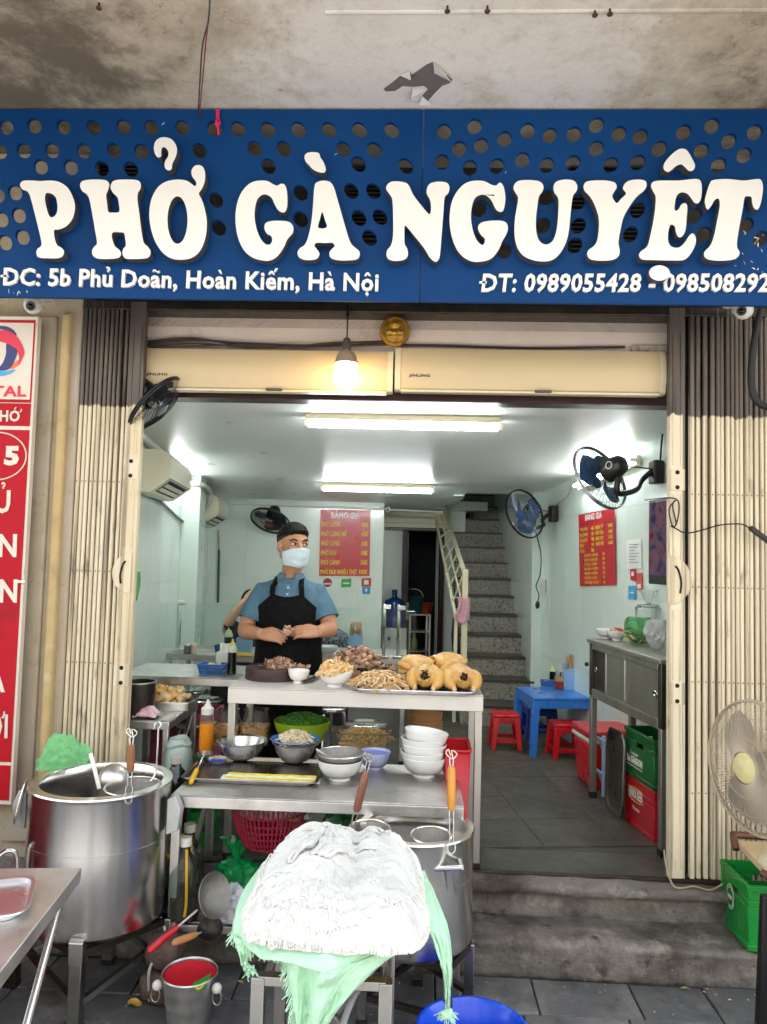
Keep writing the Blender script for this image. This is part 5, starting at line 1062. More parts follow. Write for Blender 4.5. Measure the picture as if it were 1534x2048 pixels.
# tray with shredded chicken and four whole chickens
ct = on(831, 1389); cy_ = ct.y+.165; tx0, tx1 = at(707, 1380, ct.y).x, at(953, 1388, ct.y).x
tray('steel tray on the counter carrying the whole chickens', ((tx0+tx1)/2, cy_, ZC+.001), tx1-tx0, .34, .018, STEEL2)
mb = MB(); c = at(762, 1375, ct.y+.10); strands(mb, 260, (c.x, ct.y+.12, ZC+.012), .125, .10, .075, .06, .0042, 3, 0, 1, 5, 4, .8); chips(mb, 60, (c.x, ct.y+.12, ZC+.014), .12, .10, .07, .012, 12, .5, .3, 1, core=False); mb.put('shredded_chicken', SHRED, label='pile of shredded chicken on the left half of the tray', cat='meat', ang=60)
def chicken(lb, c, rz, s=1, up=0):
    t = thing('boiled_chicken', lb, 'chicken', (0, 0, 0), 0, 'boiled chickens on the tray'); r = random.Random(int(c[0]*999)); sd = r.uniform(0, 90)
    mb = MB()
    def f(u, v):
        a = 2*pi*u; fr = .029*(1+.6*noise.noise(V((cos(a)*1.5, sin(a)*1.5, sd))))
        if v < .78:
            w = v/.78; y = .125*cos(w*pi*.86); rad = max(0, sin(w*pi*.86))**.62; y = y if y > -.1 else y
            x, z = .077*rad*cos(a), .068*rad*sin(a); 
            if w > .85: k = (w-.85)/.15; x = x*(1-k)+fr*cos(a)*k; z = z*(1-k)+(fr*1.05*sin(a)+.018)*k
        elif v < .9: k = (v-.78)/.12; y = .125*cos(pi*.86)+.012*k; x, z = fr*cos(a)*(1-.1*k), fr*1.05*sin(a)*(1-.1*k)+.018
        else: k = (v-.9)/.1; y = .125*cos(pi*.86)+.012+.085*k; x, z = fr*.9*cos(a)*(1-k*.9), fr*sin(a)*.9*(1-k*.9)+.018
        z *= 1.0 if z > 0 else .86
        p = V((x*(1+.1*cos(a)), y, z)); n = noise.noise(p*22+V((sd, 0, 0)))*.010+noise.noise(p*60+V((sd, 0, 0)))*.003-abs(noise.noise(p*34+V((0, sd, 0))))*.004; return p*(1+n*9 if v < .78 else 1)+V((0, 0, .068))
    mb.grid(40, 40, f, wrap=True); mb.put('carcass', CHK, t, ang=80)
    for sg in (-1, 1):
        mb = MB(); mb.tube(smooth([V((sg*.045, .02, .085)), V((sg*.068, -.035, .07)), V((sg*.066, -.085, .045)), V((sg*.052, -.112, .026))], 4, False), [.03, .034, .038, .041, .042, .041, .039, .036, .032, .027, .022, .017, .014], 14); dm = mb.put('drumstick', CHK, t, ang=80)
        mb = MB(); mb.ball((sg*.050, -.116, .022), (.013, .015, .017), 10, 7); mb.ball((sg*.052, -.126, .016), (.009, .008, .012), 8, 6); mb.put('bone_end', BONE, dm)
        mb = MB(); mb.tube(smooth([V((sg*.062, .085, .085)), V((sg*.088, .04, .082)), V((sg*.090, -.005, .066)), V((sg*.086, .045, .045)), V((sg*.078, .08, .05))], 4, False), [.016]*5+[.019]*4+[.014]*4+[.010]*3+[.006], 10); mb.put('wing', CHK, t, ang=80)
    mb = MB()
    for k in range(15): a = 2*pi*k/15+r.uniform(-.2, .2); q_ = r.uniform(.024, .031); mb.ball((q_*cos(a), -.1105+r.uniform(-.003, .003), .086+q_*1.05*sin(a)), (r.uniform(.004, .009), .004, r.uniform(.004, .009)), 8, 6)
    o = mb.put('vent_skin', CHK, t, ang=80); o['kind'] = 'stuff'
    mb = MB(); mb.ball((0, -.078, .085), (.027, .03, .027), 12, 8); mb.put('cavity', mat('chicken_cavity', '#241310', .6), t)
    return move(t, c, rz, s)
zt = ZC+.003
for lb, px, Y, rz, s, dz in (('boiled yellow chicken at the front of the tray beside the shredded meat', 854, ct.y+.145, -.15, .88, 0), ('boiled yellow chicken at the front right corner of the tray', 920, ct.y+.145, .12, .9, 0),
                         ('boiled yellow chicken behind, next to the clear plastic container', 836, ct.y+.31, 1.0, .88, .02), ('boiled yellow chicken behind the front right one, nearest the staircase', 893, ct.y+.33, -.8, .9, .035)):
    p = at(px, 1350, Y); chicken(lb, V((p.x, Y, zt+dz)), rz, s)
# ---- lower steel table at the front
TZ = .762; X0_, X1_ = at(342, 1592, 3.05).x, at(928, 1608, 3.05).x
table('long steel table in front of the counter, holding bowls and jars', X0_, X1_, 3.05, 3.62, TZ, 0, STEEL2, STEEL2, th=.045, lw=.035, zback=.155, shelf=(.16+.09, STEEL2), brace=[((X0_+.02, 3.1, .26), (X0_+.02, 3.55, .60)), ((X1_-.02, 3.1, .3), (X1_-.02, 3.55, .6))])
mb = MB(); a = onz(452, 1668, .46); mb.bar((X0_+.17, 3.30, .50), (X1_-.4, 3.30, .50), .028, .028); mb.bar((X0_+.18, 3.25, .26), (X0_+.18, 3.28, TZ-.05), .03, .03)
T = lambda px, py, z=TZ+.001: onz(px, py, z)
c = T(497, 1540); ctx = (at(372, 1530, 3.3).x+at(640, 1535, 3.3).x)/2
tray('dark steel tray on the front table under the steel bowls', (ctx, 3.395, TZ+.001), at(636, 1535, 3.3).x-at(368, 1530, 3.3).x, .38, .022, mat('oily_tray_steel', '#85817a', .25, 1, .15, 8))
TT = TZ+.006
# squeeze bottle
c = T(412, 1500, TT); t = thing('squeeze_bottle', 'clear squeeze bottle of orange sauce with a white nozzle', 'bottle', c)
ORJ = mat('orange_sauce', '#e08a1c', .2, 0, .05, 6, coat=.3); z = c.z; r_ = (at(428, 1480, c.y).x-at(399, 1480, c.y).x)/2; zq = lambda y: at(412, y, c.y).z
mb = MB(); mb.lathe([(0, z), (r_*.95, z), (r_, z+.01), (r_, zq(1445))], (c.x, c.y, 0), 24, capt=True); mb.put('sauce', ORJ, t)
mb = MB(); mb.lathe([(r_*1.0, zq(1444.5)), (r_*1.0, zq(1432)), (r_*.85, zq(1427)), (r_*.8, zq(1425))], (c.x, c.y, 0), 24); mb.put('bottle_wall', CLP, t)
mb = MB(); mb.lathe([(r_*.86, zq(1428)), (r_*.86, zq(1416)), (r_*.55, zq(1412)), (r_*.3, zq(1406)), (.004, zq(1398)), (0, zq(1398))], (c.x, c.y, 0), 20); mb.put('nozzle_cap', WHITEP, t)
# two jars of fried shallots
for px, wpx, lb in ((453, 23, 'square plastic jar of fried shallots beside the squeeze bottle'), (508, 27, 'square plastic jar of fried shallots beside the green bowl')):
    c = T(px, 1490, TT)+V((0, .03, 0)); s_ = at(px+wpx, 1470, c.y).x-at(px, 1470, c.y).x; zq = lambda y: at(px, y, c.y).z; t = thing('shallot_jar', lb, 'jar', c, 0, 'jars of fried shallots')
    def sq(s, z, n=24, e=.35): return [V((c.x+s*abs(cos(a))**e*copysign(1, cos(a)), c.y+s*abs(sin(a))**e*copysign(1, sin(a)), z)) for a in [2*pi*(k+.5)/n for k in range(n)]]
    def lo_(L): 
        mb = MB(); n = len(L[0]); mb.add([p for l in L for p in l], [(i*n+k, i*n+(k+1) % n, (i+1)*n+(k+1) % n, (i+1)*n+k) for i in range(len(L)-1) for k in range(n)]); return mb
    lo_([sq(s_*.95, c.z), sq(s_, c.z+.005), sq(s_, zq(1445)), sq(s_*.9, zq(1435), e=.7), sq(s_*.88, zq(1420), e=1), sq(s_*.92, zq(1419), e=1), sq(s_*.92, zq(1417), e=1)]).put('jar_wall', CLP, t)
    ztop = zq(1448); mb = MB(); r = random.Random(px); n = 0
    mb.tint = .35; mb.add(*(lambda L: ([p for l in L for p in l], [(i*24+k, i*24+(k+1) % 24, (i+1)*24+(k+1) % 24, (i+1)*24+k) for i in range(len(L)-1) for k in range(24)]+[tuple(range(24, 48))]))([sq(s_*.9, c.z+.004), sq(s_*.9, ztop-.012)]))
    for k in range(330):
        a = r.randrange(4); u = r.uniform(-1, 1)*s_*.88; zz_ = r.uniform(c.z+.008, ztop); e = s_*.9
        p = [(u, -e), (e, u), (-e, u), (u, r.uniform(-1, 1)*e)][a]; zz_ = ztop-.008 if a == 3 else zz_; mb.tint = r.random(); o = len(mb.v); mb.ball((0, 0, 0), (.008, .004, .003), 6, 4); R = rot3(r)
        for j in range(o, len(mb.v)): mb.v[j] = R@mb.v[j]+V((c.x+p[0], c.y+p[1], zz_))
    mb.put('fried_shallots', ONION, t, ang=60)['kind'] = 'stuff'
# green bowl of herbs
c = T(600, 1492, TT)+V((0, .05, 0)); R_ = at(661, 1440, c.y).x-c.x; LIME = mat('lime_plastic_bowl', '#9bbf2c', .3, 0, .04); hh = at(600, 1440, c.y).z-c.z-.0
o = bowl('lime green plastic bowl full of chopped green herbs', c, R_, hh, LIME, foot=R_*.6)
mb = MB(); r = random.Random(5); mb.tint = .2; mb.ball(c+V((0, 0, hh*.72)), (R_*.84, R_*.84, hh*.48), 20, 8)
for k in range(1500):
    q = sqrt(r.random())*.86*R_; a = r.uniform(0, 6.3); z = c.z+hh*.74+hh*.52*max(0, 1-(q/R_/.86)**2)**.5+r.uniform(-.006, .006); mb.tint = r.random(); l = r.uniform(.005, .011); w = l*.45; R = rot3(r); p = V((c.x+q*cos(a), c.y+q*sin(a), z))
    mb.add([R@V(v)+p for v in ((-l, 0, 0), (0, -w, .003), (l, 0, 0), (0, w, .003))], [(0, 1, 2), (0, 2, 3)])
mb.put('chopped_herbs', HERB, label='mound of chopped green herbs filling the lime green bowl', cat='herbs', kind='thing', ang=0, fix=False)
# steel bowls on the tray
c = T(480, 1520, TT); R_ = (at(531, 1485, c.y).x-at(430, 1485, c.y).x)/2/1.05; steelbowl('shiny steel mixing bowl with two blue clips, in front of the shallot jars', V((c.x, c.y+.03, TT)), R_, .085, STEEL)
c2 = T(587, 1526, TT); R2 = (at(632, 1500, c2.y).x-at(541, 1500, c2.y).x)/2/1.05; c2 = V((c2.x, c2.y+.03, TT)); steelbowl('brushed steel bowl under the blue plate of bean sprouts', c2, R2, .088, STEEL2)
PBL = mat('blue_melamine', '#5b86c9', .3, 0, .05, 4, coat=.2)
mb = MB(); mb.lathe(lathe_t([(0, 0), (R2*.7, 0), (R2*.82, .008), (R2*1.15, .016)], .003), n=40); o = mb.put('blue_plate', PBL, label='blue plate of bean sprouts resting on a steel bowl', cat='plate'); o.location = c2+V((0, 0, .089))
mb = MB(); strands(mb, 230, c2+V((0, 0, .094)), R2*.72, R2*.72, .048, .05, .0026, 6, 0, 1, 5, 4, 1.2); mb.put('bean_sprouts', SPROUT, label='small mound of pale bean sprouts on the blue plate', cat='sprouts', ang=60)
# blue clips
for k, (px, py, rz) in enumerate(((455, 1492, .5), (434, 1524, .1))):
    c = T(px, py, TT+(.06 if k == 0 else .004)); t = thing('plastic_clip', ['blue plastic clip hooked on the edge of the steel mixing bowl', 'blue plastic clip lying on the tray beside the ladle'][k], 'clip', c); BC = mat('blue_clip', '#2f4bb8', .35)
    for s_ in (-1, 1): mb = MB(); mb.tube([c+V((s_*.018+.017*cos(2*pi*i/14)*1.0, .012*sin(2*pi*i/14), .006)) for i in range(14)], .0035, 6, closed=True); mb.put('clip_loop', BC, t)
    if k == 0: pass
# ladle with yellow handle
def ladle(lb, bc, R, tip, m, hm, hfrac=.5, rr=.004, up=None, hr=.011, name='ladle', cat='ladle', bm=None):
    bc, tip = V(bc), V(tip); d = (tip-bc).normalized(); t = thing(name, lb, cat, bc)
    mb = MB(); up = V(up or (0, 0, 1)); M = up.to_track_quat('Z', 'Y').to_matrix(); mb.lathe(lathe_t([(0, -R*.62), (R*.4, -R*.55), (R*.75, -R*.33), (R*.95, -.05*R), (R, 0)], .002), bc, 28, M); mb.put('bowl', bm or m, t)
    e = bc+(tip-bc)*(1-hfrac); p = bc+d*R*.95
    mb = MB(); mb.tube([p, p*.5+e*.5, e], rr, 8); mb.put('shaft', m, t)
    mb = MB(); mb.tube([e-d*.004, e+d*.01, (e+tip)/2, tip-d*.01, tip], [hr*.7, hr*.95, hr*1.05, hr, hr*.6], 10); mb.put('handle', hm, t); return t
ladle('steel ladle with a bright yellow handle lying over the table edge', T(410, 1506, TT+.035), .038, T(381, 1566, TZ+.012), STEEL, mat('yellow_plastic', '#e8b818', .35), .42)
# folded yellow and white towel
t = thing('towel', 'folded yellow and white towel lying along the front of the steel table', 'towel', T(540, 1563)); a, b = T(441, 1558), T(640, 1566); w_ = .062
YW = mat('yellow_towel', '#e3c33a', .9, 0, .12, 40, .4, 160); WW = mat('white_towel', '#dfe2dc', .9, 0, .05, 40, .4, 160); GW = mat('pale_green_stripe', '#cfe3c6', .9, 0, .08, 40, .3, 160)
def strip(y0, y1, h, m, nm, e=0):
    mb = MB()
    def f(u, v): 
        p = a+(b-a)*(u*(1-2*e)+e); n = noise.noise(V((u*9, v*2+h*50, 3))); return V((p.x+n*.003, p.y+y0+(y1-y0)*v+n*.005, TZ+.001+h*(sin(pi*min(.999, max(.001, v)))**.3)+.002*n*(1 if .02 < v < .98 else 0)))
    mb.grid(36, 8, f); o = mb.put(nm, m, t, fix=False, ang=80)
strip(-.025, .066, .006, WW, 'towel_layer'); strip(-.006, .020, .0095, YW, 'towel_stripe', .04); strip(.014, .042, .0125, GW, 'towel_stripe', .04); strip(.036, .058, .016, YW, 'towel_stripe', .05)
# white bowl holding a steel strainer
c = T(676, 1566)+V((0, .06, 0)); R_ = (at(721, 1540, c.y).x-at(630, 1540, c.y).x)/2; bowl('white bowl with a steel strainer sitting in it', c, R_, .085, PORC)
MESHM = mat('strainer_mesh', '#a5a29b', .35, .9, .1, 60, .5, 400)
t = thing('strainer', 'round steel strainer resting in the white bowl with a spoon', 'strainer', c+V((0, 0, .07)))
mb = MB(); mb.lathe(lathe_t([(0, .035), (R_*.55, .05), (R_*.85, .075), (R_*.98, .11), (R_*1.03, .112)], .002), c, 40); mb.put('mesh_bowl', MESHM, t)
mb = MB(); mb.tube([c+V((R_*1.03*cos(2*pi*k/40), R_*1.03*sin(2*pi*k/40), .113)) for k in range(40)], .003, 6, closed=True); mb.put('rim_wire', STEEL, t)
mb = MB(); mb.tube([c+V((-R_*1.05, .0, .125)), c+V((-.02, -.04, .085))], .0045, 6); mb.ball(c+V((0, -.05, .08)), (.02, .012, .006), 10, 6); mb.put('spoon', STEEL2, label='metal spoon resting inside the strainer', cat='spoon')
# lavender bowl
c = T(748, 1542)+V((0, .05, 0)); LAV = mat('lavender_plastic', '#b9bfe6', .25, 0, .03, coat=.3); R_ = (at(782, 1515, c.y).x-at(718, 1515, c.y).x)/2
t = thing('lavender_bowl', 'lavender blue fluted plastic bowl beside the strainer', 'bowl', c); mb = MB(); mb.lathe(lathe_t(bowl_prof(R_, .075, R_*.55), .003), c, 48)
for v in mb.v:
    d = v-c; a = atan2(d.y, d.x); k = 1+.018*cos(a*14)*min(1, d.z/.05); v.x, v.y = c.x+d.x*k, c.y+d.y*k
mb.put('shell', LAV, t)
mb = MB(); mb.lathe([(0, .066), (R_*.90, .066)], c, 30); mb.put('liner', mat('blue_inside', '#8ea6e6', .3, 0, .05), t)
# plastic box of dried shoots
c = T(727, 1502)+V((0, .06, 0)); w = at(777, 1480, c.y).x-at(674, 1480, c.y).x; h = at(727, 1463, c.y).z-c.z; d = .12; t = thing('plastic_container', 'clear plastic box heaped with dried shoots beside the green bowl', 'container', c)
mb = MB(); mb.hexa([c+V((-w*.44, -d*.42, 0)), c+V((w*.44, -d*.42, 0)), c+V((w*.44, d*.42, 0)), c+V((-w*.44, d*.42, 0))], [c+V((-w/2, -d/2, h)), c+V((w/2, -d/2, h)), c+V((w/2, d/2, h)), c+V((-w/2, d/2, h))]); mb.f.pop(1); mb.m.pop()
for a, b in ((0, 1), (1, 2), (2, 3), (3, 0)): q = [c+V((-w/2, -d/2, h)), c+V((w/2, -d/2, h)), c+V((w/2, d/2, h)), c+V((-w/2, d/2, h))]; mb.bar(q[a], q[b], .008, .006)
mb.put('box', CLP, t, bev=.004)
mb = MB(); mb.tint = .4; mb.box(c+V((0, 0, h*.36)), (w*.84, d*.8, h*.68)); strands(mb, 260, c+V((0, 0, h*.62)), w*.45, d*.44, h*.62, .06, .003, 9, 0, 1, 5, 4, .7, core=True)
r = random.Random(2)
for k in range(90): a, b = V((r.uniform(-.42, .42)*w, -d*.43, r.uniform(.05, .66)*h)), V((r.uniform(-1, 1)*.02, 0, r.uniform(-1, 1)*.006)); mb.tint = r.random(); mb.tube([c+a-b, c+a+b], .003, 4, cap=False)
mb.put('dried_shoots', BAMB, t, ang=60)['kind'] = 'stuff'
# stack of five white bowls
c = T(846, 1560)+V((0, .07, 0)); Rb = (at(890, 1520, c.y).x-at(800, 1520, c.y).x)/2
names = ('lowest white bowl of the stack of five, standing on the steel table', 'second white bowl from the bottom of the stack of five', 'middle white bowl of the stack of five', 'fourth white bowl up in the stack of five', 'topmost tilted white bowl of the stack of five')
for k in range(5):
    o = bowl(names[k], c+V((.004*(-1)**k, .003*k, .0265*k+(.004 if k == 4 else 0))), Rb*(1 if k < 4 else 1.0), .085, PORC, grp='stacked white bowls')
    if k == 4: o.rotation_euler = (radians(-3), radians(7), 0)
    elif k: o.rotation_euler = (radians(1), radians((-1)**k*1.5), k)
# stack of brown paper bowls
KRAFT = mat('kraft_paper', '#b98a56', .7, 0, .06, 12, .05, 60); c = T(850, 1500)+V((0, .12, 0)); Rk = (at(884, 1430, c.y).x-at(816, 1430, c.y).x)/2; zt = at(850, 1408, c.y).z; n = 10; st = (zt-.066-TZ)/(n-1)
mb = MB(); mb.lathe(lathe_t([(0, .004), (Rk*.74, .0), (Rk*.90, .056), (Rk*1.0, .058), (Rk*1.0, .066), (Rk*.94, .066)], .001), n=36); me = mb.mesh('paper_bowl', KRAFT); me.shade_smooth(); me.set_sharp_from_angle(angle=radians(40))
for k in range(n):
    o = bpy.data.objects.new('paper_bowl', me); COL.objects.link(o); o.location = c+V((rnd.uniform(-.0015, .0015), rnd.uniform(-.0015, .0015), k*st))
    tag(o, '%s brown paper bowl from the bottom of the tall brown stack' % ('lowest second third fourth fifth sixth seventh eighth ninth'.split()[k]) if 0 < k < n-1 else 'lowest brown paper bowl, carrying the tall brown stack' if k == 0 else 'topmost brown paper bowl of the tall stack on the steel table', 'bowl', 'stacked brown paper bowls')
# red pail between table and counter
RPL = mat('red_plastic', '#b3141f', .32, 0, .05, 4); t = thing('red_bin', 'open red plastic scoop bin at the right end of the steel table', 'bin', (at(915, 1560, 3.5).x, 3.5, .32))
bx = at(915, 1560, 3.5).x; q0 = [V((bx-.05, 3.42, .33)), V((bx+.035, 3.42, .33)), V((bx+.035, 3.56, .33)), V((bx-.05, 3.56, .33))]; zf_ = at(915, 1500, 3.42).z; zb_ = at(915, 1478, 3.6).z
q1 = [V((bx-.065, 3.40, zf_)), V((bx+.05, 3.40, zf_)), V((bx+.05, 3.60, zb_)), V((bx-.065, 3.60, zb_))]
mb = MB(); mb.hexa(q0, q1); mb.f.pop(1); mb.m.pop(); o = mb.put('bin_body', RPL, t, bev=.006); o.modifiers.new('solid', 'SOLIDIFY').thickness = .004
mb = MB()
for a, b in ((0, 1), (1, 2), (2, 3), (3, 0)): mb.bar(q1[a], q1[b], .014, .010)
mb.put('bin_rim', RPL, t, bev=.003)
# ================================================================ furniture inside the shop
def cbox(c, w, d, h, rz=0): mb = MB(); mb.box(V(c)+V((0, 0, h/2)), (w, d, h), rz); return mb
def stool_steel(lb, px, py, R=.125, zs=.46):
    c = onz(px, py, SZ+zs); t = thing('steel_stool', lb, 'stool', (0, 0, 0), 0, 'round steel stools')
    mb = MB(); mb.lathe([(0, zs+.004), (R*.8, zs+.003), (R*.92, zs), (R*.98, zs-.004), (R, zs-.012), (R*.98, zs-.022), (R*.9, zs-.024), (0, zs-.022)], n=36); mb.put('seat', CHROME, t)
    for k in range(4):
        a = 2*pi*k/4+.6; q = lambda r, z: V((cos(a)*r, sin(a)*r, z)); mb = MB(); mb.tube(smooth([q(R*.5, zs-.025), q(R*.78, zs-.03), q(R*.9, zs-.09), q(R*1.1, .02), q(R*1.1, .002)], 4, False), .011, 8); mb.put('leg', CHROME, t)
    mb = MB(); mb.tube([V((cos(2*pi*k/28)*R*.98, sin(2*pi*k/28)*R*.98, .16)) for k in range(28)], .006, 6, closed=True); mb.put('foot_ring', CHROME, t)
    return move(t, V((c.x, c.y, SZ)), rnd.uniform(0, 1.5))
for lb, px, py in (('round steel stool under the far left table, furthest back', 380, 1378), ('round steel stool in front of the left tables beside the tray of chicken', 407, 1396), ('round steel stool half hidden behind the squeeze bottle', 392, 1441), ('round steel stool standing behind the box of dried shoots', 732, 1446), ('round steel stool deeper under the counter behind the lime bowl', 655, 1412)): stool_steel(lb, px, py)
ztb = 1.05
def itable(lb, x0, x1, y0, y1): return table(lb, x0, x1, y0, y1, ztb, SZ, STEEL2, STEEL2, th=.04, lw=.03, grp='steel dining tables')
ya = onz(300, 1352, ztb).y; itable('steel dining table nearest the entrance along the left wall, with a blue basket', at(230, 1352, ya).x, at(478, 1352, ya).x, ya, ya+.5)
yb = onz(420, 1309, ztb).y; itable('steel dining table further back on the left, carrying the glass screen', at(331, 1309, yb).x, at(560, 1309, yb).x, yb, yb+.5)
yc = onz(720, 1313, ztb).y; itable('steel dining table behind the cook, with a blue chopstick box', at(628, 1313, yc).x, at(812, 1313, yc).x, yc, yc+.5)
# glass screen between tables, on chrome posts
GL = glass('screen_glass', '#f6fbf9', .015, .02, .55)
t = thing('glass_screen', 'tall clear glass screen on chrome posts behind the cook', 'screen', at(560, 1300, yb+.1)); yg = yb+.06
p0, p1 = at(356, 1206, yg), at(797, 1212, yg); zg0 = ztb+.03
for px, yt in ((356, 1200), (768, 1208), (797, 1210)):
    x = at(px, 1260, yg).x; zt = at(px, yt, yg).z; mb = MB(); mb.bar((x, yg+.02, ztb), (x, yg+.02, zt), .022, .022); po = mb.put('post', CHROME, t, bev=.004)
    mb = MB(); mb.box((x+.02, yg+.012, zt-.02), (.05, .03, .03)); mb.put('clamp', CHROME, po, bev=.003); mb = MB(); mb.box((x, yg+.02, ztb+.01), (.07, .06, .02)); mb.put('foot_plate', CHROME, po, bev=.003)
mb = MB(); mb.box(((p0.x+p1.x)/2, yg, (p0.z+zg0)/2), (p1.x-p0.x+.25, .006, p0.z-zg0)); mb.put('pane', GL, t)
# things on the left tables
BB = mat('blue_basket', '#2c69b8', .35, 0, .06)
def basket(lb, c, w, d, h, m, stuff=None):
    t = thing('plastic_basket', lb, 'basket', c); mb = MB(); c = V(c)
    q0 = [c+V((s*w*.42, e*d*.42, 0)) for s, e in ((-1, -1), (1, -1), (1, 1), (-1, 1))]; q1 = [c+V((s*w*.5, e*d*.5, h)) for s, e in ((-1, -1), (1, -1), (1, 1), (-1, 1))]
    mb.box(c+V((0, 0, .004)), (w*.82, d*.82, .006))
    for i in range(4):
        j = (i+1) % 4; mb.bar(q1[i], q1[j], .008, .012)
        for v in (.35, .7): mb.bar(q0[i].lerp(q1[i], v), q0[j].lerp(q1[j], v), .003, h*.16)
        for k in range(9): u = k/8; mb.bar(q0[i].lerp(q0[j], u), q1[i].lerp(q1[j], u), .004, .003)
    mb.put('lattice', m, t, ang=0)
    if stuff: mb = MB(); chips(mb, 22, c+V((0, 0, h*.55)), w*.36, d*.36, h*.6, w*.11, int(w*1000), .6); mb.put('limes', stuff, t, ang=60)['kind'] = 'stuff'
LIMEF = mat('lime_fruit', '#8c9d3c', .4, 0, .2, 20, tint=['#5f7a26', '#a8b04a', '#d9d2b0'])
basket('blue plastic basket of limes on the nearest left table', onz(421, 1349, ztb+.001)+V((0, .05, 0)), .15, .10, .05, BB, LIMEF)
basket('small blue basket on the far left table beside the chopstick box', onz(441, 1306, ztb+.001)+V((0, .05, 0)), .09, .08, .045, BB, LIMEF)
SOY = mat('soy_sauce', '#0f1410', .1, 0, .05, coat=.4); YCAP = mat('yellow_cap', '#d8cf7a', .4)
def saucebottle(lb, px, py, z, h=.19, r=.027, liq=SOY, full=.62):
    c = onz(px, py, z); t = thing('sauce_bottle', lb, 'bottle', c); mb = MB(); mb.lathe([(0, 0), (r, 0), (r, h*full), (0, h*full)], c, 18); mb.put('sauce', liq, t)
    mb = MB(); mb.lathe([(r, h*full+.001), (r, h*.72), (r*.75, h*.8), (r*.7, h*.82)], c, 18); mb.put('bottle_wall', mat('bottle_clear', '#d9dcc8', .25, 0, .05), t); mb = MB(); mb.lathe([(r*.72, h*.8), (r*.72, h*.87), (r*.3, h*.9), (.004, h), (0, h)], c, 14); mb.put('nozzle_cap', YCAP, t)
saucebottle('dark sauce bottle with pale top on the nearest left table beside the chopping block', 463, 1348, ztb, .20, .026)
saucebottle('dark sauce bottle with a nozzle on the far left table', 456, 1304, ztb, .17, .03)
c = onz(443, 1344, ztb); t = thing('napkin_box', 'white napkin box on the nearest left table behind the blue basket', 'box', c); cbox(c+V((0, .06, 0)), .09, .07, .11).put('box', WHITEP, t, bev=.006); mb = MB(); mb.grid(6, 6, lambda u, v: c+V((-.03+.06*u, .06+.02*sin(u*7), .11+.05*v))); mb.put('napkin', PAP, t, fix=False)
STK = mat('bamboo_sticks', '#bb8f55', .6, 0, .2, 30); LBP = mat('sky_blue_plastic', '#8fb8dd', .3, 0, .04)
def chopbox(lb, c, w=.085, d=.06, h=.14, n=18, seed=1, hs=.2):
    r = random.Random(seed); c = V(c); t = thing('chopstick_box', lb, 'chopstick box', c); mb = MB()
    for s in (-1, 1): mb.box(c+V((s*w/2, 0, h*.42)), (.004, d, h*.84)); 
    mb.box(c+V((0, -d/2, h*.35)), (w, .004, h*.7)); mb.box(c+V((0, d/2, h*.55)), (w, .004, h*1.1)); mb.box(c+V((0, 0, .004)), (w, d, .008)); mb.prism([c+V((-w/2, -d/2, h*.7)), c+V((w/2, -d/2, h*.7)), c+V((w/2, -d/2, h*.86)), c+V((0, -d/2, h*.95)), c+V((-w/2, -d/2, h*.80))], (0, .004, 0)); mb.put('box', LBP, t)
    for k in range(n):
        b = c+V((r.uniform(-.4, .4)*w, r.uniform(-.3, .3)*d, .01)); mb = MB(); mb.tube([b, b+V((r.uniform(-.012, .012), r.uniform(-.01, .01), hs*r.uniform(.93, 1.05)))], .003, 5); mb.put('chopstick', STK, t)
chopbox('pale blue chopstick box on the far left table beside the seated customer', onz(485, 1309, ztb)+V((0, .05, 0)), .10, .06, .13, 6, 1, .2)
chopbox('blue chopstick box crowded with chopsticks on the table behind the cook', onz(709, 1312, ztb)+V((0, .05, 0)), .095, .06, .16, 20, 2, .215)
bowl('white bowl on the table behind the cook beside the chopstick box', onz(652, 1312, ztb+.001)+V((0, .07, 0)), .075, .06, PORC)
for px, lb, m in ((374, 'dark lidded jar on the far left table by the glass screen post', mat('dark_jar', '#5b615f', .3)), (387, 'orange capped jar on the far left table by the glass screen post', mat('orange_jar', '#c9b89a', .35))):
    c = onz(px, 1307, ztb); t = thing('condiment_jar', lb, 'jar', c); mb = MB(); mb.cyl(c, c+V((0, 0, .055)), .022, n=16); mb.put('jar_body', m, t, bev=.002); mb = MB(); mb.cyl(c+V((0, 0, .055)), c+V((0, 0, .07)), .021, n=16); mb.put('lid', WHITEP, t, bev=.002)
t = thing('sponge_tray', 'yellow tray under the chopstick box on the far left table', 'tray', onz(487, 1314, ztb)); cbox(onz(487, 1313, ztb)+V((0, .02, 0)), .11, .03, .022).put('tray_body', mat('yellow_tray', '#d8b93c', .4), t, bev=.003)
# small side table at the left with boiled chicken
zl = .91; yl = 3.70; xr_ = at(338, 1450, yl).x
table('small folding steel table behind the left gate post, with a tray of chicken pieces', xr_-.55, xr_, yl, yl+.5, zl, SZ, STEEL2, STEEL2, th=.04, lw=.028, brace=[((xr_-.03, yl+.03, .38), (xr_-.03, yl+.47, zl-.06)), ((xr_-.03, yl+.47, .38), (xr_-.03, yl+.03, zl-.06))])
p = onz(318, 1424, zl); o = tray('deep steel tray of chicken pieces on the small left table', (p.x, p.y+.14, zl+.001), .30, .24, .045, STEEL2, RA*.5)
mb = MB(); chips(mb, 60, V((p.x-.02, p.y+.15, zl+.02)), .13, .10, .085, .032, 21, .5, .0, 1); mb.put('chicken_pieces', SKINM, label='chicken pieces heaped in the deep steel tray on the small left table', cat='meat', ang=60)
c = onz(287, 1438, zl); mb = MB(); mb.grid(18, 14, lambda u, v: V((c.x-.05+.11*u, c.y-.02+.12*v, zl+.004+.045*max(0, sin(pi*u)*sin(pi*v))*(1+.7*noise.noise(V((u*4, v*4, 2))))+.012*noise.noise(V((u*9, v*8, 7)))+.012)))
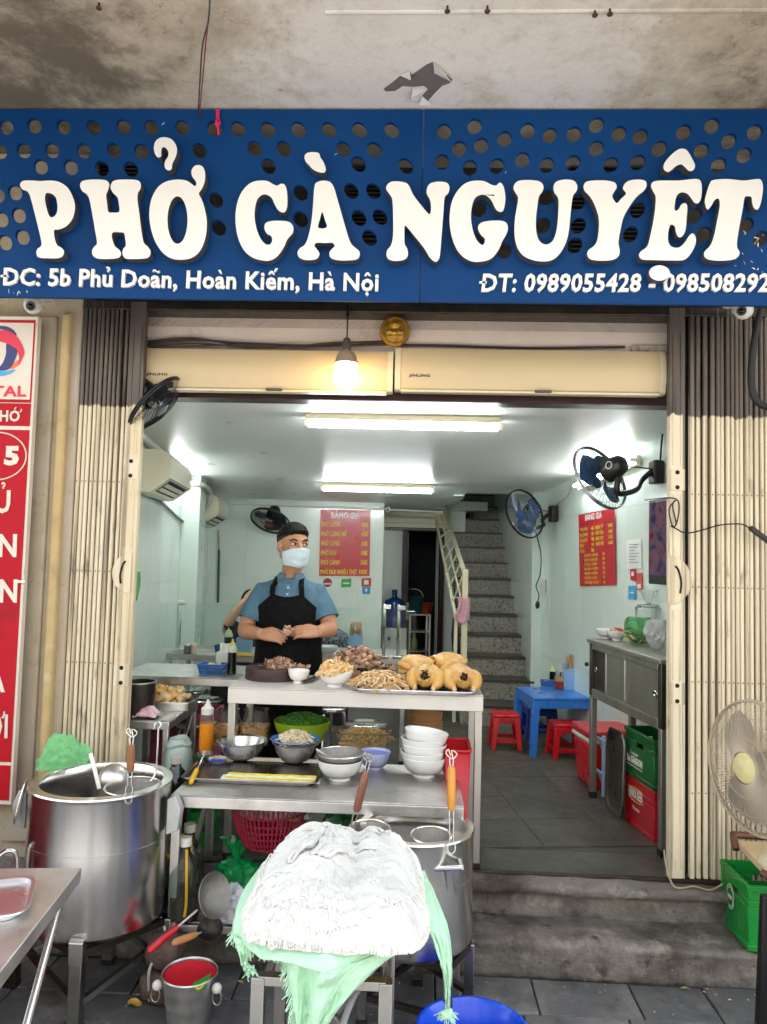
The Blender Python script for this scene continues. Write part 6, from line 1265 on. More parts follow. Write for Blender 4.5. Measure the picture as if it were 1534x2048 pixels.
t = thing('rag', 'crumpled pink and white rag on the small left table', 'cloth', c); o = mb.put('cloth_sheet', mat('pink_rag', '#d9a3b0', .9, 0, .2, 25, dirt=('#e6dcd8', .48, .58, 22, .9)), t, fix=False, ang=80); o.modifiers.new('solid', 'SOLIDIFY').thickness = .004
c = onz(255, 1440, zl)+V((0, .12, 0)); t = thing('pot', 'dark steel pot at the left end of the small table, half behind the gate post', 'pot', c); hh = at(262, 1362, c.y).z-zl; mb = MB(); mb.lathe(lathe_t([(0, 0), (.085, 0), (.088, .01), (.09, hh)], .003), c, 32); mb.put('pot_body', DKSTEEL, t); mb = MB(); mb.tube([c+V((.09*cos(2*pi*k/32), .09*sin(2*pi*k/32), hh)) for k in range(32)], .004, 6, closed=True); mb.put('rim', STEEL2, t)
# pink crate and translucent tub under that table
PNK = mat('pink_plastic', '#b5566e', .4, 0, .08)
def crate(lb, c, w, d, h, m, rz=0, name='crate', slots=True, n=7, cat='crate', grp=None):
    t = thing(name, lb, cat, (0, 0, 0), 0, grp); wl = .012; mb = MB(); mb.box((0, 0, .006), (w-.004, d-.004, .012))
    for s in (-1, 1):
        for X, L, D in ((True, w, d), (False, d, w)):
            pos = s*(D/2-wl/2); hw = .045; hz0, hz1 = h*.66, h*.66+.028
            segs = [((0, 0, hz0/2), (L, wl, hz0)), ((0, 0, (hz1+h)/2), (L, wl, h-hz1))]+[((e*(L/2+hw)/2, 0, (hz0+hz1)/2), (L/2-hw, wl, hz1-hz0)) for e in (-1, 1)]
            LL = L-(0 if X else 2*wl+.001)
            for (a, b, z), (sx, sy, sz) in segs:
                sc = LL/L
                if X: mb.box((a, pos, z), (sx, sy, sz))
                else: mb.box((pos, a*sc, z), (sy, sx*sc, sz))
            for zz, hh_ in ((h-.012, .024), (.012, .024)):
                if X: mb.box((0, s*(D/2+.002), zz), (L+.012, .006, hh_))
                else: mb.box((s*(D/2+.002), 0, zz), (.006, L+.003, hh_))
    o = mb.put('crate_body', m, t, bev=.003)
    return move(t, c, rz)
p = onz(372, 1488, SZ); p = at(372, 1452, 4.35); crate('pink plastic crate standing under the left tables', V((p.x-.02, 4.45, SZ)), .34, .3, at(372, 1428, 4.3).z-SZ, PNK)
TUB = mat('milky_plastic', '#b9cfc4', .35, 0, .05, trans=.25); 
c = at(352, 1530, 3.66); t = thing('plastic_canister', 'milky plastic canister with a knotted bag behind the big steel pot', 'canister', V((c.x, 3.7, SZ))); mb = MB(); zt = at(352, 1478, 3.66).z; mb.lathe([(0, SZ), (.058, SZ), (.064, SZ+.02), (.066, zt-.07), (.055, zt-.045), (.062, zt-.03), (.045, zt), (0, zt-.01)], (c.x, 3.70, 0), 24)
for v in mb.v: v += V((1, .5, 1))*.014*noise.noise(v*17)
mb.put('canister_body', TUB, t)
GRNP = mat('green_plastic_basket', '#1f9a3c', .35, 0, .06)
c = at(373, 1540, 3.68); basket('bright green plastic basket on the floor behind the dark tray', V((c.x+.03, 3.78, SZ)), .22, .2, c.z-SZ+.01, GRNP)
c = at(340, 1560, 3.28); t = thing('soy_bottle', 'big dark soy sauce bottle with a pale cap behind the left steel pot', 'bottle', V((c.x, 3.36, .155))); mb = MB(); zc = lambda y: at(340, y, 3.36).z; mb.lathe([(0, .155), (.06, .157), (.06, zc(1560)), (.045, zc(1545)), (.022, zc(1532)), (.022, zc(1524)), (0, zc(1524))], (c.x, 3.36, 0), 22); mb.put('bottle_body', mat('dark_bottle', '#14181a', .12, 0, .1, coat=.4), t); mb = MB(); mb.cyl((c.x, 3.36, zc(1526)), (c.x, 3.36, zc(1514)), .024, n=16); mb.put('cap', mat('pale_cap', '#a79f93', .4), t)
# ---------------------------------------------------------------- right side: blue table, stools, cooler, crates, cabinet
BLT = mat('blue_table_plastic', '#2a76d0', .3, 0, .04, 4, coat=.15); DBL = mat('dark_blue_plastic', '#1b3f96', .35, 0, .05); REDP = mat('red_stool_plastic', '#c8141c', .3, 0, .05, 4)
def plastable(lb, c, w, d, h, m, rz, nm='plastic_table', cat='table', leg=.055, skirt=.06, splay=.02, rung=False, grp=None, hole=False):
    t = thing(nm, lb, cat, (0, 0, 0), 0, grp)
    mb = MB(); mb.box((0, 0, h-.011), (w, d, .022)); tp = mb.put('table_top' if cat == 'table' else 'seat', m, t, bev=.008)
    mb = MB()
    for s in (-1, 1): mb.box((0, s*(d/2-.010), h-.022-skirt/2), (w*.97-.001, .012, skirt)); mb.box((s*(w/2-.010), 0, h-.022-skirt/2), (.012, d*.97-.026, skirt))
    mb.put('skirt', m, t, bev=.003)
    for sx in (-1, 1):
        for sy in (-1, 1):
            a = V((sx*(w/2-leg*.5), sy*(d/2-leg*.5), h-.024)); b = V((sx*(w/2-leg*.35+splay), sy*(d/2-leg*.35+splay), 0)); k0, k1 = leg*.5, leg*.40
            mb = MB(); mb.hexa([b+V((i*k1, j*k1, 0)) for i, j in ((-1, -1), (1, -1), (1, 1), (-1, 1))], [a+V((i*k0, j*k0, 0)) for i, j in ((-1, -1), (1, -1), (1, 1), (-1, 1))])
            g = k0; mb.prism([a+V((-sx*g, sy*g*.6, 0)), a+V((-sx*(g+.05), sy*g*.6, 0)), a+V((-sx*(g+.018), sy*g*.6, -.03)), a+V((-sx*g, sy*g*.6, -.07))], (0, sy*.012, 0)); mb.put('leg', m, t, bev=.004)
    if rung:
        for s in (-1, 1):
            mb = MB(); mb.bar((-w/2+leg*.3, s*(d/2-.006), h*.25), (w/2-leg*.3, s*(d/2-.006), h*.25), .012, .03); mb.put('rung', m, t, bev=.002)
            mb = MB(); mb.bar((s*(w/2-.006), -d/2+leg*.3, h*.25), (s*(w/2-.006), d/2-leg*.3, h*.25), .012, .03); mb.put('rung', m, t, bev=.002)
    return move(t, c, rz)
fl = onz(1070, 1510, SZ); zt5 = at(1070, 1393, fl.y).z-SZ; bt = RM(0, 0, 0)
ct = fl+AX*.22+BX*.20; plastable('low blue plastic table against the right wall', V((ct.x, ct.y, SZ)), .50, .48, zt5, BLT, RA)
p = (onz(985, 1497, SZ)+onz(1040, 1502, SZ))/2; plastable('low red plastic stool left of the blue table', V((p.x, p.y+.09, SZ)), .20, .19, at(1015, 1430, p.y).z-SZ, REDP, 0.02, 'plastic_stool', 'stool', .045, .04, .015, True, 'plastic stools')
p = onz(1082, 1480, SZ); plastable('dark blue plastic stool tucked behind the blue table leg', V((p.x, p.y+.1, SZ)), .24, .2, .25, DBL, .1, 'plastic_stool', 'stool', .045, .04, .015, True, 'plastic stools')
p = onz(1106, 1518, SZ); plastable('red plastic stool half hidden behind the red cooler box', V((p.x+.11, p.y+.09, SZ)), .22, .2, .25, REDP, .1, 'plastic_stool', 'stool', .045, .04, .015, True, 'plastic stools')
# things on the blue table
zb_ = SZ+zt5+.001; q = lambda px, py: onz(px, py, zb_)
basket('small blue basket of limes on the blue plastic table', q(1097, 1374)+V((0, .05, 0)), .10, .08, .04, BB, LIMEF)
saucebottle('dark sauce bottle with a pale nozzle on the blue plastic table', 1105, 1362, zb_, .13, .026)
c = q(1121, 1379)+V((0, .03, 0)); t = thing('chilli_jar', 'glass jar of red chilli sauce on the blue plastic table', 'jar', c); mb = MB(); mb.cyl(c, c+V((0, 0, .062)), .041, n=24); mb.put('chilli_sauce', mat('chilli_sauce', '#8e2a18', .25, 0, .2, 30, coat=.3), t, bev=.004); mb = MB(); mb.lathe([(.0405, .0622), (.0405, .09), (.037, .094), (0, .094)], c, 24); mb.put('jar_top', mat('jar_top', '#b98f63', .3), t); mb = MB(); mb.tube([c+V((0, 0, .09)), c+V((.01, 0, .13))], .006, 6); mb.put('spoon_handle', BLACKP, t)
chopbox('pale blue chopstick box on the blue plastic table', q(1141, 1380)+V((0, .03, 0)), .10, .07, .18, 18, 5, .255)
# cooler
COOLW = mat('cooler_white', '#d9d4c6', .4, 0, .04)
nc = onz(1178, 1583, SZ); zc_ = at(1178, 1462, nc.y).z-SZ; c0 = nc+AX*.23+BX*.15
t = thing('cooler_box', 'red cooler box with a white rim beside the steel cabinet', 'cooler', V((c0.x, c0.y, SZ))); B = V((c0.x, c0.y, SZ))
mb = MB(); R = Matrix.Rotation(RA, 3, 'Z'); f = lambda x, y, z: R@V((x, y, 0))+B+V((0, 0, z)); w, d = .46, .30
mb.hexa([f(-w*.44, -d*.44, 0), f(w*.44, -d*.44, 0), f(w*.44, d*.44, 0), f(-w*.44, d*.44, 0)], [f(-w/2, -d/2, zc_*.78), f(w/2, -d/2, zc_*.78), f(w/2, d/2, zc_*.78), f(-w/2, d/2, zc_*.78)]); mb.put('tub', REDP, t, bev=.02)
mb = MB(); mb.box(f(0, 0, zc_*.82), (w+.012, d+.012, zc_*.085), RA); mb.put('rim', COOLW, t, bev=.01)
mb = MB(); mb.box(f(0, 0, zc_*.93), (w+.02, d+.02, zc_*.13), RA); mb.put('lid', mat('worn_red_lid', '#c62a2e', .35, 0, .08, 8, dirt=('#d98a80', .6, .7, 20, .4)), t, bev=.014)
mb = MB(); mb.box(f(0, -d*.5-.004, zc_*.55), (w*.5, .012, .03), RA); mb.put('handle_grip', REDP, t, bev=.004)
# pale blue shelf rack
PBR = mat('pale_blue_rack', '#a9c4e0', .35, 0, .04); c = onz(1207, 1592, SZ); t = thing('storage_rack', 'pale blue plastic shelf rack between the cooler and the upright steel tray', 'rack', c); f = lambda a, b, z: c+AX*a+BX*b+V((0, 0, z))
for a, b in ((0, 0), (.26, 0), (0, .22), (.26, .22)): mb = MB(); mb.cyl(f(a, b, 0), f(a, b, .36), .013, n=10); mb.put('post', PBR, t)
for z in (.06, .26):
    mb = MB(); q0 = [f(.02, .02, z), f(.24, .02, z), f(.24, .2, z), f(.02, .2, z)]; q1 = [f(-.01, -.01, z+.075), f(.27, -.01, z+.075), f(.27, .23, z+.075), f(-.01, .23, z+.075)]; mb.hexa(q0, q1); mb.f.pop(1); mb.m.pop()
    for i in range(4): mb.bar(q1[i], q1[(i+1) % 4], .014, .014)
    o = mb.put('shelf_tray', PBR, t, bev=.002)
# upright steel tray leaning on the crates
c = onz(1238, 1636, SZ); o = tray('big steel tray standing on edge against the beer crates', (0, 0, 0), .30, .24, .02, mat('dull_tray', '#7d7873', .3, 1, .1), name='upright_tray', rad=.05)
top_ = at(1236, 1464, c.y).z-SZ
o.rotation_euler = (0, radians(-88), RA); o.scale = (top_/.30, 1, 1); o.location = RM(1.285, .665, SZ+top_/2+.004)
# beer crates
GC = mat('dark_green_crate', '#0d5a24', .3, 0, .06, 4, coat=.2); RC = mat('crimson_crate', '#b01423', .3, 0, .05, 4, coat=.2); WPR = mat('crate_print', '#dcd8cc', .5); GPR = mat('gold_print', '#cfa34d', .5)
hr = at(1309, 1583, 3.985).z-SZ
def beer(lb, z, h, m, words):
    ctr = RM(1.418, .43, z); t = crate(lb, ctr, .222, .355, h, m, RA, 'beer_crate', grp='beer crates under the cabinet'); 
    fc = lambda b, zz: RM(1.3045, b, z+zz*h)-AX*.0005
    for s, b0, b1, zz, hh, mm, bo in words: text_mb(s, fc(b0, zz), fc(b1, zz), hh, .0012, bo, -AX).put('lettering', mm, t, ang=0, fix=False)
    return t, fc
t, fc = beer('dark green beer crate on top of the red one under the cabinet', SZ+hr+.003, hr*.99, GC, [('Bia SAIGON', .58, .385, .30, .036, WPR, .05), ('Lager', .53, .43, .48, .02, WPR, .0)])
mb = MB(); mb.prism([fc(.575, .245), fc(.385, .245), fc(.385, .225), fc(.575, .225)], -AX*.001); mb.put('print_line', WPR, t, ang=0)
t, fc = beer('crimson beer crate standing on the floor under the green one', SZ, hr, RC, [('HANOI BEER', .55, .38, .60, .05, WPR, .03), ('Premium', .50, .42, .36, .02, WPR, 0)])
for zz in (.55, .84): mb = MB(); mb.tube([fc(.555-.18*k/8, zz+.05*(k/4-1)**2*(1 if zz < .7 else -1)-.02) for k in range(9)], .0025, 5); mb.put('print_line', GPR, t)
# steel cabinet
cab = thing('steel_cabinet', 'low stainless steel cabinet on legs along the right wall', 'cabinet', RM(1.39, .53, SZ)); a0, a1, b0, b1 = 1.25, 1.535, .06, 1.01
zT = at(1176, 1277, 4.725).z; zB = at(1176, 1389, 4.725).z; CABM = mat('cabinet_steel', '#a19d92', .42, .8, .12, 6, .03, 60, st=(1, 1, .2), dirt=('#4f4436', .52, .75, 5, .5)); CABD = mat('cabinet_dark_steel', '#55504a', .4, .8, .2, 8, dirt=('#3a2a20', .5, .7, 7, .6))
cz_ = lambda z: V((0, 0, z)); f = lambda a, b, z: RM(a, b, z)
mb = MB(); mb.box(f((a0+a1)/2, (b0+b1)/2, zT-.012), (a1-a0+.03, b1-b0+.03, .024), RA); mb.put('top', CABM, cab, bev=.004)
for a in (a0+.018, a1-.018):
    for b in (b0+.02, b1-.02): 
        mb = MB(); mb.box(f(a, b, (SZ+zB)/2-.0), (.036, .036, zB-SZ), RA); lg = mb.put('leg', CABM, cab, bev=.003); mb = MB(); mb.box(f(a, b, SZ+.018), (.042, .042, .036), RA); mb.put('rubber_foot', RUBBER, lg, bev=.003)
mb = MB(); mb.box(f((a0+a1)/2+.015, (b0+b1)/2, (zT+zB)/2-.01), (a1-a0-.05, b1-b0-.02, zT-zB-.03), RA); mb.put('carcass', CABD, cab)
for b in (b0+.018, b1-.018): mb = MB(); mb.box(f(a0+.016, b, (zT+zB)/2-.012), (.034, .038, zT-zB-.026), RA); mb.put('corner_post', CABD, cab, bev=.003)
for z, h in ((zB+.018, .05), (zT-.042, .034)): mb = MB(); mb.box(f(a0+.014, (b0+b1)/2, z), (.03, b1-b0-.078, h), RA); mb.put('rail', CABM, cab, bev=.003)
zl0, zl1 = zB+.045, zT-.062
for i, (ba, bb, dd, m) in enumerate(((.09, .52, .004, CABM), (.50, .80, .012, CABM), (.80, .97, .014, CABD))):
    mb = MB(); mb.box(f(a0+.008+dd, (ba+bb)/2, (zl0+zl1)/2), (.006, bb-ba-.004, zl1-zl0), RA); dr = mb.put('sliding_door', m, cab)
    if i < 2:
        for b_, w_ in ((ba+.008, .012), (bb-.008, .012)): mb = MB(); mb.box(f(a0+.0045+dd, b_, (zl0+zl1)/2), (.006, w_, zl1-zl0-.004), RA); mb.put('door_edge', STEEL, dr, bev=.001)
    hb = (.125, .60, .93)[i]
    if i != 1: mb = MB(); mb.tube([f(a0-.002+dd, hb+.016*cos(2*pi*k/16), (zl0+zl1)/2+.012*sin(2*pi*k/16)) for k in range(16)], .005, 6, closed=True); mb.box(f(a0+.002+dd, hb+.03, (zl0+zl1)/2), (.004, .03, .02), RA); mb.put('latch_ring', CHROME, dr)
mb = MB(); mb.ball(f(a0-.01, 1.03, (zl0+zl1)/2+.02), .014, 10, 8); mb.put('knob', BLACKP, cab)
# on top of the cabinet
zt = zT+.001
o = bowl('white bowl with a blue rim at the far end of the cabinet', onz(1218, 1279, zt)+V((0, .06, 0)), .066, .055, PORC); c1_ = o.location.copy()
o = bowl('white bowl holding red chilli at the near side of its pair on the cabinet', onz(1239, 1283, zt)+V((0, .05, 0)), .062, .058, PORC); c2_ = o.location.copy()
for c, R_, h, nm in ((c1_, .066, .055, 'blue rim band of the farther white bowl'), (c2_, .062, .058, 'x')):
    pass
mb = MB(); chips(mb, 24, c2_+V((0, 0, .045)), .05, .05, .03, .012, 31, .5, 0, 1); mb.put('chilli_heap', mat('red_chilli', '#a8432c', .4, 0, .15, 30, tint=['#8e2418', '#c2502f', '#d98a55', '#7e3a22']), label='red chilli pieces in the nearer white bowl on the cabinet', cat='chilli', ang=60)
def bag(lb, c, rx, ry, h, m, seed=1, ears=True, name='plastic_bag', neck=.72, cr=.16, cat='bag', nu=44, nv=34, fill=None):
    c = V(c); t = thing(name, lb, cat, c); mb = MB(); neck = neck if ears else 2
    def f(u, v):
        a = 2*pi*u; s = sin(pi*min(1, v*1.05)*.62+.25)**.8 if v < neck else (.22+.5*((v-neck)/(1-neck))**1.5*(1+.9*noise.noise(V((cos(a)*2, sin(a)*2, seed)))))
        if abs(v-neck) < .06: s *= .8
        if v == 0: s = 0
        if v < .08: s *= (v/.08)**.4
        p = V((cos(a)*s, sin(a)*s, v)); n = noise.fractal(V((p.x*1.6+seed*7, p.y*1.6, v*2.4)), 1, 2, 3)*cr+abs(noise.noise(V((p.x*4, p.y*4+seed*3, v*5))))*cr*.5-abs(noise.noise(V((p.x*2.2, p.y*2.2+seed, v*2.6))))*cr*.8
        n *= min(1, v*6); return c+V((p.x*rx*(1+n), p.y*ry*(1+n), h*(v+n*.12*(v > .1))))
    mb.grid(nu, nv, f, wrap=True); mb.put('film', m, t, ang=25, fix=False); return t
GFILM = glass('green_film', '#9fe0a8', .22, .12); WFILM = glass('white_film', '#f4f6f4', .42, .15); CFILM = glass('clear_film', '#f2f6f4', .14, .08)
c = onz(1283, 1291, zt)+V((0, .05, 0)); bag('pale green plastic bag of lemongrass stalks on the cabinet', c, .085, .075, .155, GFILM, 3, False)
LG = mat('lemongrass', '#a3a862', .5, 0, .15, 30, tint=['#7c8a3e', '#b3b070', '#d6cf9c']); mb = MB(); r = random.Random(8)
for k in range(40):
    a, b = c+V((r.uniform(-.06, .06), r.uniform(-.045, .045), r.uniform(.015, .075))), V((r.uniform(-.05, .05), r.uniform(-.02, .02), r.uniform(-.012, .03))); mb.tint = r.random(); mb.tube([a-b, a+b*.3, a+b], [.005, .006, .004], 6)
mb.put('lemongrass_stalks', LG, label='bundle of lemongrass stalks inside the green bag on the cabinet', cat='lemongrass', ang=60)
c = onz(1318, 1302, zt); bag('white plastic bag on the near end of the cabinet', V((c.x, c.y+.04, zt)), .06, .055, at(1318, 1240, c.y).z-zt, WFILM, 5, False, cr=.34)
c = onz(1312, 1290, zt)+V((0, .14, 0)); bag('tall clear plastic bag standing behind the white bag on the cabinet', V((c.x, c.y, zt)), .075, .06, at(1312, 1180, c.y).z-zt, CFILM, 9, True)
c = onz(1288, 1270, zt); t = thing('pepper_grinder', 'small brown wooden grinder behind the lemongrass bag', 'grinder', V((c.x+.01, c.y+.06, zt))); mb = MB(); mb.lathe([(0, 0), (.022, 0), (.018, .06), (.024, .10), (.02, .14), (.012, .165), (0, .17)], V((c.x+.01, c.y+.06, zt)), 16); mb.put('grinder_body', WOODH, t)
c = onz(1262, 1268, zt)+V((0, .12, 0)); t = thing('glass_jar', 'small glass jar at the back of the cabinet behind the white bowls', 'jar', c); mb = MB(); mb.lathe([(0, 0), (.03, 0), (.03, .06), (.026, .07)], c, 18); mb.put('jar_wall', CLP, t); mb = MB(); mb.cyl(c+V((0, 0, .07)), c+V((0, 0, .085)), .027, n=18); mb.put('lid', STEEL, t)
# green bag hung inside on the left gate post
c = at(272, 1185, 3.64); bag('light green plastic bag hanging on the inner edge of the left gate post', V((c.x-.005, 3.64, at(272, 1205, 3.64).z)), .022, .03, .15, GFILM, 12, False)
# ================================================================ pots and street-side things
def bigpot(lb, C, R, z0, z1, inner=.035, liquid=None, liqm=None):
    t = thing('stock_pot', lb, 'pot', C, 0, 'big steel stock pots'); C = V((C[0], C[1], 0)); H = z1-z0
    mb = MB(); pr = [(0, z0), (R*.93, z0+.002), (R*.985, z0+.018), (R, z0+.05), (R, z0+H*.60), (R+.0012, z0+H*.602), (R+.0012, z0+H*.608), (R, z0+H*.61), (R, z1-.02), (R+.004, z1-.006), (R+.001, z1), (R-inner, z1+.001), (R-inner-.004, z1-.006), (R-inner-.005, z1-.05), (R-inner-.006, z0+H*.25), (R*.6, z0+H*.2), (0, z0+H*.2)]
    mb.lathe(pr, C, 96)
    for v in mb.v:
        a = atan2(v.y-C.y, v.x-C.x); k = 1+.0028*noise.noise(V((cos(a)*2.2, sin(a)*2.2, v.z*5+R)))+.0012*noise.noise(V((cos(a)*6, sin(a)*6, v.z*9))); v.x, v.y = C.x+(v.x-C.x)*k, C.y+(v.y-C.y)*k
    mb.put('pot_shell', STEELPOT, t, ang=30)
    if liquid:
        mb = MB(); n = 60; r_ = R-inner-.0055; mb.add([C+V((0, 0, liquid))]+[C+V((r_*cos(2*pi*k/n), r_*sin(2*pi*k/n), liquid)) for k in range(n)], [(0, 1+k, 1+(k+1) % n) for k in range(n)]); mb.put('broth', liqm, t)
    return t
PC = V((-1.235, 3.045, 0)); PR = .272; PZ0, PZ1 = .29, .815
bigpot('tall steel stock pot on a steel stand beside the left folding gate', (PC.x, PC.y, PZ0), PR, PZ0, PZ1, .034, PZ1-.14, mat('dark_broth', '#3d352a', .08, 0, .2, 5))
t = thing('pot_stand', 'steel leg stand under the tall pot at the left', 'stand', (PC.x, PC.y, 0)); LEGM = mat('scuffed_leg_steel', '#9d9c98', .32, 1, .1, 7, dirt=('#5c564e', .58, .75, 10, .5))
lp = [V((-1.185, 2.775, 0)), V((-1.555, 3.03, 0)), V((-.955, 3.06, 0)), V((-1.25, 3.235, 0))]
for i, p in enumerate(lp):
    mb = MB(); mb.box(p+V((0, 0, .15)), (.046, .046, .262)); lg = mb.put('leg', LEGM if i != 1 else DKSTEEL, t, bev=.003); mb = MB(); mb.box(p+V((0, 0, .0105)), (.05, .05, .02)); mb.put('foot', RUBBER, lg, bev=.003)
mb = MB(); p = lp[0]+V((0, -.024, .275)); mb.hexa([p+V((-.026, 0, -.035)), p+V((.026, 0, -.035)), p+V((.026, .05, -.035)), p+V((-.026, .05, -.035))], [p+V((-.026, -.004, .045)), p+V((.026, -.004, .045)), p+V((.026, .014, .055)), p+V((-.026, .014, .055))]); mb.put('leg_bracket', STEEL, t, bev=.002)
for a, b in ((0, 1), (0, 2), (1, 3), (2, 3)): mb = MB(); mb.bar(lp[a]+V((0, 0, .09)), lp[b]+V((0, 0, .20)), .022, .022); mb.put('brace', LEGM, t); mb = MB(); mb.bar(lp[a]+V((0, 0, .27)), lp[b]+V((0, 0, .27)), .03, .025); mb.put('ring_bar', DKSTEEL, t)
for s, nm in ((-1, 'pale folded steel bracket'), (1, 'x')):
    c = V((PC.x+s*(PR+.012), PC.y-.05, .70)); mb = MB(); P = [(0, .06), (.03*s, .075), (.055*s, .02), (.045*s, -.06), (.0, -.075)]
    mb.prism([c+V((x, -.004, z)) for x, z in P], (0, .05, 0)); 
    bp = [o for o in COL.objects if o.name == 'stock_pot'][0]; mb.put('side_bracket', mat('grey_bracket', '#b9bab8', .4, .2), bp, bev=.003)
mb = MB(); 
for k in range(4): mb.tube([V((PC.x-PR-.012-.004*k, PC.y-.10+.01*k, .745))+V((.0+.012*sin(2*pi*i/24), .03*cos(2*pi*i/24), .075*sin(2*pi*i/24+.6))) for i in range(24)], .0035, 6, closed=True)
mb.put('wire_coil', STEEL, label='coil of pale wire hung on the left side of the tall pot', cat='wire')
def strainer(lb, base, top, ringc, R, hm, hook=True, fr=(.28, .78), clip=.05):
    """noodle strainer hung on a pot rim: wooden handle from base up to top, ring and mesh at ringc"""
    base, top, ringc = V(base), V(top), V(ringc); d = top-base; t = thing('noodle_strainer', lb, 'strainer', base, 0, 'noodle strainers'); x = V((1, 0, 0))
    a, b = base+d*fr[0], base+d*fr[1]; mb = MB(); mb.tube([a, a+(b-a)*.08, a.lerp(b, .5), b-(b-a)*.08, b], [.011, .0145, .0155, .0145, .011], 12); mb.put('handle', hm, t)
    mb = MB()
    for s in (-1, 1): mb.tube([base+x*s*.006, a+x*s*.008], .0026, 6); mb.tube([b+x*s*.005, top-d*.08+x*s*.007], .0026, 6)
    if hook: e = top-d*.08; mb.tube(smooth([e+x*.007, e+x*.02+V((0, 0, .018)), e+V((0, 0, .03)), e+x*.004, e-x*.02+V((0, 0, .018)), e-x*.012+V((0, 0, .034)), e-x*.004+V((0, 0, .012))], 3, False), .0026, 6)
    mb.tube(smooth([base-x*.012, base-x*.013+V((0, -.004, -clip)), base+V((0, -.004, -clip-.012)), base+x*.013+V((0, -.004, -clip)), base+x*.012], 3, False), .0026, 6)
    mb.put('handle_wire', STEEL, t)['kind'] = 'stuff'
    mb = MB(); mb.tube([ringc+V((R*cos(2*pi*k/36), R*sin(2*pi*k/36), .006*sin(2*pi*k/36))) for k in range(36)], .0042, 8, closed=True); mb.put('ring', STEEL, t)
    mb = MB(); mb.lathe([(0, -.09), (R*.5, -.08), (R*.85, -.045), (R*.99, 0)], ringc, 30); mb.put('mesh', MESHM, t); return t
Yr = PC.y-PR+.02; B = at(259, 1572, Yr); strainer('noodle strainer with a worn brown handle standing in the tall left pot', B, at(264, 1466, Yr), V((B.x-.055, B.y+.185, PZ1-.002)), .105, mat('worn_wood', '#8a5a3c', .6, 0, .3, 16, .1, 60))
mb = MB(); p = lambda x, y, Y: at(x, y, Y); mb.tube(smooth([p(308, 1458, 3.05), p(311, 1448, 3.05), p(319, 1444, 3.05), p(322, 1452, 3.05), p(317, 1460, 3.05), p(315, 1500, 3.05), p(311, 1545, 3.05), p(300, 1562, 3.03)], 4, False), .0035, 7); mb.put('wire_hook', STEEL, label='tall bent wire hook standing at the right rim of the tall pot', cat='hook')
c = at(227, 1553, 3.0); t = thing('ladle', 'large steel ladle leaning inside the tall left pot with a flat handle', 'ladle', c)
mb = MB(); mb.lathe(lathe_t([(0, -.035), (.03, -.03), (.05, -.012), (.058, .012)], .002), c, 30, V((.25, -.8, .6)).to_track_quat('Z', 'Y').to_matrix() @ Matrix.Rotation(pi, 3, 'X')); mb.put('bowl', STEEL2, t); mb = MB(); mb.bar(at(199, 1578, 2.96), at(181, 1506, 2.99), .017, .003, up=(0, 1, 0)); mb.put('handle', STEEL2, t, bev=.001)
GF2 = mat('green_bag_film', '#86e496', .3, 0, .08, 8, trans=.3, alpha=.72)
def crumple(lb, c, rx, ry, h, m, seed, amp=.3, n=44, name='plastic_bag', cat='bag', ang=22):
    t = thing(name, lb, cat, c); c = V(c); mb = MB()
    def f(u, v):
        a, b = 2*pi*u, pi*(v*.5); p = V((cos(a)*cos(b), sin(a)*cos(b), sin(b))); k = 1+amp*noise.fractal(p*1.9+V((seed, 0, 0)), 1, 2, 4)-amp*.9*abs(noise.noise(p*3.3+V((0, seed, 0)))); return c+V((p.x*rx*k, p.y*ry*k, p.z*h*k))
    mb.grid(n, n//2, f, wrap=True); mb.put('film', m, t, ang=ang, fix=False); return t
c = at(118, 1556, 3.28); crumple('thin green plastic bag bunched behind the rim of the tall pot', V((c.x-.0, 3.33, .76)), .125, .03, .15, GF2, 4.2, .26, 64, ang=80)
# right hand pot
QC = V((.035, 2.965, 0)); QR = .218; QZ0, QZ1 = .295, .715
q2 = bigpot('low steel stock pot behind the noodle basket, right of the stand', (QC.x, QC.y, QZ0), QR, QZ0, QZ1, .024, QZ1-.05, mat('cloudy_broth', '#a39f92', .06, 0, .06, 4, coat=.5))
t = thing('pot_stand', 'steel leg stand under the right hand stock pot', 'stand', (QC.x, QC.y, 0))
for dx, dy in ((.21, .0), (-.19, -.06), (.02, .225), (.12, -.17)):
    p = QC+V((dx, dy, 0)); mb = MB(); mb.box(p+V((0, 0, .152)), (.036, .036, .26)); lg = mb.put('leg', LEGM, t, bev=.003); mb = MB(); mb.box(p+V((0, 0, .0105)), (.04, .04, .02)); mb.put('foot', RUBBER, lg)
for a, b in (((.21, 0), (.12, -.17)), ((.12, -.17), (-.19, -.06)), ((-.19, -.06), (.02, .225)), ((.02, .225), (.21, 0))): mb = MB(); mb.bar(QC+V((*a, .275)), QC+V((*b, .275)), .025, .028); mb.bar(QC+V((*a, .10)), QC+V((*b, .10)), .02, .02); mb.put('brace', DKSTEEL, t)['kind'] = 'stuff'
mb = MB(); hy = 2.745; a, b = at(868, 1738, hy+.02), at(924, 1736, hy); mb.tube([a, b], .0095, 10); mb.prism([at(902, 1742, hy), at(920, 1742, hy), at(914, 1788, hy+.01), at(908, 1792, hy+.02)], (0, .006, 0)); mb.bar(a, a+V((.0, .06, 0)), .016, .016); mb.bar(b, b+V((-.01, .16, 0)), .012, .012); mb.put('handle', STEEL, q2)['kind'] = 'stuff'
Yq = QC.y-QR+.015; B = at(903, 1688, Yq-.0); strainer('noodle strainer with a yellow wooden handle at the right rim of the low pot', B, at(903, 1503, Yq), V((B.x-.07, B.y+.105, QZ1-.005)), .075, WOODY, True, (.37, .84), .02)
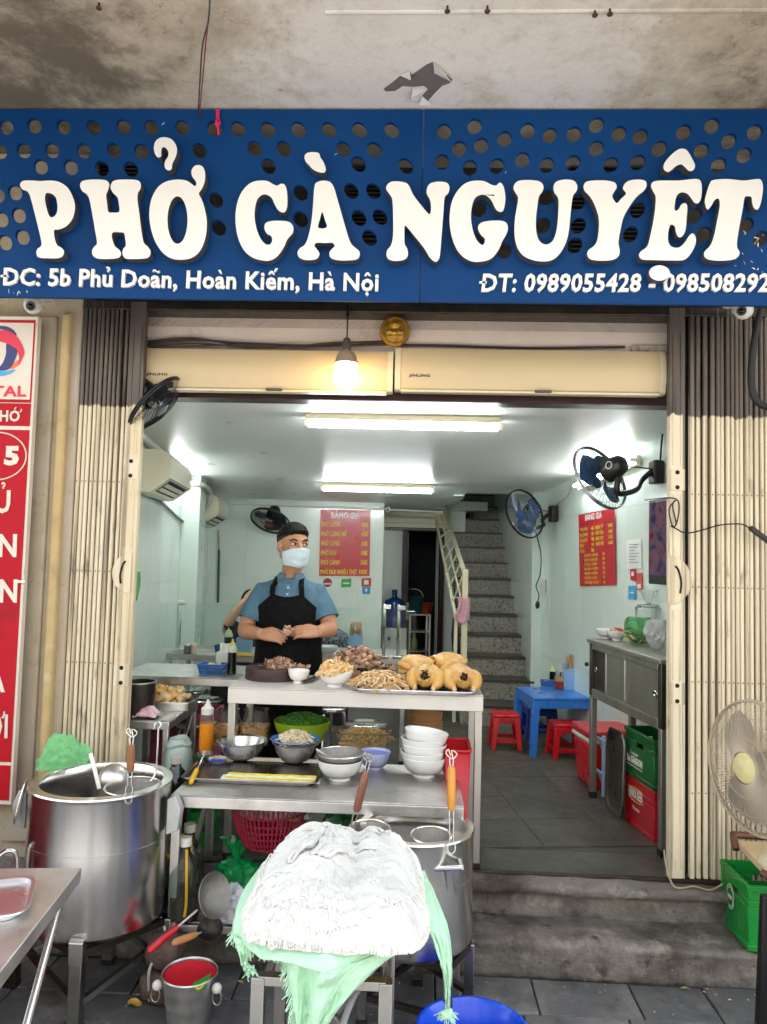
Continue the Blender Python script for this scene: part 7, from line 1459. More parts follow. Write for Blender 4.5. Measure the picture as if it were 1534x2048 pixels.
Yq2 = 2.79; B = at(703, 1662, Yq2); strainer('noodle strainer with a dark brown handle leaning at the left of the low pot', B, at(740, 1512, Yq2+.02), V((B.x+.06, B.y+.11, QZ1)), .075, mat('brown_handle', '#7a4f38', .5, 0, .3, 16, .08, 60), True, (.26, .78), .02)
# under-table things
c = onz(543, 1655, .50)+V((0, .02, 0)); c = V((at(540, 1620, 3.25).x, 3.27, .505)); t = thing('colander', 'dark red plastic colander under the front table holding pale bags', 'colander', c); DRED = mat('dark_red_plastic', '#8e1f35', .4, 0, .06); Rc = (at(622, 1600, 3.27).x-at(458, 1600, 3.27).x)/2; hc_ = at(540, 1597, 3.1).z-c.z
mb = MB()
for k in range(52):
    a0 = 2*pi*k/52; mb.tube([c+V((cos(a0)*r*Rc, sin(a0)*r*Rc, z*hc_)) for r, z in ((.62, .03), (.75, .22), (.88, .5), (.96, .8))], .0045, 4, cap=False)
for r, z in ((.62, .03), (.68, .13), (.755, .24), (.81, .36), (.865, .48), (.915, .62), (.96, .8)): mb.tube([c+V((cos(2*pi*k/48)*r*Rc, sin(2*pi*k/48)*r*Rc, z*hc_)) for k in range(48)], .004, 5, closed=True)
mb.put('lattice', DRED, t)
mb = MB(); mb.lathe([(Rc*.955, hc_*.8), (Rc*.985, hc_*.97), (Rc*1.02, hc_), (Rc*.99, hc_*.98), (Rc*.94, hc_*.8)], c, 44); mb.put('rim', DRED, t); mb = MB(); mb.lathe([(0, .002), (Rc*.62, .004), (Rc*.62, .012), (0, .01)], c, 40); mb.put('base_plate', DRED, t)
for dx, sd in ((-.07, 1), (.03, 5), (.10, 8)): crumple(['pale plastic bag in the left part of the red colander', 'pale plastic bag in the middle of the red colander', 'pale plastic bag at the right of the red colander'][(dx > 0)+(dx > .05)], c+V((dx, -.01, hc_*.5)), .075, .07, .075, mat('pale_film', '#cfd2cf', .3, 0, .06, 6, trans=.3), sd, .3, 30)
crumple('dark green plastic bag on the shelf behind the low pot', V((at(680, 1625, 3.3).x, 3.3, .55)), .09, .07, .11, mat('dark_green_film', '#2c6b45', .25, 0, .1, 6, trans=.2), 3, .35, 32)
EMG = mat('emerald_film', '#0f8a45', .22, 0, .15, 6, trans=.25); sh_ = .262
c = V((at(468, 1790, 3.2).x, 3.22, sh_)); bag('emerald green plastic bag standing on the lower shelf', c, .085, .06, at(468, 1682, 3.2).z-sh_, EMG, 6, True, cr=.3, neck=.70)
crumple('white plastic bag lying on the lower shelf beside the emerald one', V((at(470, 1850, 3.12).x, 3.14, sh_)), .11, .08, .12, mat('white_bag_film', '#d9d9db', .35, 0, .05, 6, trans=.25), 7, .25, 36)
OILG = glass('oil_bottle_plastic', '#cfdcd6', .05, .06)
for px, ycap, Y, lb in ((368, 1688, 3.10, 'clear oil bottle with a yellow handle strap on the lower shelf'), (376, 1660, 3.25, 'clear oil bottle behind the strapped one on the lower shelf')):
    x = at(px, 1750, Y).x; zc = at(px, ycap, Y).z; t = thing('oil_bottle', lb, 'bottle', (x, Y, sh_), 0, 'clear oil bottles'); c = V((x, Y, 0)); H = zc-sh_; r_ = .066
    mb = MB(); mb.lathe([(0, sh_), (r_*.9, sh_+.003), (r_, sh_+.02), (r_*.96, sh_+H*.2), (r_, sh_+H*.23), (r_*.96, sh_+H*.42), (r_, sh_+H*.45), (r_, sh_+H*.62), (r_*.75, sh_+H*.76), (.022, sh_+H*.9), (.02, zc)], c, 28); mb.put('bottle_wall', OILG, t)
    mb = MB(); mb.lathe([(0, sh_+.006), (r_*.93, sh_+.01), (r_*.92, sh_+H*.33), (0, sh_+H*.33)], c, 24); mb.put('oil', mat('dark_oil', '#5a4a22', .08, 0, .1), t)
    mb = MB(); mb.cyl((x, Y, zc-.006), (x, Y, zc+.028), .026, .025, 20); mb.put('cap', WHITEP, t, bev=.003)
    mb = MB(); mb.tube(smooth([V((x-.02, Y-.02, zc-.01)), V((x-.075, Y-.01, zc-.06)), V((x-.085, Y, zc-.12))], 4, False), .006, 6); mb.tube(smooth([V((x+.015, Y-.03, zc-.01)), V((x+.03, Y-.068, zc-.09)), V((x+.035, Y-.074, zc-.2)), V((x+.03, Y-.075, zc-.25))], 4, False), .006, 6); mb.put('strap', mat('yellow_strap', '#d9a520', .4), t)['kind'] = 'stuff'
def skimmer(lb, c, R, tip, hm, up, hfrac, m=MESHM, hr=.013, rz=1): return ladle(lb, c, R, tip, STEEL2, hm, hfrac, .0045, up, hr, 'skimmer', 'skimmer', m)
skimmer('mesh skimmer with a red plastic handle sticking out of the lower shelf', at(430, 1790, 2.98), .085, at(296, 1904, 2.80), mat('red_handle', '#c2182a', .3), (.85, -.45, .35), .42)
skimmer('flat skimmer with a pale wooden handle beside the red handled one', at(420, 1858, 2.96), .05, at(346, 1886, 2.80), mat('pale_wood_handle', '#c98f55', .5, 0, .2, 14, .05, 60, st=(1, 1, .2)), (.1, -.6, .8), .60, DKSTEEL)
# steel bucket with red lining
bY = 2.86; c = V((at(380, 1945, bY).x, bY, 0)); Rb = (at(435, 1940, bY).x-at(326, 1940, bY).x)/2; zt = at(380, 1944, bY).z; t = thing('bucket', 'small steel bucket with a red lining and green label in front of the table', 'bucket', c)
mb = MB(); mb.lathe([(0, .004), (Rb*.72, .004), (Rb*.74, .012)]+[(Rb*(.74+.22*k/12)+(.0018 if k % 4 == 1 else 0), .012+(zt-.016)*k/12) for k in range(1, 13)]+[(Rb, zt-.002), (Rb*1.02, zt), (Rb*.99, zt+.004), (Rb*.955, zt-.002)], c, 56); mb.put('shell', STEEL2, t, ang=30)
mb = MB(); mb.lathe([(Rb*.93, zt-.006), (Rb*.83, zt*.55), (Rb*.77, zt*.38), (0, zt*.38)], c, 40); mb.put('lining', mat('red_lining', '#d8333f', .35, 0, .06, coat=.2), t)
for s in (-1, 1):
    p = c+V((s*Rb*1.0, -.02, zt-.035)); mb = MB(); mb.ball(p+V((s*.008, -.012, 0)), (.019, .017, .019), 14, 10); mb.put('handle_knob', WHITEP, t); mb = MB(); mb.tube([p+V((s*.012, -.02, -.03))+V((.016*sin(2*pi*k/18), .0, .026*cos(2*pi*k/18))) for k in range(18)], .0028, 6, closed=True); mb.put('handle_ring', STEEL, t)
def onbk(px, py): 
    p = at(px, py, bY-Rb*.93); d = V((p.x-c.x, 0, 0)); q = Rb*(.74+.22*p.z/zt)+.0035; k = max(-.95, min(.95, d.x/q)); return V((p.x, c.y-q*sqrt(1-k*k), p.z))
mb = MB(); P = [onbk(*q) for q in ((386, 1966), (400, 1962), (415, 1960), (413, 1972), (406, 1982), (395, 1986), (387, 1980))]; mb.prism(P, (0, .001, 0)); mb.put('label', mat('green_label', '#2fa03c', .35), t, ang=0); mb = MB(); mb.prism([p+V((0, -.0012, 0)) for p in [onbk(*q) for q in ((388, 1976), (408, 1970), (402, 1982), (394, 1984))]], (0, .0006, 0)); mb.put('label_swirl', mat('yellow_label', '#d8c53a', .35), t, ang=0)
# stone block
STN = mat('rough_stone', '#5b4a42', .9, 0, .3, 20, .8, 40, dirt=('#7d7068', .55, .7, 14, .5))
for k, (px, py, s, z) in enumerate(((322, 1962, .075, 0), (330, 1915, .07, .125))):
    c = V((at(px, py, 3.0).x, 3.0, z)); mb = MB(); mb.ball((0, 0, 0), 1, 26, 16)
    for v in mb.v: n = v*(1+.22*noise.fractal(v*1.4+V((k*5, 0, 0)), 1, 2, 4)); m_ = max(abs(n.x), abs(n.y), abs(n.z)); n = n*.6+n/m_*.4; v.x, v.y, v.z = n.x*s, n.y*s*.9, (n.z*.85+.85)*.07
    o = mb.put('stone', STN, label=['brown stone block on the pavement behind the steel bucket', 'brown stone resting on the other stone behind the steel bucket'][k], cat='stone', ang=60); o.location = c
# blue basin
BLU = mat('bright_blue_plastic', '#0f4fd8', .28, 0, .04, coat=.2); zb2 = .17; p = onz(938, 1992, zb2); Rz = .19; c = V((p.x, p.y-Rz, 0)); t = thing('basin', 'bright blue plastic basin on the pavement at the bottom edge', 'basin', c); mb = MB(); mb.lathe([(0, .004), (Rz*.72, .004), (Rz*.76, .012), (Rz*.93, zb2-.012), (Rz, zb2-.004), (Rz*1.01, zb2), (Rz*.96, zb2), (Rz*.92, zb2-.012), (Rz*.73, .014), (0, .012)], c, 56); mb.put('shell', BLU, t)
# table at the front left with a tray
zt = .70; cr_ = onz(163, 1735, zt); rz = radians(6.9); U, Wv = V((cos(rz), sin(rz), 0)), V((-sin(rz), cos(rz), 0)); w, d = 1.0, .75; cc = cr_-U*(w/2)-Wv*(d/2); CT = V((cc.x, cc.y, 0))
t = thing('steel_table', 'steel folding table at the front left corner with an empty tray', 'table', (cc.x, cc.y, 0)); L_ = lambda x, y, z: CT+U*x+Wv*y+V((0, 0, z))
mb = MB(); mb.box(L_(0, 0, zt-.0225), (w, d, .045), rz); mb.put('tabletop', mat('satin_table_steel', '#d9d7d4', .5, 1, .08, 7, .03, 70, dirt=('#8f8a83', .6, .8, 5, .4)), t, bev=.003)
for x in (w/2-.05, -w/2+.05):
    for a, b in ((-.32, .32), (.32, -.32)): mb = MB(); mb.tube([L_(x+(.012 if a > 0 else -.012), a, zt-.05), L_(x+(.012 if a > 0 else -.012), b, .012)], .0125, 10); lg = mb.put('leg', STEEL, t)
mb = MB(); mb.tube([L_(-w/2+.05, .3, .02), L_(w/2-.05, .3, .02)], .0125, 10); mb.put('crossbar', STEEL, t)
p = onz(40, 1796, zt+.001); o = tray('shallow steel tray lying on the front left table', V((-1.335, 2.15, zt+.001)), .5, .27, .02, mat('tray_aluminium', '#d3d1d4', .4, 1, .05), radians(22), rad=.045)
mb = MB(); r = random.Random(4)
for k in range(26): q = V((-1.19+r.uniform(-.16, .09), 2.2+r.uniform(-.12, .1), zt+.006)); mb.tint = r.random(); mb.tube([q, q+V((r.uniform(-.01, .01), r.uniform(-.01, .01), .001))], .0012, 4)
mb.put('crumbs', mat('yellow_crumbs', '#b9b04a', .6, tint=['#a8a83a', '#d8c95a', '#8fae4a']), kind='stuff', ang=0)
# dark red bin and tube behind that table
c = V((-1.80, 2.78, 0)); crate('dark red plastic crate at the left edge behind the tall pot', c, .42, .34, at(20, 1655, 2.75).z, mat('maroon_crate', '#7d1620', .4, 0, .1, 5), .2)
mb = MB(); mb.tube(smooth([V((-1.56, 2.86, .02)), V((-1.56, 2.86, .52)), V((-1.545, 2.87, .57)), V((-1.51, 2.88, .585)), V((-1.49, 2.89, .55)), V((-1.49, 2.89, .42))], 4, False), .009, 8); mb.put('bent_tube', STEEL, label='bent pale steel tube between the red crate and the tall pot', cat='tube')
# hoses, cap, leaf, bits
mb = MB(); mb.tube(smooth([V((-.30, 2.95, .05)), at(735, 1955, 2.6), at(712, 1985, 2.45), at(692, 2030, 2.35), at(680, 2075, 2.3)], 5, False), .010, 8); mb.put('hose', mat('grey_hose', '#a9abac', .5), label='pale grey hose curling down under the noodle stool', cat='hose')
mb = MB(); mb.tube(smooth([V((at(321, 1835, 3.05).x, 3.05, at(321, 1835, 3.05).z)), at(330, 1865, 3.03), at(312, 1910, 2.98), at(298, 1945, 2.93), V((at(300, 1975, 2.95).x, 2.95, .02))], 5, False), .006, 7); mb.put('hose', mat('pale_cable', '#b9b6ac', .5), label='thin pale cable hanging beside the tall pot stand', cat='cable')
c = onz(131, 1987, 0); t = thing('plastic_stopper', 'blue bottle cap on the dark pavement under the tall pot', 'bottle cap', c); mb = MB(); mb.lathe([(0, .022), (.02, .022), (.022, .02), (.023, 0)], c, 20); mb.put('cap_shell', mat('navy_cap', '#16236e', .4), t)
c = onz(269, 2012, 0); t = thing('leaf', 'yellow fallen leaf on the dark pavement beside the steel bucket', 'leaf', c); mb = MB(); mb.grid(8, 6, lambda u, v: c+V(((u-.5)*.055, (v-.5)*.04*sin(pi*min(.98, max(.02, u))), .003+.014*(v-.5)**2*4+.004*sin(u*6)))); o = mb.put('leaf_blade', mat('yellow_leaf', '#c9a545', .6, 0, .2, 40), t, fix=False)
mb = MB(); r = random.Random(11); 
for k in range(140):
    x, y = r.uniform(-1.4, 1.5), r.choice((r.uniform(2.7, 3.27), r.uniform(3.16, 3.27))); mb.tint = r.random(); q = V((x, y, .004)); l = r.uniform(.003, .011)*(2.2 if k < 9 else 1); a = r.uniform(0, 6.3); e = V((cos(a), sin(a), 0))*l; f_ = V((-sin(a), cos(a), 0))*l*r.uniform(.25, .6)
    mb.add([q-e, q-f_+V((0, 0, .003)), q+e, q+f_+V((0, 0, .004))], [(0, 1, 2), (0, 2, 3)])
mb.put('litter', mat('litter_bits', '#a08a4a', .8, tint=['#b8912f', '#cfc6a8', '#7d6a3a', '#d8b24a', '#6a5f52']), kind='stuff', ang=0, fix=False)
# ---- right edge: green crate, folding stool, standing fan
GC2 = mat('bright_green_crate', '#128a34', .28, 0, .05, 4, coat=.2); zc0 = .155; zc1 = at(1440, 1718, 3.54).z
cw = .36; t = crate('bright green beer crate with a round white badge at the right edge of the steps', V((1.417+cw/2, 3.405, zc0)), cw, .285, zc1-zc0, GC2, 0, 'beer_crate')
fx = 1.4135; Pf = lambda y, z: V((fx, y, z)); cyy, czz = 3.43, zc0+(zc1-zc0)*.56
for rr, dd, m in ((.048, .0002, WPR), (.043, .0006, GC2), (.038, .001, WPR), (.034, .0014, mat('badge_green', '#0f6a2a', .4))): mb = MB(); mb.prism([Pf(cyy+rr*.82*cos(2*pi*k/32), czz+rr*1.1*sin(2*pi*k/32))-V((dd+.0006, 0, 0)) for k in range(32)], (.0005, 0, 0)); mb.put('badge', m, t, ang=0)
text_mb('BEER', Pf(cyy+.022, czz-.008)-V((.002, 0, 0)), Pf(cyy-.022, czz-.008)-V((.002, 0, 0)), .014, .001, .05, (-1, 0, 0)).put('lettering', WPR, t, ang=0, fix=False)
fs_ = thing('folding_stool', 'folding stool of brown tube with a pale board seat, over the bright green crate', 'stool', (1.62, 3.05, 0)); BRT = mat('rusty_brown_tube', '#6b4a3a', .5, .4, .25, 14, dirt=('#a58d7a', .6, .75, 20, .5)); zs = at(1480, 1722, 3.2).z
mb = MB(); mb.tube(smooth([V((1.75, 3.42, zs+.02)), V((1.46, 3.43, zs+.025)), V((1.425, 3.42, zs+.02)), V((1.42, 3.38, zs-.02))], 4, False), .016, 10); mb.tube([V((1.40, 3.10, zs-.005)), V((1.48, 2.98, zs-.03)), V((1.8, 2.95, zs-.04))], .016, 10); mb.put('tube_frame', BRT, fs_)['kind'] = 'stuff'
mb = MB(); mb.hexa([V((1.41, 3.10, zs-.02)), V((1.9, 3.08, zs-.02)), V((1.9, 3.40, zs-.02)), V((1.43, 3.40, zs-.02))], [V((1.41, 3.10, zs+.015)), V((1.9, 3.08, zs+.015)), V((1.9, 3.40, zs+.015)), V((1.43, 3.40, zs+.015))]); mb.put('seat_board', mat('pale_board', '#cdb68c', .6, 0, .12, 10, .1, 60, st=(.3, 1, 1)), fs_, bev=.008)
for x, y in ((1.338, 2.98), (1.9, 2.96), (1.9, 3.24)):
    mb = MB(); mb.bar((x+.022, y-.0, zs-.04), (x, y, .03), .034, .034, up=(0, 1, 0)); lg = mb.put('leg', mat('black_paint', '#0f0f10', .4, 0, .2), fs_, bev=.004); mb = MB(); mb.box((x, y, .015), (.036, .036, .03)); mb.put('rusty_foot', BRT, lg, bev=.003)
mb = MB(); mb.tube([V((1.36, 2.97, .10)), V((1.6, 2.80, .02))], .011, 8); mb.put('foot_bar', STEEL, fs_)
FCR = mat('cream_fan_wire', '#b9ab94', .45, .2, .08); FCB = mat('cream_fan_blade', '#a39a8c', .4, 0, .05, trans=.3); HUBC = mat('cream_hub', '#d6cc94', .4)
c = at(1512, 1535, 3.0); f_ = fan('cream wire standing fan on the board seat before the right folding gate', c, V((-.95, -.33, .02)), .25, FCR, FCB, mat('cream_motor', '#9d9488', .45), HUBC, None, None, 110, 0, 'standing_fan', knob=False, dish=.10, wr=.0014)
mb = MB(); b_ = V((c.x+.19, c.y+.14, zs+.016)); mb.tube([b_+V((0, 0, .03)), V((b_.x, b_.y, c.z-.02)), c+V((.03, .06, 0))], .014, 10); mb.put('neck', CREAMP, f_); mb = MB(); mb.lathe([(0, .03), (.06, .03), (.11, .012), (.115, 0), (0, 0)], b_, 30, sx=1.0, sy=.9); mb.put('fan_base', CREAMP, f_)
# ================================================================ people
SKIN = mat('skin', '#ad7f60', .5, 0, .10, 18, .12, 160, sss=.12, dirt=('#8f5f48', .55, .75, 9, .35)); SKINP = mat('pale_skin', '#cfa084', .5, 0, .05, 20, sss=.2)
SHIRT = mat('blue_polo_fabric', '#476a7c', .85, 0, .05, 50, .12, 500); SHIRTD = mat('blue_collar_fabric', '#55748a', .85, 0, .05, 50, .12, 500); APR = mat('black_apron', '#060709', .85, 0, .2, 14, .2, 120, spec=.2); MASK = mat('white_mask', '#bccfd6', .85, 0, .05, 20, .2, 90); HAIR = mat('black_hair', '#070606', .6, 0, .3, 120, .3, 300, spec=.25); EYEW = mat('eye_white', '#cfc8c0', .2, 0, .02); EYED = mat('dark_iris', '#120c09', .15)
h = at; YM = 4.16
def hand(mb, wrist, d, up, side, curl, s=1.0, spread=.12):
    """palm, four fingers of unequal length bent at their joints and a thumb, all around direction d; up = back of the hand"""
    wrist, d, up = V(wrist), V(d).normalized(), V(up); x = d.cross(up).normalized()*side; up = x.cross(d).normalized()*side
    if up.dot(V((0, 0, 1))) < 0 and V((0, 0, 1)).dot(up) < -.3: pass
    M = lambda a, b, c: wrist+(d*a+x*b+up*c)*s
    for b_ in (-.028, -.010, .010, .028): mb.tube([M(-.005, b_*.7, 0), M(.045, b_, .004), M(.088, b_*1.05, 0)], [.015*s, .0155*s, .0125*s], 8)
    for b_, L, w in ((-.031, .058, .0078), (-.0105, .072, .0088), (.0105, .078, .0090), (.031, .070, .0086)):
        p = M(.086, b_*1.05, .002); dd = d.copy(); pts = [p]; a = 0
        for k, f in enumerate((.45, .32, .23)):
            a += curl*(.55, .85, .6)[k]; v = (d*cos(a)-up*sin(a)+x*b_*spread*20*.1).normalized(); p = p+v*L*f*s; pts.append(p)
        mb.tube(pts, [w*1.08*s, w*1.05*s, w*.95*s, w*.75*s], 8); mb.ball(pts[-1], w*.74*s, 8, 6)
    p = [M(.012, .030, -.006), M(.042, .050, -.016), M(.068, .053, -.028), M(.090, .045, -.036)]; mb.tube(p, [.0155*s, .0130*s, .0115*s, .009*s], 8); mb.ball(p[-1], .0088*s, 8, 6)
man = thing('person', 'man in a blue polo, black apron and white face mask cutting meat behind the counter', 'person', (h(578, 1400, YM).x, YM, SZ)); X0m = h(580, 1200, YM).x
zs = h(580, 1163, YM).z
head = h(587, 1092, 4.10); hr = radians(34); HM = Matrix.Translation(head)@Matrix.Rotation(hr, 4, 'Z')@Matrix.Diagonal((1.09, 1.03, .97, 1))
# continuous body: head, neck, trunk, arms and hands fused into one surface
mb = MB(); hb = MB()
hb.ball((0, .012, .032), (.071, .092, .086), 24, 16); hb.ball((0, -.018, -.030), (.060, .066, .078), 20, 14); hb.ball((0, -.035, -.078), (.038, .035, .030), 16, 10); hb.ball((0, -.072, .028), (.045, .014, .013), 14, 8)
for s in (-1, 1): hb.ball((s*.073, .012, -.008), (.010, .020, .032), 12, 10, Matrix.Rotation(-.25, 3, 'X')); hb.ball((s*.034, -.062, -.018), (.024, .022, .022), 12, 8); hb.tube([V((s*.05, .02, -.05)), V((s*.045, -.045, -.075))], [.022, .018], 10)
hb.tube([V((0, -.076, .018)), V((0, -.092, -.012)), V((0, -.098, -.026))], [.010, .013, .015], 10)
hb.xf(HM); mb.add(hb.v, hb.f)
mb.tube([V((X0m, YM+.02, zs-.03)), V((X0m+.004, YM+.005, zs+.045)), head+V((0, .028, -.04))], [.066, .056, .055], 18)
def tp(z): # trunk half width, half depth
    K = ((zs+.030, .05, .05), (zs+.018, .085, .065), (zs, .125, .078), (zs-.025, .162, .09), (zs-.075, .192, .105), (zs-.14, .193, .115), (zs-.26, .176, .118), (zs-.36, .168, .12), (zs-.48, .178, .125), (zs-.62, .185, .13), (zs-.75, .18, .13))
    for (a, w, d), (b, w2, d2) in zip(K, K[1:]):
        if a >= z >= b: t = (a-z)/(a-b); return w+(w2-w)*t, d+(d2-d)*t
    return K[0][1:] if z > K[0][0] else K[-1][1:]
def trunk(m, off, z0, z1, n=26):
    L = []
    for i in range(n+1):
        z = z0+(z1-z0)*i/n; w, d = tp(z); L.append([V((X0m+(w+off)*cos(a)*(1 if abs(cos(a)) < .9 else .985), YM+(d+off)*sin(a), z)) for a in [2*pi*k/40 for k in range(40)]])
    m.add([p for l in L for p in l], [(i*40+k, i*40+(k+1) % 40, (i+1)*40+(k+1) % 40, (i+1)*40+k) for i in range(n) for k in range(40)]+[tuple(range(40)), tuple(n*40+k for k in range(39, -1, -1))])
trunk(mb, -.012, zs-.74, zs+.028)
sL, sR = V((X0m-.160, YM+.0, zs-.062)), V((X0m+.160, YM+.0, zs-.062))
eL, eR = h(492, 1258, 4.10), h(659, 1254, 4.10); wL, wR = h(523, 1268, 3.975), h(634, 1264, 3.975)
mb.tube(smooth([sL, sL.lerp(eL, .5)+V((-.006, 0, 0)), eL, eL.lerp(wL, .35)+V((-.004, -.008, -.006)), wL], 4, False), [.044, .046, .048, .050, .050, .048, .046, .045, .045, .046, .046, .045, .043, .039, .035, .031, .028], 14)
mb.tube(smooth([sR, sR.lerp(eR, .5)+V((.006, 0, 0)), eR, eR.lerp(wR, .35)+V((.004, -.008, -.006)), wR], 4, False), [.044, .046, .048, .050, .050, .048, .046, .045, .045, .046, .046, .045, .043, .039, .035, .031, .028], 14)
hand(mb, wL, (.95, -.20, -.06), (.1, -.80, .55), -1, .62, .93); hand(mb, wR, (-.95, -.22, .02), (-.1, -.80, .55), 1, .55, .93)
o = mb.put('body', SKIN, man); remesh(o, .0048, 5, .5)
# hair, brows, eyes
mb = MB()
def hf(u, v):
    a = 2*pi*u; b = pi/2-v*2.05; p = V((cos(b)*cos(a), cos(b)*sin(a), sin(b))); fr = max(0, -p.y)
    lim = .16-.55*max(0, p.y)+.30*fr**1.3+.05*noise.noise(p*9); q = V((p.x*.0745, .012+p.y*.0955, .032+p.z*.0895)); thick = .003+.011*max(0, p.z)**1.2+.008*max(0, -p.y)*max(0, p.z)*2
    k = (p.z-lim)/.12; t = max(-.010, min(thick, thick*k)); n = noise.noise(q*320)*.0022+noise.noise(q*110)*.0030; return q+p*(t+n*(1 if k > .2 else 0))
mb.grid(110, 60, hf, wrap=True); hp = mb.xf(HM).put('hair', HAIR, man, ang=30, fix=False)
mb = MB(); rr = random.Random(4)
for k in range(2600):
    a, b = rr.uniform(0, 2*pi), rr.uniform(.12, 1.55); p = V((cos(b)*cos(a), cos(b)*sin(a), sin(b))); fr = max(0, -p.y)
    if p.z < .22-.5*max(0, p.y)+.28*fr**1.3: continue
    q = V((p.x*.0755, .012+p.y*.0965, .033+p.z*.0905)); L_ = .005+.013*max(0, p.z-.2)+.004*fr; d = (p+V((rr.uniform(-.35, .35), -.25+rr.uniform(-.3, .3), .45))).normalized(); x = d.orthogonal().normalized()*.0011
    mb.add([q-x, q+x, q+d.cross(x), q+d*L_*rr.uniform(.7, 1.2)], [(0, 1, 3), (1, 2, 3), (2, 0, 3)])
mb.xf(HM).put('hair_strand', HAIR, hp, ang=0, fix=False)['kind'] = 'stuff'
mb = MB()
def ff(u, v):
    a = 2*pi*u; b = pi/2-v*2.2; p = V((cos(b)*cos(a), cos(b)*sin(a), sin(b))); fr = max(0, -p.y); lim = -.02-.5*max(0, p.y)+.52*fr**1.2; q = V((p.x*.0745, .012+p.y*.0955, .032+p.z*.0895)); k = (p.z-lim)/.1; return q+p*(max(-.012, min(.0012, .0012*k if k > 0 else .02*k))+noise.noise(q*400)*.0006)
mb.grid(80, 46, ff, wrap=True); mb.xf(HM).put('hair_fade', mat('clipped_hair', '#2c211c', .7, 0, .3, 200, .3, 400), man, ang=70, fix=False)
for s in (-1, 1):
    mb = MB(); mb.tube([V((s*.014, -.084, .030)), V((s*.034, -.081, .035)), V((s*.052, -.066, .028))], [.0035, .0048, .0025], 6); mb.xf(HM).put('eyebrow', HAIR, man)
    mb = MB(); mb.ball((s*.031, -.0765, .010), (.0155, .006, .0078), 14, 8); e = mb.xf(HM).put('eye', EYEW, man); mb = MB(); mb.ball((s*.031+.004, -.0805, .010), (.0070, .0032, .0072), 10, 6); mb.xf(HM).put('iris', EYED, e)
    mb = MB(); mb.tube([V((s*.016, -.0815, .013)), V((s*.031, -.0835, .0178)), V((s*.047, -.0735, .012))], .0026, 6); mb.xf(HM).put('eyelid', mat('upper_lid', '#70432c', .5), e)
# mask and ear loops
mb = MB()
def mk(u, v):
    a = (u-.5)*2*1.25; z = .0-.094*v+.018*cos(a)*(1-v)-.012*(1-v)*(abs(a)/1.25)**2; w = .073-.010*v*v; d = .094+.020*max(0, cos(a*1.6))**2*(1-abs(v-.28)*1.1)-.014*v**3; z += .012*(abs(a)/1.25)*v*1.6; d += .0022*sin(v*16+abs(a)*3)*(1-abs(a)/1.4)+.002*noise.noise(V((a*4, v*6, 1)))+.004*max(0, 1-abs(a)/.12)*(1-v)
    return V((sin(a)*w*1.07, -cos(a)*d*1.0-.006*cos(a), z-.030))
mb.grid(26, 16, mk); mb.xf(HM); o = mb.put('face_mask', MASK, man, fix=False, ang=80); o.modifiers.new('solid', 'SOLIDIFY').thickness = .002
mb = MB()
for s in (-1, 1):
    for z0, z1 in ((-.034, .014), (-.095, -.036)): mb.tube([V((s*.066, -.028, z0-.008)), V((s*.075, .0, (z0+z1)/2)), V((s*.076, .022, z1))], .0015, 5)
mb.xf(HM).put('ear_loop', MASK, man)['kind'] = 'stuff'
# polo shirt: trunk and sleeves fused
mb = MB(); trunk(mb, .004, zs-.72, zs+.022)
for s_, e_, sx in ((sL, eL, -1), (sR, eR, 1)):
    m_ = s_.lerp(e_, .74); mb.tube([s_+V((-sx*.06, 0, .022)), s_+V((-sx*.012, 0, .010)), s_+V((sx*.004, 0, -.03)), s_.lerp(e_, .45), m_], [.040, .056, .062, .0645, .067], 20)
o = mb.put('polo_shirt', SHIRT, man); remesh(o, .0065, 6, .5, lambda p: .0035*noise.noise(V((p.x*14, p.y*14, p.z*8)))+.002*noise.noise(p*38))
for s_, e_ in ((sL, eL), (sR, eR)):
    m_ = s_.lerp(e_, .735); d = (e_-s_).normalized(); a = d.cross(V((0, 1, 0))).normalized(); b = a.cross(d); mb = MB(); mb.tube([m_+(a*cos(2*pi*k/28)+b*sin(2*pi*k/28))*.0665 for k in range(28)], .0035, 6, closed=True); mb.put('sleeve_band', SHIRTD, man)
mb = MB(); NC = V((X0m+.002, YM+.008, 0))
def col_(u, v):
    a = -pi/2+.42+u*(2*pi-.84); k = min(u, 1-u); r = .059+.040*v; dz = (.048-.068*v)-.040*v*max(0, 1-k*8); return NC+V((cos(a)*r*1.08, sin(a)*r*1.0-.004, zs+dz+.0*k))
mb.grid(40, 6, col_); o = mb.put('collar', SHIRTD, man, fix=False, ang=80); o.modifiers.new('solid', 'SOLIDIFY').thickness = .003
mb = MB(); yv = lambda z: YM-tp(z)[1]-.007
mb.prism([V((X0m+dx, yv(z)-.001, z)) for dx, z in ((-.010, zs-.01), (.014, zs-.01), (.016, zs-.085), (-.010, zs-.085))], (0, .002, 0)); pk_ = mb.put('placket', SHIRTD, man)
for k in range(2): mb = MB(); mb.ball((X0m+.003, yv(zs-.03-.035*k)-.002, zs-.03-.035*k), (.004, .002, .004), 8, 6); mb.put('button', WHITEP, pk_)
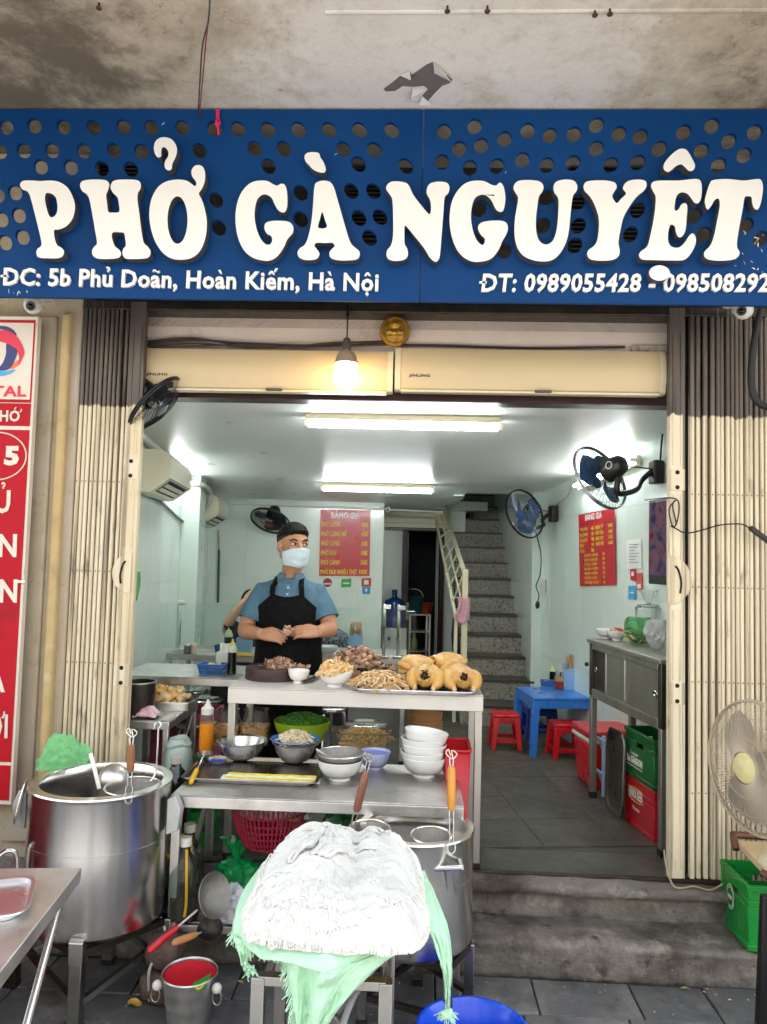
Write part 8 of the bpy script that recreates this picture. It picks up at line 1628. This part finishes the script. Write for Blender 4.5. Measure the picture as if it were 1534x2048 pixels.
# apron
mb = MB(); za = zs-.062; zb3 = SZ+.35
def ap(u, v):
    z = za+(zb3-za)*v; w, d = tp(max(z, zs-.72)); k = min(1, (za-z)/.165); A = radians(24+74*k**1.25 if k < 1 else 98); top = .018*(1-(2*u-1)**2)*(v < .02); a = -pi/2+(2*u-1)*A; of = .013+.004*noise.noise(V((a*3, z*4, 2)))+.004*sin(a*7)*min(1, v*1.4); return V((X0m+(w+of)*cos(a), YM+(d+of)*sin(a), z-top))
mb.grid(48, 60, ap); o = mb.put('apron', APR, man, fix=False, ang=80); o.modifiers.new('solid', 'SOLIDIFY').thickness = .002
for s in (-1, 1):
    a0 = ap((s+1)/2, 0); mb = MB(); P = smooth([a0+V((0, 0, -.01)), a0+V((-s*.002, -.0, .035)), V((a0.x-s*.008, YM-.078, zs-.008)), V((X0m+s*.068, YM-.03, zs+.022)), V((X0m+s*.06, YM+.04, zs+.035))], 5, False)
    W2 = .014; vs = []; 
    for p in P: vs += [p+V((-W2, -.004, .002)), p+V((W2, -.004, -.002))]
    mb.add(vs, [(2*i, 2*i+1, 2*i+3, 2*i+2) for i in range(len(P)-1)]); o = mb.put('apron_strap', APR, man, fix=False); o.modifiers.new('solid', 'SOLIDIFY').thickness = .003
mb = MB()
for s in (-1, 1): mb.tube([V((X0m+s*.09, YM, SZ+.80)), V((X0m+s*.10, YM-.01, SZ+.46)), V((X0m+s*.10, YM+.01, SZ+.07))], [.088, .07, .055], 18)
mb.put('trousers', mat('dark_trousers', '#15161a', .85), man)['kind'] = 'stuff'
for s in (-1, 1): mb = MB(); mb.ball((X0m+s*.10, YM-.04, SZ+.04), (.048, .13, .04), 18, 10); mb.put('shoe', BLACKP, man)
# meat and knife in his hands
c = (wL+wR)/2+V((.0, -.075, .012)); mb = MB(); chips(mb, 9, c, .03, .02, .028, .02, 3, .35, .3, 1); mb.put('meat_slice', OFFAL, label='slice of cooked meat held in the cook\'s hands', cat='meat', ang=60)
# seated customers further back
def seated(lb, hd, hr_, ht, lean, top, skin, arm=None, hairm=HAIR, cap=None):
    hd = V(hd); t = thing('person', lb, 'person', (hd.x, hd.y+.1, SZ)); sh = hd+V((-lean[0], -lean[1], -.20)); hip = V((sh.x-lean[0]*.5, sh.y+.12, SZ+.46))
    mb = MB(); mb.ball(hd, (.072, .09, .105), 18, 12); mb.tube([hd+V((0, .02, -.07)), sh+V((0, 0, .04))], [.05, .055], 12); mb.tube([sh+V((-.15, 0, -.02)), sh+V((.15, 0, -.02))], .05, 12); mb.tube([sh+V((0, 0, .01)), hip], [.10, .12], 14)
    for s in (-1, 1):
        e = sh+V((s*.20, -.06, -.27)); w = sh+V((s*.10, -.28, -.22))
        if arm and s == arm[0]: e, w = V(arm[1]), V(arm[2])
        mb.tube(smooth([sh+V((s*.16, 0, -.03)), e, w], 4, False), [.05, .048, .046, .044, .043, .040, .036, .032, .028], 12); d = (w-e).normalized(); hand(mb, w, d, (0, -.5, .8), s, .5, .9)
        mb.tube(smooth([hip+V((s*.08, 0, 0)), hip+V((s*.11, -.36, .03)), hip+V((s*.11, -.38, -.42))], 4, False), [.085, .08, .075, .07, .066, .06, .054, .05, .045], 12)
    o = mb.put('body', skin, t); remesh(o, .007, 4, .5)
    mb = MB(); mb.tube([sh+V((0, 0, .045)), sh+V((0, 0, -.0)), sh.lerp(hip, .4), hip+V((0, 0, -.04))], [.075, .135, .145, .15], 18)
    for s in (-1, 1):
        e = sh+V((s*.20, -.06, -.27)); 
        if arm and s == arm[0]: e = V(arm[1])
        a = sh+V((s*.14, 0, -.03)); mb.tube([sh+V((s*.07, 0, -.01)), a, a.lerp(e, .8)], [.075, .068, .060], 14)
    o = mb.put('shirt', top, t); remesh(o, .009, 5, .5, lambda p: .004*noise.noise(p*16))
    mb = MB(); mb.tube(smooth([hip+V((-.08, 0, 0)), hip+V((-.11, -.34, .04)), hip+V((-.11, -.38, -.36))], 4, False), .092, 12); mb.tube(smooth([hip+V((.08, 0, 0)), hip+V((.11, -.34, .04)), hip+V((.11, -.38, -.36))], 4, False), .092, 12); mb.put('trousers', mat('grey_trousers', '#2a2c31', .85), t)['kind'] = 'stuff'
    mb = MB(); mb.ball(hd+V((0, .016, .02)), (.081, .092, .105), 22, 14); mb.v = [V((p.x, p.y, max(p.z, hd.z-.09))) if p.y > hd.y-.03 else V((p.x, p.y, max(p.z, hd.z+.045))) for p in mb.v]; mb.put('hair', hairm, t)
    for s in (-1, 1): mb = MB(); mb.ball(hd+V((s*.03, -.083, .005)), (.011, .006, .006), 8, 6); mb.put('eye', EYED, t)
    mb = MB(); mb.ball(hd+V((0, -.092, -.022)), (.013, .016, .022), 10, 8); mb.put('nose', skin, t); mb = MB(); mb.ball(hd+V((0, -.083, -.058)), (.02, .006, .006), 10, 6); mb.put('mouth', mat('lips', '#9a5a50', .5), t)
    return t
Yp = 6.25; hd = h(500, 1208, Yp)
seated('seated customer in black with one arm raised to the head, behind the cook', hd, 0, 0, (.02, 0), mat('black_top', '#15171c', .85, 0, .1), SKINP, (-1, h(460, 1240, Yp-.08), h(489, 1202, Yp-.12)))
seated('seated customer in a patterned grey top half hidden behind the cook\'s arm', h(648, 1222, 6.3), 0, 0, (-.03, 0), mat('patterned_grey_top', '#6b737c', .85, 0, .1, 60, dirt=('#1f242c', .47, .53, 45, .9)), SKINP)
p = h(505, 1300, 6.3); 
for lb, x in (('round steel stool under the seated customer in black', hd.x), ('round steel stool under the seated customer in the patterned top', h(648, 1222, 6.3).x)):
    src = [o for o in COL.objects if o.name == 'steel_stool'][0]; dup(src, V((x, 6.40, SZ)), .3, lb, 'round steel stools')
# ================================================================ noodle basket on its stool
NC0 = V((at(688, 1800, 2.2).x, 2.22, 0)); zst = .635
t = thing('stool', 'tall steel stool carrying the noodle basket', 'stool', (NC0.x, 2.2, 0)); lx0, lx1 = at(518, 1950, 2.03).x, at(772, 1960, 2.03).x
for x in (lx0, lx1):
    for y in (2.03, 2.40): mb = MB(); mb.box((x, y, zst/2+.01), (.036, .036, zst-.025)); lg = mb.put('leg', LEGM, t, bev=.003); mb = MB(); mb.box((x, y, .0105), (.04, .04, .02)); mb.put('foot', RUBBER, lg)
for a, b in (((lx0, 2.03), (lx1, 2.03)), ((lx0, 2.15), (lx1, 2.15)), ((lx0, 2.28), (lx1, 2.28)), ((lx0, 2.40), (lx1, 2.40))): mb = MB(); mb.bar((*a, zst-.012), (*b, zst-.012), .03, .024); mb.put('seat_rail', LEGM, t, bev=.002)
for z in (.22, .56):
    for a, b in (((lx0, 2.03), (lx0, 2.40)), ((lx1, 2.03), (lx1, 2.40)), ((lx0, 2.40), (lx1, 2.40))): mb = MB(); mb.bar((*a, z), (*b, z), .02, .02); mb.put('stretcher', LEGM, t)
mb = MB(); mb.bar((lx0, 2.40, .12), (lx1, 2.42, .52), .018, .018); mb.bar((lx1, 2.38, .12), (lx0, 2.38, .52), .018, .018); mb.put('brace', LEGM, t)['kind'] = 'stuff'
# woven basket
WV = mat('woven_bamboo', '#a5803f', .6, 0, .25, 30, .1, 80, tint=['#6f4f22', '#a5803f', '#c9a866', '#8a6530']); BR = .215; bz0, bz1 = zst+.002, zst+.128
t = thing('bamboo_basket', 'round woven bamboo basket under the green cloth', 'basket', (NC0.x, NC0.y, bz0)); prof = lambda v: (BR*(.62+.38*v**.75), bz0+(bz1-bz0)*v)
mb = MB(); n = 44; rows = 9; r = random.Random(2)
for j in range(rows):
    for k in range(n):
        v0, v1 = j/rows, (j+1)/rows; mb.tint = r.random(); sg = (k+j//1) % 2; a0, a1 = 2*pi*(k-.15)/n, 2*pi*(k+1.15)/n; P = []
        for v, a in ((v0, a0), (v0, a1), (v1+.02, a1), (v1+.02, a0)):
            rr, z = prof(min(1, v)); P.append(NC0+V((cos(a)*rr, sin(a)*rr, z)))
        mid = (P[0]+P[2])/2; nrm = (mid-NC0-V((0, 0, mid.z))).normalized(); o_ = nrm*(.006 if sg else .001); sk = V((0, 0, .006 if sg else -.004))
        mb.hexa([P[0]+o_*.3-sk, P[1]+o_*.3+sk, P[1]-nrm*.004+sk, P[0]-nrm*.004-sk], [P[3]+o_-sk, P[2]+o_+sk, P[2]-nrm*.004+sk, P[3]-nrm*.004-sk])
mb.put('weave', WV, t, ang=0)['kind'] = 'stuff'
mb = MB(); mb.tint = .4; mb.tube([NC0+V((cos(2*pi*k/60)*BR*1.01, sin(2*pi*k/60)*BR*1.01, bz1)) for k in range(60)], .012, 8, closed=True); mb.put('rim', WV, t); mb = MB(); mb.tint = .3; mb.lathe([(0, bz0), (BR*.62, bz0)], NC0, 40); mb.put('basket_bottom', WV, t)
# cloth panels
CLO = mat('pale_green_cloth', '#b9e4c3', .85, 0, .06, 12, .2, 300, trans=.08); t = thing('green_cloth', 'pale green frayed cloth hanging from the noodle basket', 'cloth', (NC0.x, NC0.y, bz1))
def panel(rows, nu, nv, fold, seed, nm='cloth_panel'):
    Ls = smooth([r_[0] for r_ in rows], 8, False); Rs = smooth([r_[1] for r_ in rows], 8, False); B_ = [r_[2] for r_ in rows]; mb = MB()
    def f(u, v):
        i = v*(len(Ls)-1); k = int(min(i, len(Ls)-2)); s = i-k; a, b = Ls[k].lerp(Ls[k+1], s), Rs[k].lerp(Rs[k+1], s); j = v*(len(B_)-1); m = int(min(j, len(B_)-2)); bu = B_[m]+(B_[m+1]-B_[m])*(j-m)
        p = a.lerp(b, u); w = (b-a).length; g = min(1, v*2.2)
        p.y -= bu*(1-(2*u-1)**2); p.y += fold*g*(sin(u*17+seed+v*2.2)*.45+sin(u*8+seed*2-v*3)*.55)*min(1, w/.14)+.016*(.4+.6*g)*noise.noise(V((u*6, v*7, seed)))+.009*abs(noise.noise(V((u*13+v*5, v*9, seed))))+.004*noise.noise(V((u*30, v*26, seed))); p.z += .006*noise.noise(V((u*9, v*9, seed+4)))*g; return p
    mb.grid(nu, nv, f); o = mb.put(nm, CLO, t, fix=False, ang=80); o.modifiers.new('solid', 'SOLIDIFY').thickness = .0018; return f
a_ = lambda x, y, Y: at(x, y, Y)
fm = panel([(a_(520, 1735, 2.34), a_(850, 1742, 2.36), .10), (a_(485, 1785, 2.20), a_(866, 1790, 2.22), .20), (a_(468, 1835, 2.10), a_(876, 1842, 2.14), .155), (a_(468, 1885, 2.05), a_(838, 1882, 2.07), .115), (a_(556, 1900, 1.99), a_(775, 1926, 2.0), .055), (a_(572, 1950, 1.98), a_(728, 1966, 1.985), .03), (a_(585, 2000, 1.975), a_(690, 2008, 1.98), .02), (a_(593, 2050, 1.97), a_(656, 2055, 1.97), .01), (a_(604, 2100, 1.97), a_(630, 2100, 1.97), 0)], 80, 110, .026, 1.1)
f2 = panel([(a_(836, 1760, 2.30), a_(853, 1752, 2.32), .02), (a_(842, 1835, 2.14), a_(880, 1812, 2.20), .03), (a_(866, 1880, 2.09), a_(899, 1872, 2.13), .02), (a_(884, 1940, 2.08), a_(904, 1938, 2.1), .012), (a_(890, 1985, 2.08), a_(900, 1985, 2.09), .006), (a_(890, 2022, 2.08), a_(899, 2022, 2.085), .003)], 20, 60, .012, 3.3)
f3 = panel([(a_(466, 1872, 2.06), a_(510, 1880, 2.05), .01), (a_(474, 1900, 2.05), a_(500, 1905, 2.04), .008), (a_(484, 1930, 2.05), a_(497, 1926, 2.04), .006), (a_(489, 1942, 2.05), a_(509, 1934, 2.03), .004), (a_(492, 1950, 2.04), a_(512, 1945, 2.02), .002)], 14, 30, .006, 5.0)
mb = MB(); r = random.Random(6)
def thread(p, d, L): 
    p = V(p); pts = [p]; d = V(d)
    for k in range(4): d = d+V((r.uniform(-.5, .5), r.uniform(-.3, .3), r.uniform(-.5, .3)))*.5; p = p+d.normalized()*L/4; pts.append(p)
    mb.tube(pts, .0011, 4, cap=False)
for k in range(150): v = .33+.62*r.random(); thread(fm(0, v), (-.5, -.2, -.8), r.uniform(.012, .034))
for k in range(60): v = .30+.2*r.random(); thread(fm(r.uniform(0, .12), v), (-.1, -.3, -1), r.uniform(.015, .035))
for k in range(70): a = r.uniform(0, 6.3); thread(f2(r.random(), .99)+V((0, 0, -.005)), (cos(a), sin(a)*.5, -.5), r.uniform(.015, .035))
for k in range(16): thread(f3(r.random(), .98), (r.uniform(-1, 1), -.2, -.6), r.uniform(.01, .02))
mb.put('fringe', CLO, t, ang=0)['kind'] = 'stuff'
mb = MB(); c = f2(.5, 1)+V((0, -.004, -.006)); mb.ball(c, (.016, .013, .014), 14, 10)
for v in mb.v: v += (v-c)*.5*noise.noise(v*90)
mb.put('knot', CLO, t)
# ---- rice noodles
RICE = mat('rice_noodle', '#e9e7e2', .42, 0, .02, 40, sss=.25, spec=.4, tint=['#dcd8cd', '#e4e0d8', '#ebe8e0'])
nz0 = bz1-.015; t = thing('rice_noodles', 'big heap of fresh white rice noodles piled on the green cloth', 'noodles', (NC0.x, NC0.y, nz0))
cx = (at(505, 1760, 2.2).x+at(856, 1760, 2.2).x)/2; rx = (at(856, 1760, 2.2).x-at(505, 1760, 2.2).x)/2; cy, ry = 2.20, .258; zt = .905
def HZ(x, y):
    X, Y = (x-cx)/rx, (y-cy)/ry; Y -= .05*(1-X)*max(0, -Y)+.05*noise.noise(V((X*4, 3, 3)))*max(0, -Y); q = (abs(X)**4.2+abs(Y)**4.2)**(1/4.2)
    if q >= 1: return nz0-.02*(q > 1.02)
    q *= 1+.10*noise.noise(V((X*2.4, Y*2.4, 8)))+.04*noise.noise(V((X*7, Y*7, 3))); e = max(0, 1-q**5)**.55; z = nz0+e*(.028*exp(-((X+.02)/.30)**2-((Y-.62)/.38)**2)+.055+.080*min(1, max(0, (Y+1.0)/1.8)))
    z += .024*noise.noise(V((X*1.7, Y*2.2, 1)))*e+.013*abs(noise.noise(V((X*1.5+.3*Y, Y*5.5, 6))))*e+max(0, min(1, -Y*2-.2))*e*(.020*abs(noise.noise(V((X*6, Y*5, 2))))+.008*noise.noise(V((X*14, Y*11, 5))))+.020*max(0, 1-abs(X+.42)/.42)*e+.016*max(0, 1-abs(X-.55)/.35)*e-.030*exp(-((X-.14)/.09)**2)*e*min(1, max(0, Y+.6))
    z += .010*noise.noise(V((X*2.0, Y*12, 4)))*e+.009*sin(Y*10+4*noise.noise(V((X*1.4, Y, 2))))*e*min(1, max(0, .5-X*1.5))+.008*sin(X*13+3*Y+3*noise.noise(V((X, Y*1.4, 7))))*e*min(1, max(0, X*1.5))-.022*max(0, min(1, (X-.35)*3))*max(0, Y)*e; return z
mb = MB(); mb.tint = .5
mb.tint = .45; mb.grid(90, 70, lambda u, v: (lambda x, y: V((x, y, HZ(x, y)-.002+.002*noise.noise(V((x*20, y*160, 3))))))(cx-rx+2*rx*u, cy-ry+2*ry*v)); mb.f = [f for f in mb.f if min(mb.v[i].z for i in f) > nz0-.011]; mb.m = [0]*len(mb.f); mb.put('noodle_mass', RICE, t, ang=80, fix=False)
r = random.Random(9); mb = MB(); rn = .0017
def lay(x, y, ang, L, seg=16, wob=.15, lift=.0, drop=True):
    pts = []; d = ang; ph = r.uniform(0, 9)
    for k in range(seg+1):
        z = HZ(x, y); pts.append(V((x, y, z+lift*sin(pi*k/seg)+rn*.4+r.choice((0, 0, .0007))))); d = ang+wob*sin(ph+k*.45)+.05*r.uniform(-1, 1); x += cos(d)*L/seg; y += sin(d)*L/seg
        if z < nz0-.005:
            if len(pts) > 1: pts[-1] = pts[-2]+V((0, -.002, -.012))
            break
    if len(pts) > 2: mb.tint = r.random(); mb.tube(pts, rn*r.uniform(.85, 1.15), 5, cap=False)
for k in range(2500):                            # long folds running across, fanning out from the middle
    Y = r.uniform(-1, .98); X = r.uniform(-1.0, .8); side = -1 if X < .1 else 1; lay(cx+X*rx, cy+Y*ry, (.10*side*(Y+.1)+r.uniform(-.05, .05)) if X < .15 else -.32+.25*Y+r.uniform(-.06, .06), r.uniform(.10, .26), 14, .10)
for k in range(1300): X = r.uniform(-.1, .98); lay(cx+X*rx, cy+(-.35+r.uniform(-.4, .45))*ry, -1.15+.5*X+r.uniform(-.15, .15), r.uniform(.10, .2), 14, .25, .004)
for k in range(900): X = r.uniform(-.98, .4); lay(cx+X*rx, cy+(-.25-.7*r.random())*ry, -1.75-.5*X+.7*noise.noise(V((X*4, 0, 2)))+r.uniform(-.2, .2), r.uniform(.05, .12), 10, .4, 0)
def curl(x, y, R, turns=1.2, lift=.008):
    a0 = r.uniform(0, 6.3); pts = []; z = HZ(x, y); tl = r.uniform(-.8, .8)
    for k in range(13): a = a0+turns*2*pi*k/12; q = V((x+R*cos(a), y+R*.5*sin(a), 0)); q.z = max(HZ(q.x, q.y), nz0-.004)+rn+lift*(1+sin(a+tl)); pts.append(q)
    mb.tint = r.random(); mb.tube(pts, rn, 5, cap=False)
for k in range(60): X = r.triangular(-.98, .75, -.45); curl(cx+X*rx, cy-ry*(.62+.36*r.random()+.12*noise.noise(V((X*3, 0, 0)))), r.uniform(.005, .013), r.uniform(.4, 1.0), r.uniform(.0, .007))
for k in range(120): a = r.uniform(0, 6.3); curl(cx+.95*rx*cos(a)*.98, cy+.93*ry*sin(a), r.uniform(.006, .014), r.uniform(.5, 1.1), .006)
mb.put('noodle_strand', RICE, t, ang=0, fix=False)['kind'] = 'stuff'
# loose wisps: a twisted tangle on top, small frilly folds along the front
def wisp(mb, x, y, ang, L, w, n, curve, seg=16, lift=0.):
    C_ = []; d = ang
    for k in range(seg+1): C_.append((x, y, d)); d += curve/seg+.25*noise.noise(V((x*30, y*30, 2))); x += cos(d)*L/seg; y += sin(d)*L/seg
    for j in range(n):
        o = r.uniform(-1, 1); hgt = sqrt(max(0, 1-o*o))*r.uniform(.5, 1); i0, i1 = r.randrange(0, seg//3), r.randrange(seg*2//3, seg+1); ph = r.uniform(0, 6); pts = []
        for k in range(i0, i1):
            X, Y, a = C_[k]; e = w*(.35+.65*sin(pi*k/seg)); q = o*e+.0016*sin(ph+k*.8); px, py = X-sin(a)*q, Y+cos(a)*q; pts.append(V((px, py, max(HZ(px, py), nz0)+rn+hgt*e*.8+lift*sin(pi*k/seg))))
        if len(pts) > 2: mb.tint = r.random(); mb.tube(pts, rn, 5, cap=False)
mb = MB()
for k in range(26): wisp(mb, cx+rx*r.uniform(-.42, .34), cy+ry*r.uniform(.25, .95), r.choice((-1.3, -.4, 3.4, -2.2))+r.uniform(-.5, .5), r.uniform(.08, .17), r.uniform(.010, .019), 60, r.uniform(-2.2, 2.2), 16, r.uniform(0, .012))
for k in range(8): wisp(mb, cx+rx*r.uniform(-.9, -.3), cy+ry*r.uniform(.55, .85), r.uniform(-.25, .25), r.uniform(.10, .18), r.uniform(.010, .016), 50, r.uniform(-.6, .6))
for k in range(8): wisp(mb, cx+rx*r.uniform(.3, .5), cy+ry*r.uniform(.0, .7), r.uniform(-.7, -.1), r.uniform(.08, .13), r.uniform(.009, .014), 40, r.uniform(-.8, .3))
for k in range(120): wisp(mb, cx+rx*r.triangular(-.95, .8, -.4), cy-ry*r.uniform(.3, .93), r.uniform(0, 6.3), r.uniform(.03, .075), r.uniform(.004, .008), 16, r.uniform(-4, 4), 12)
mb.put('noodle_fold', RICE, t, ang=0, fix=False)['kind'] = 'stuff'
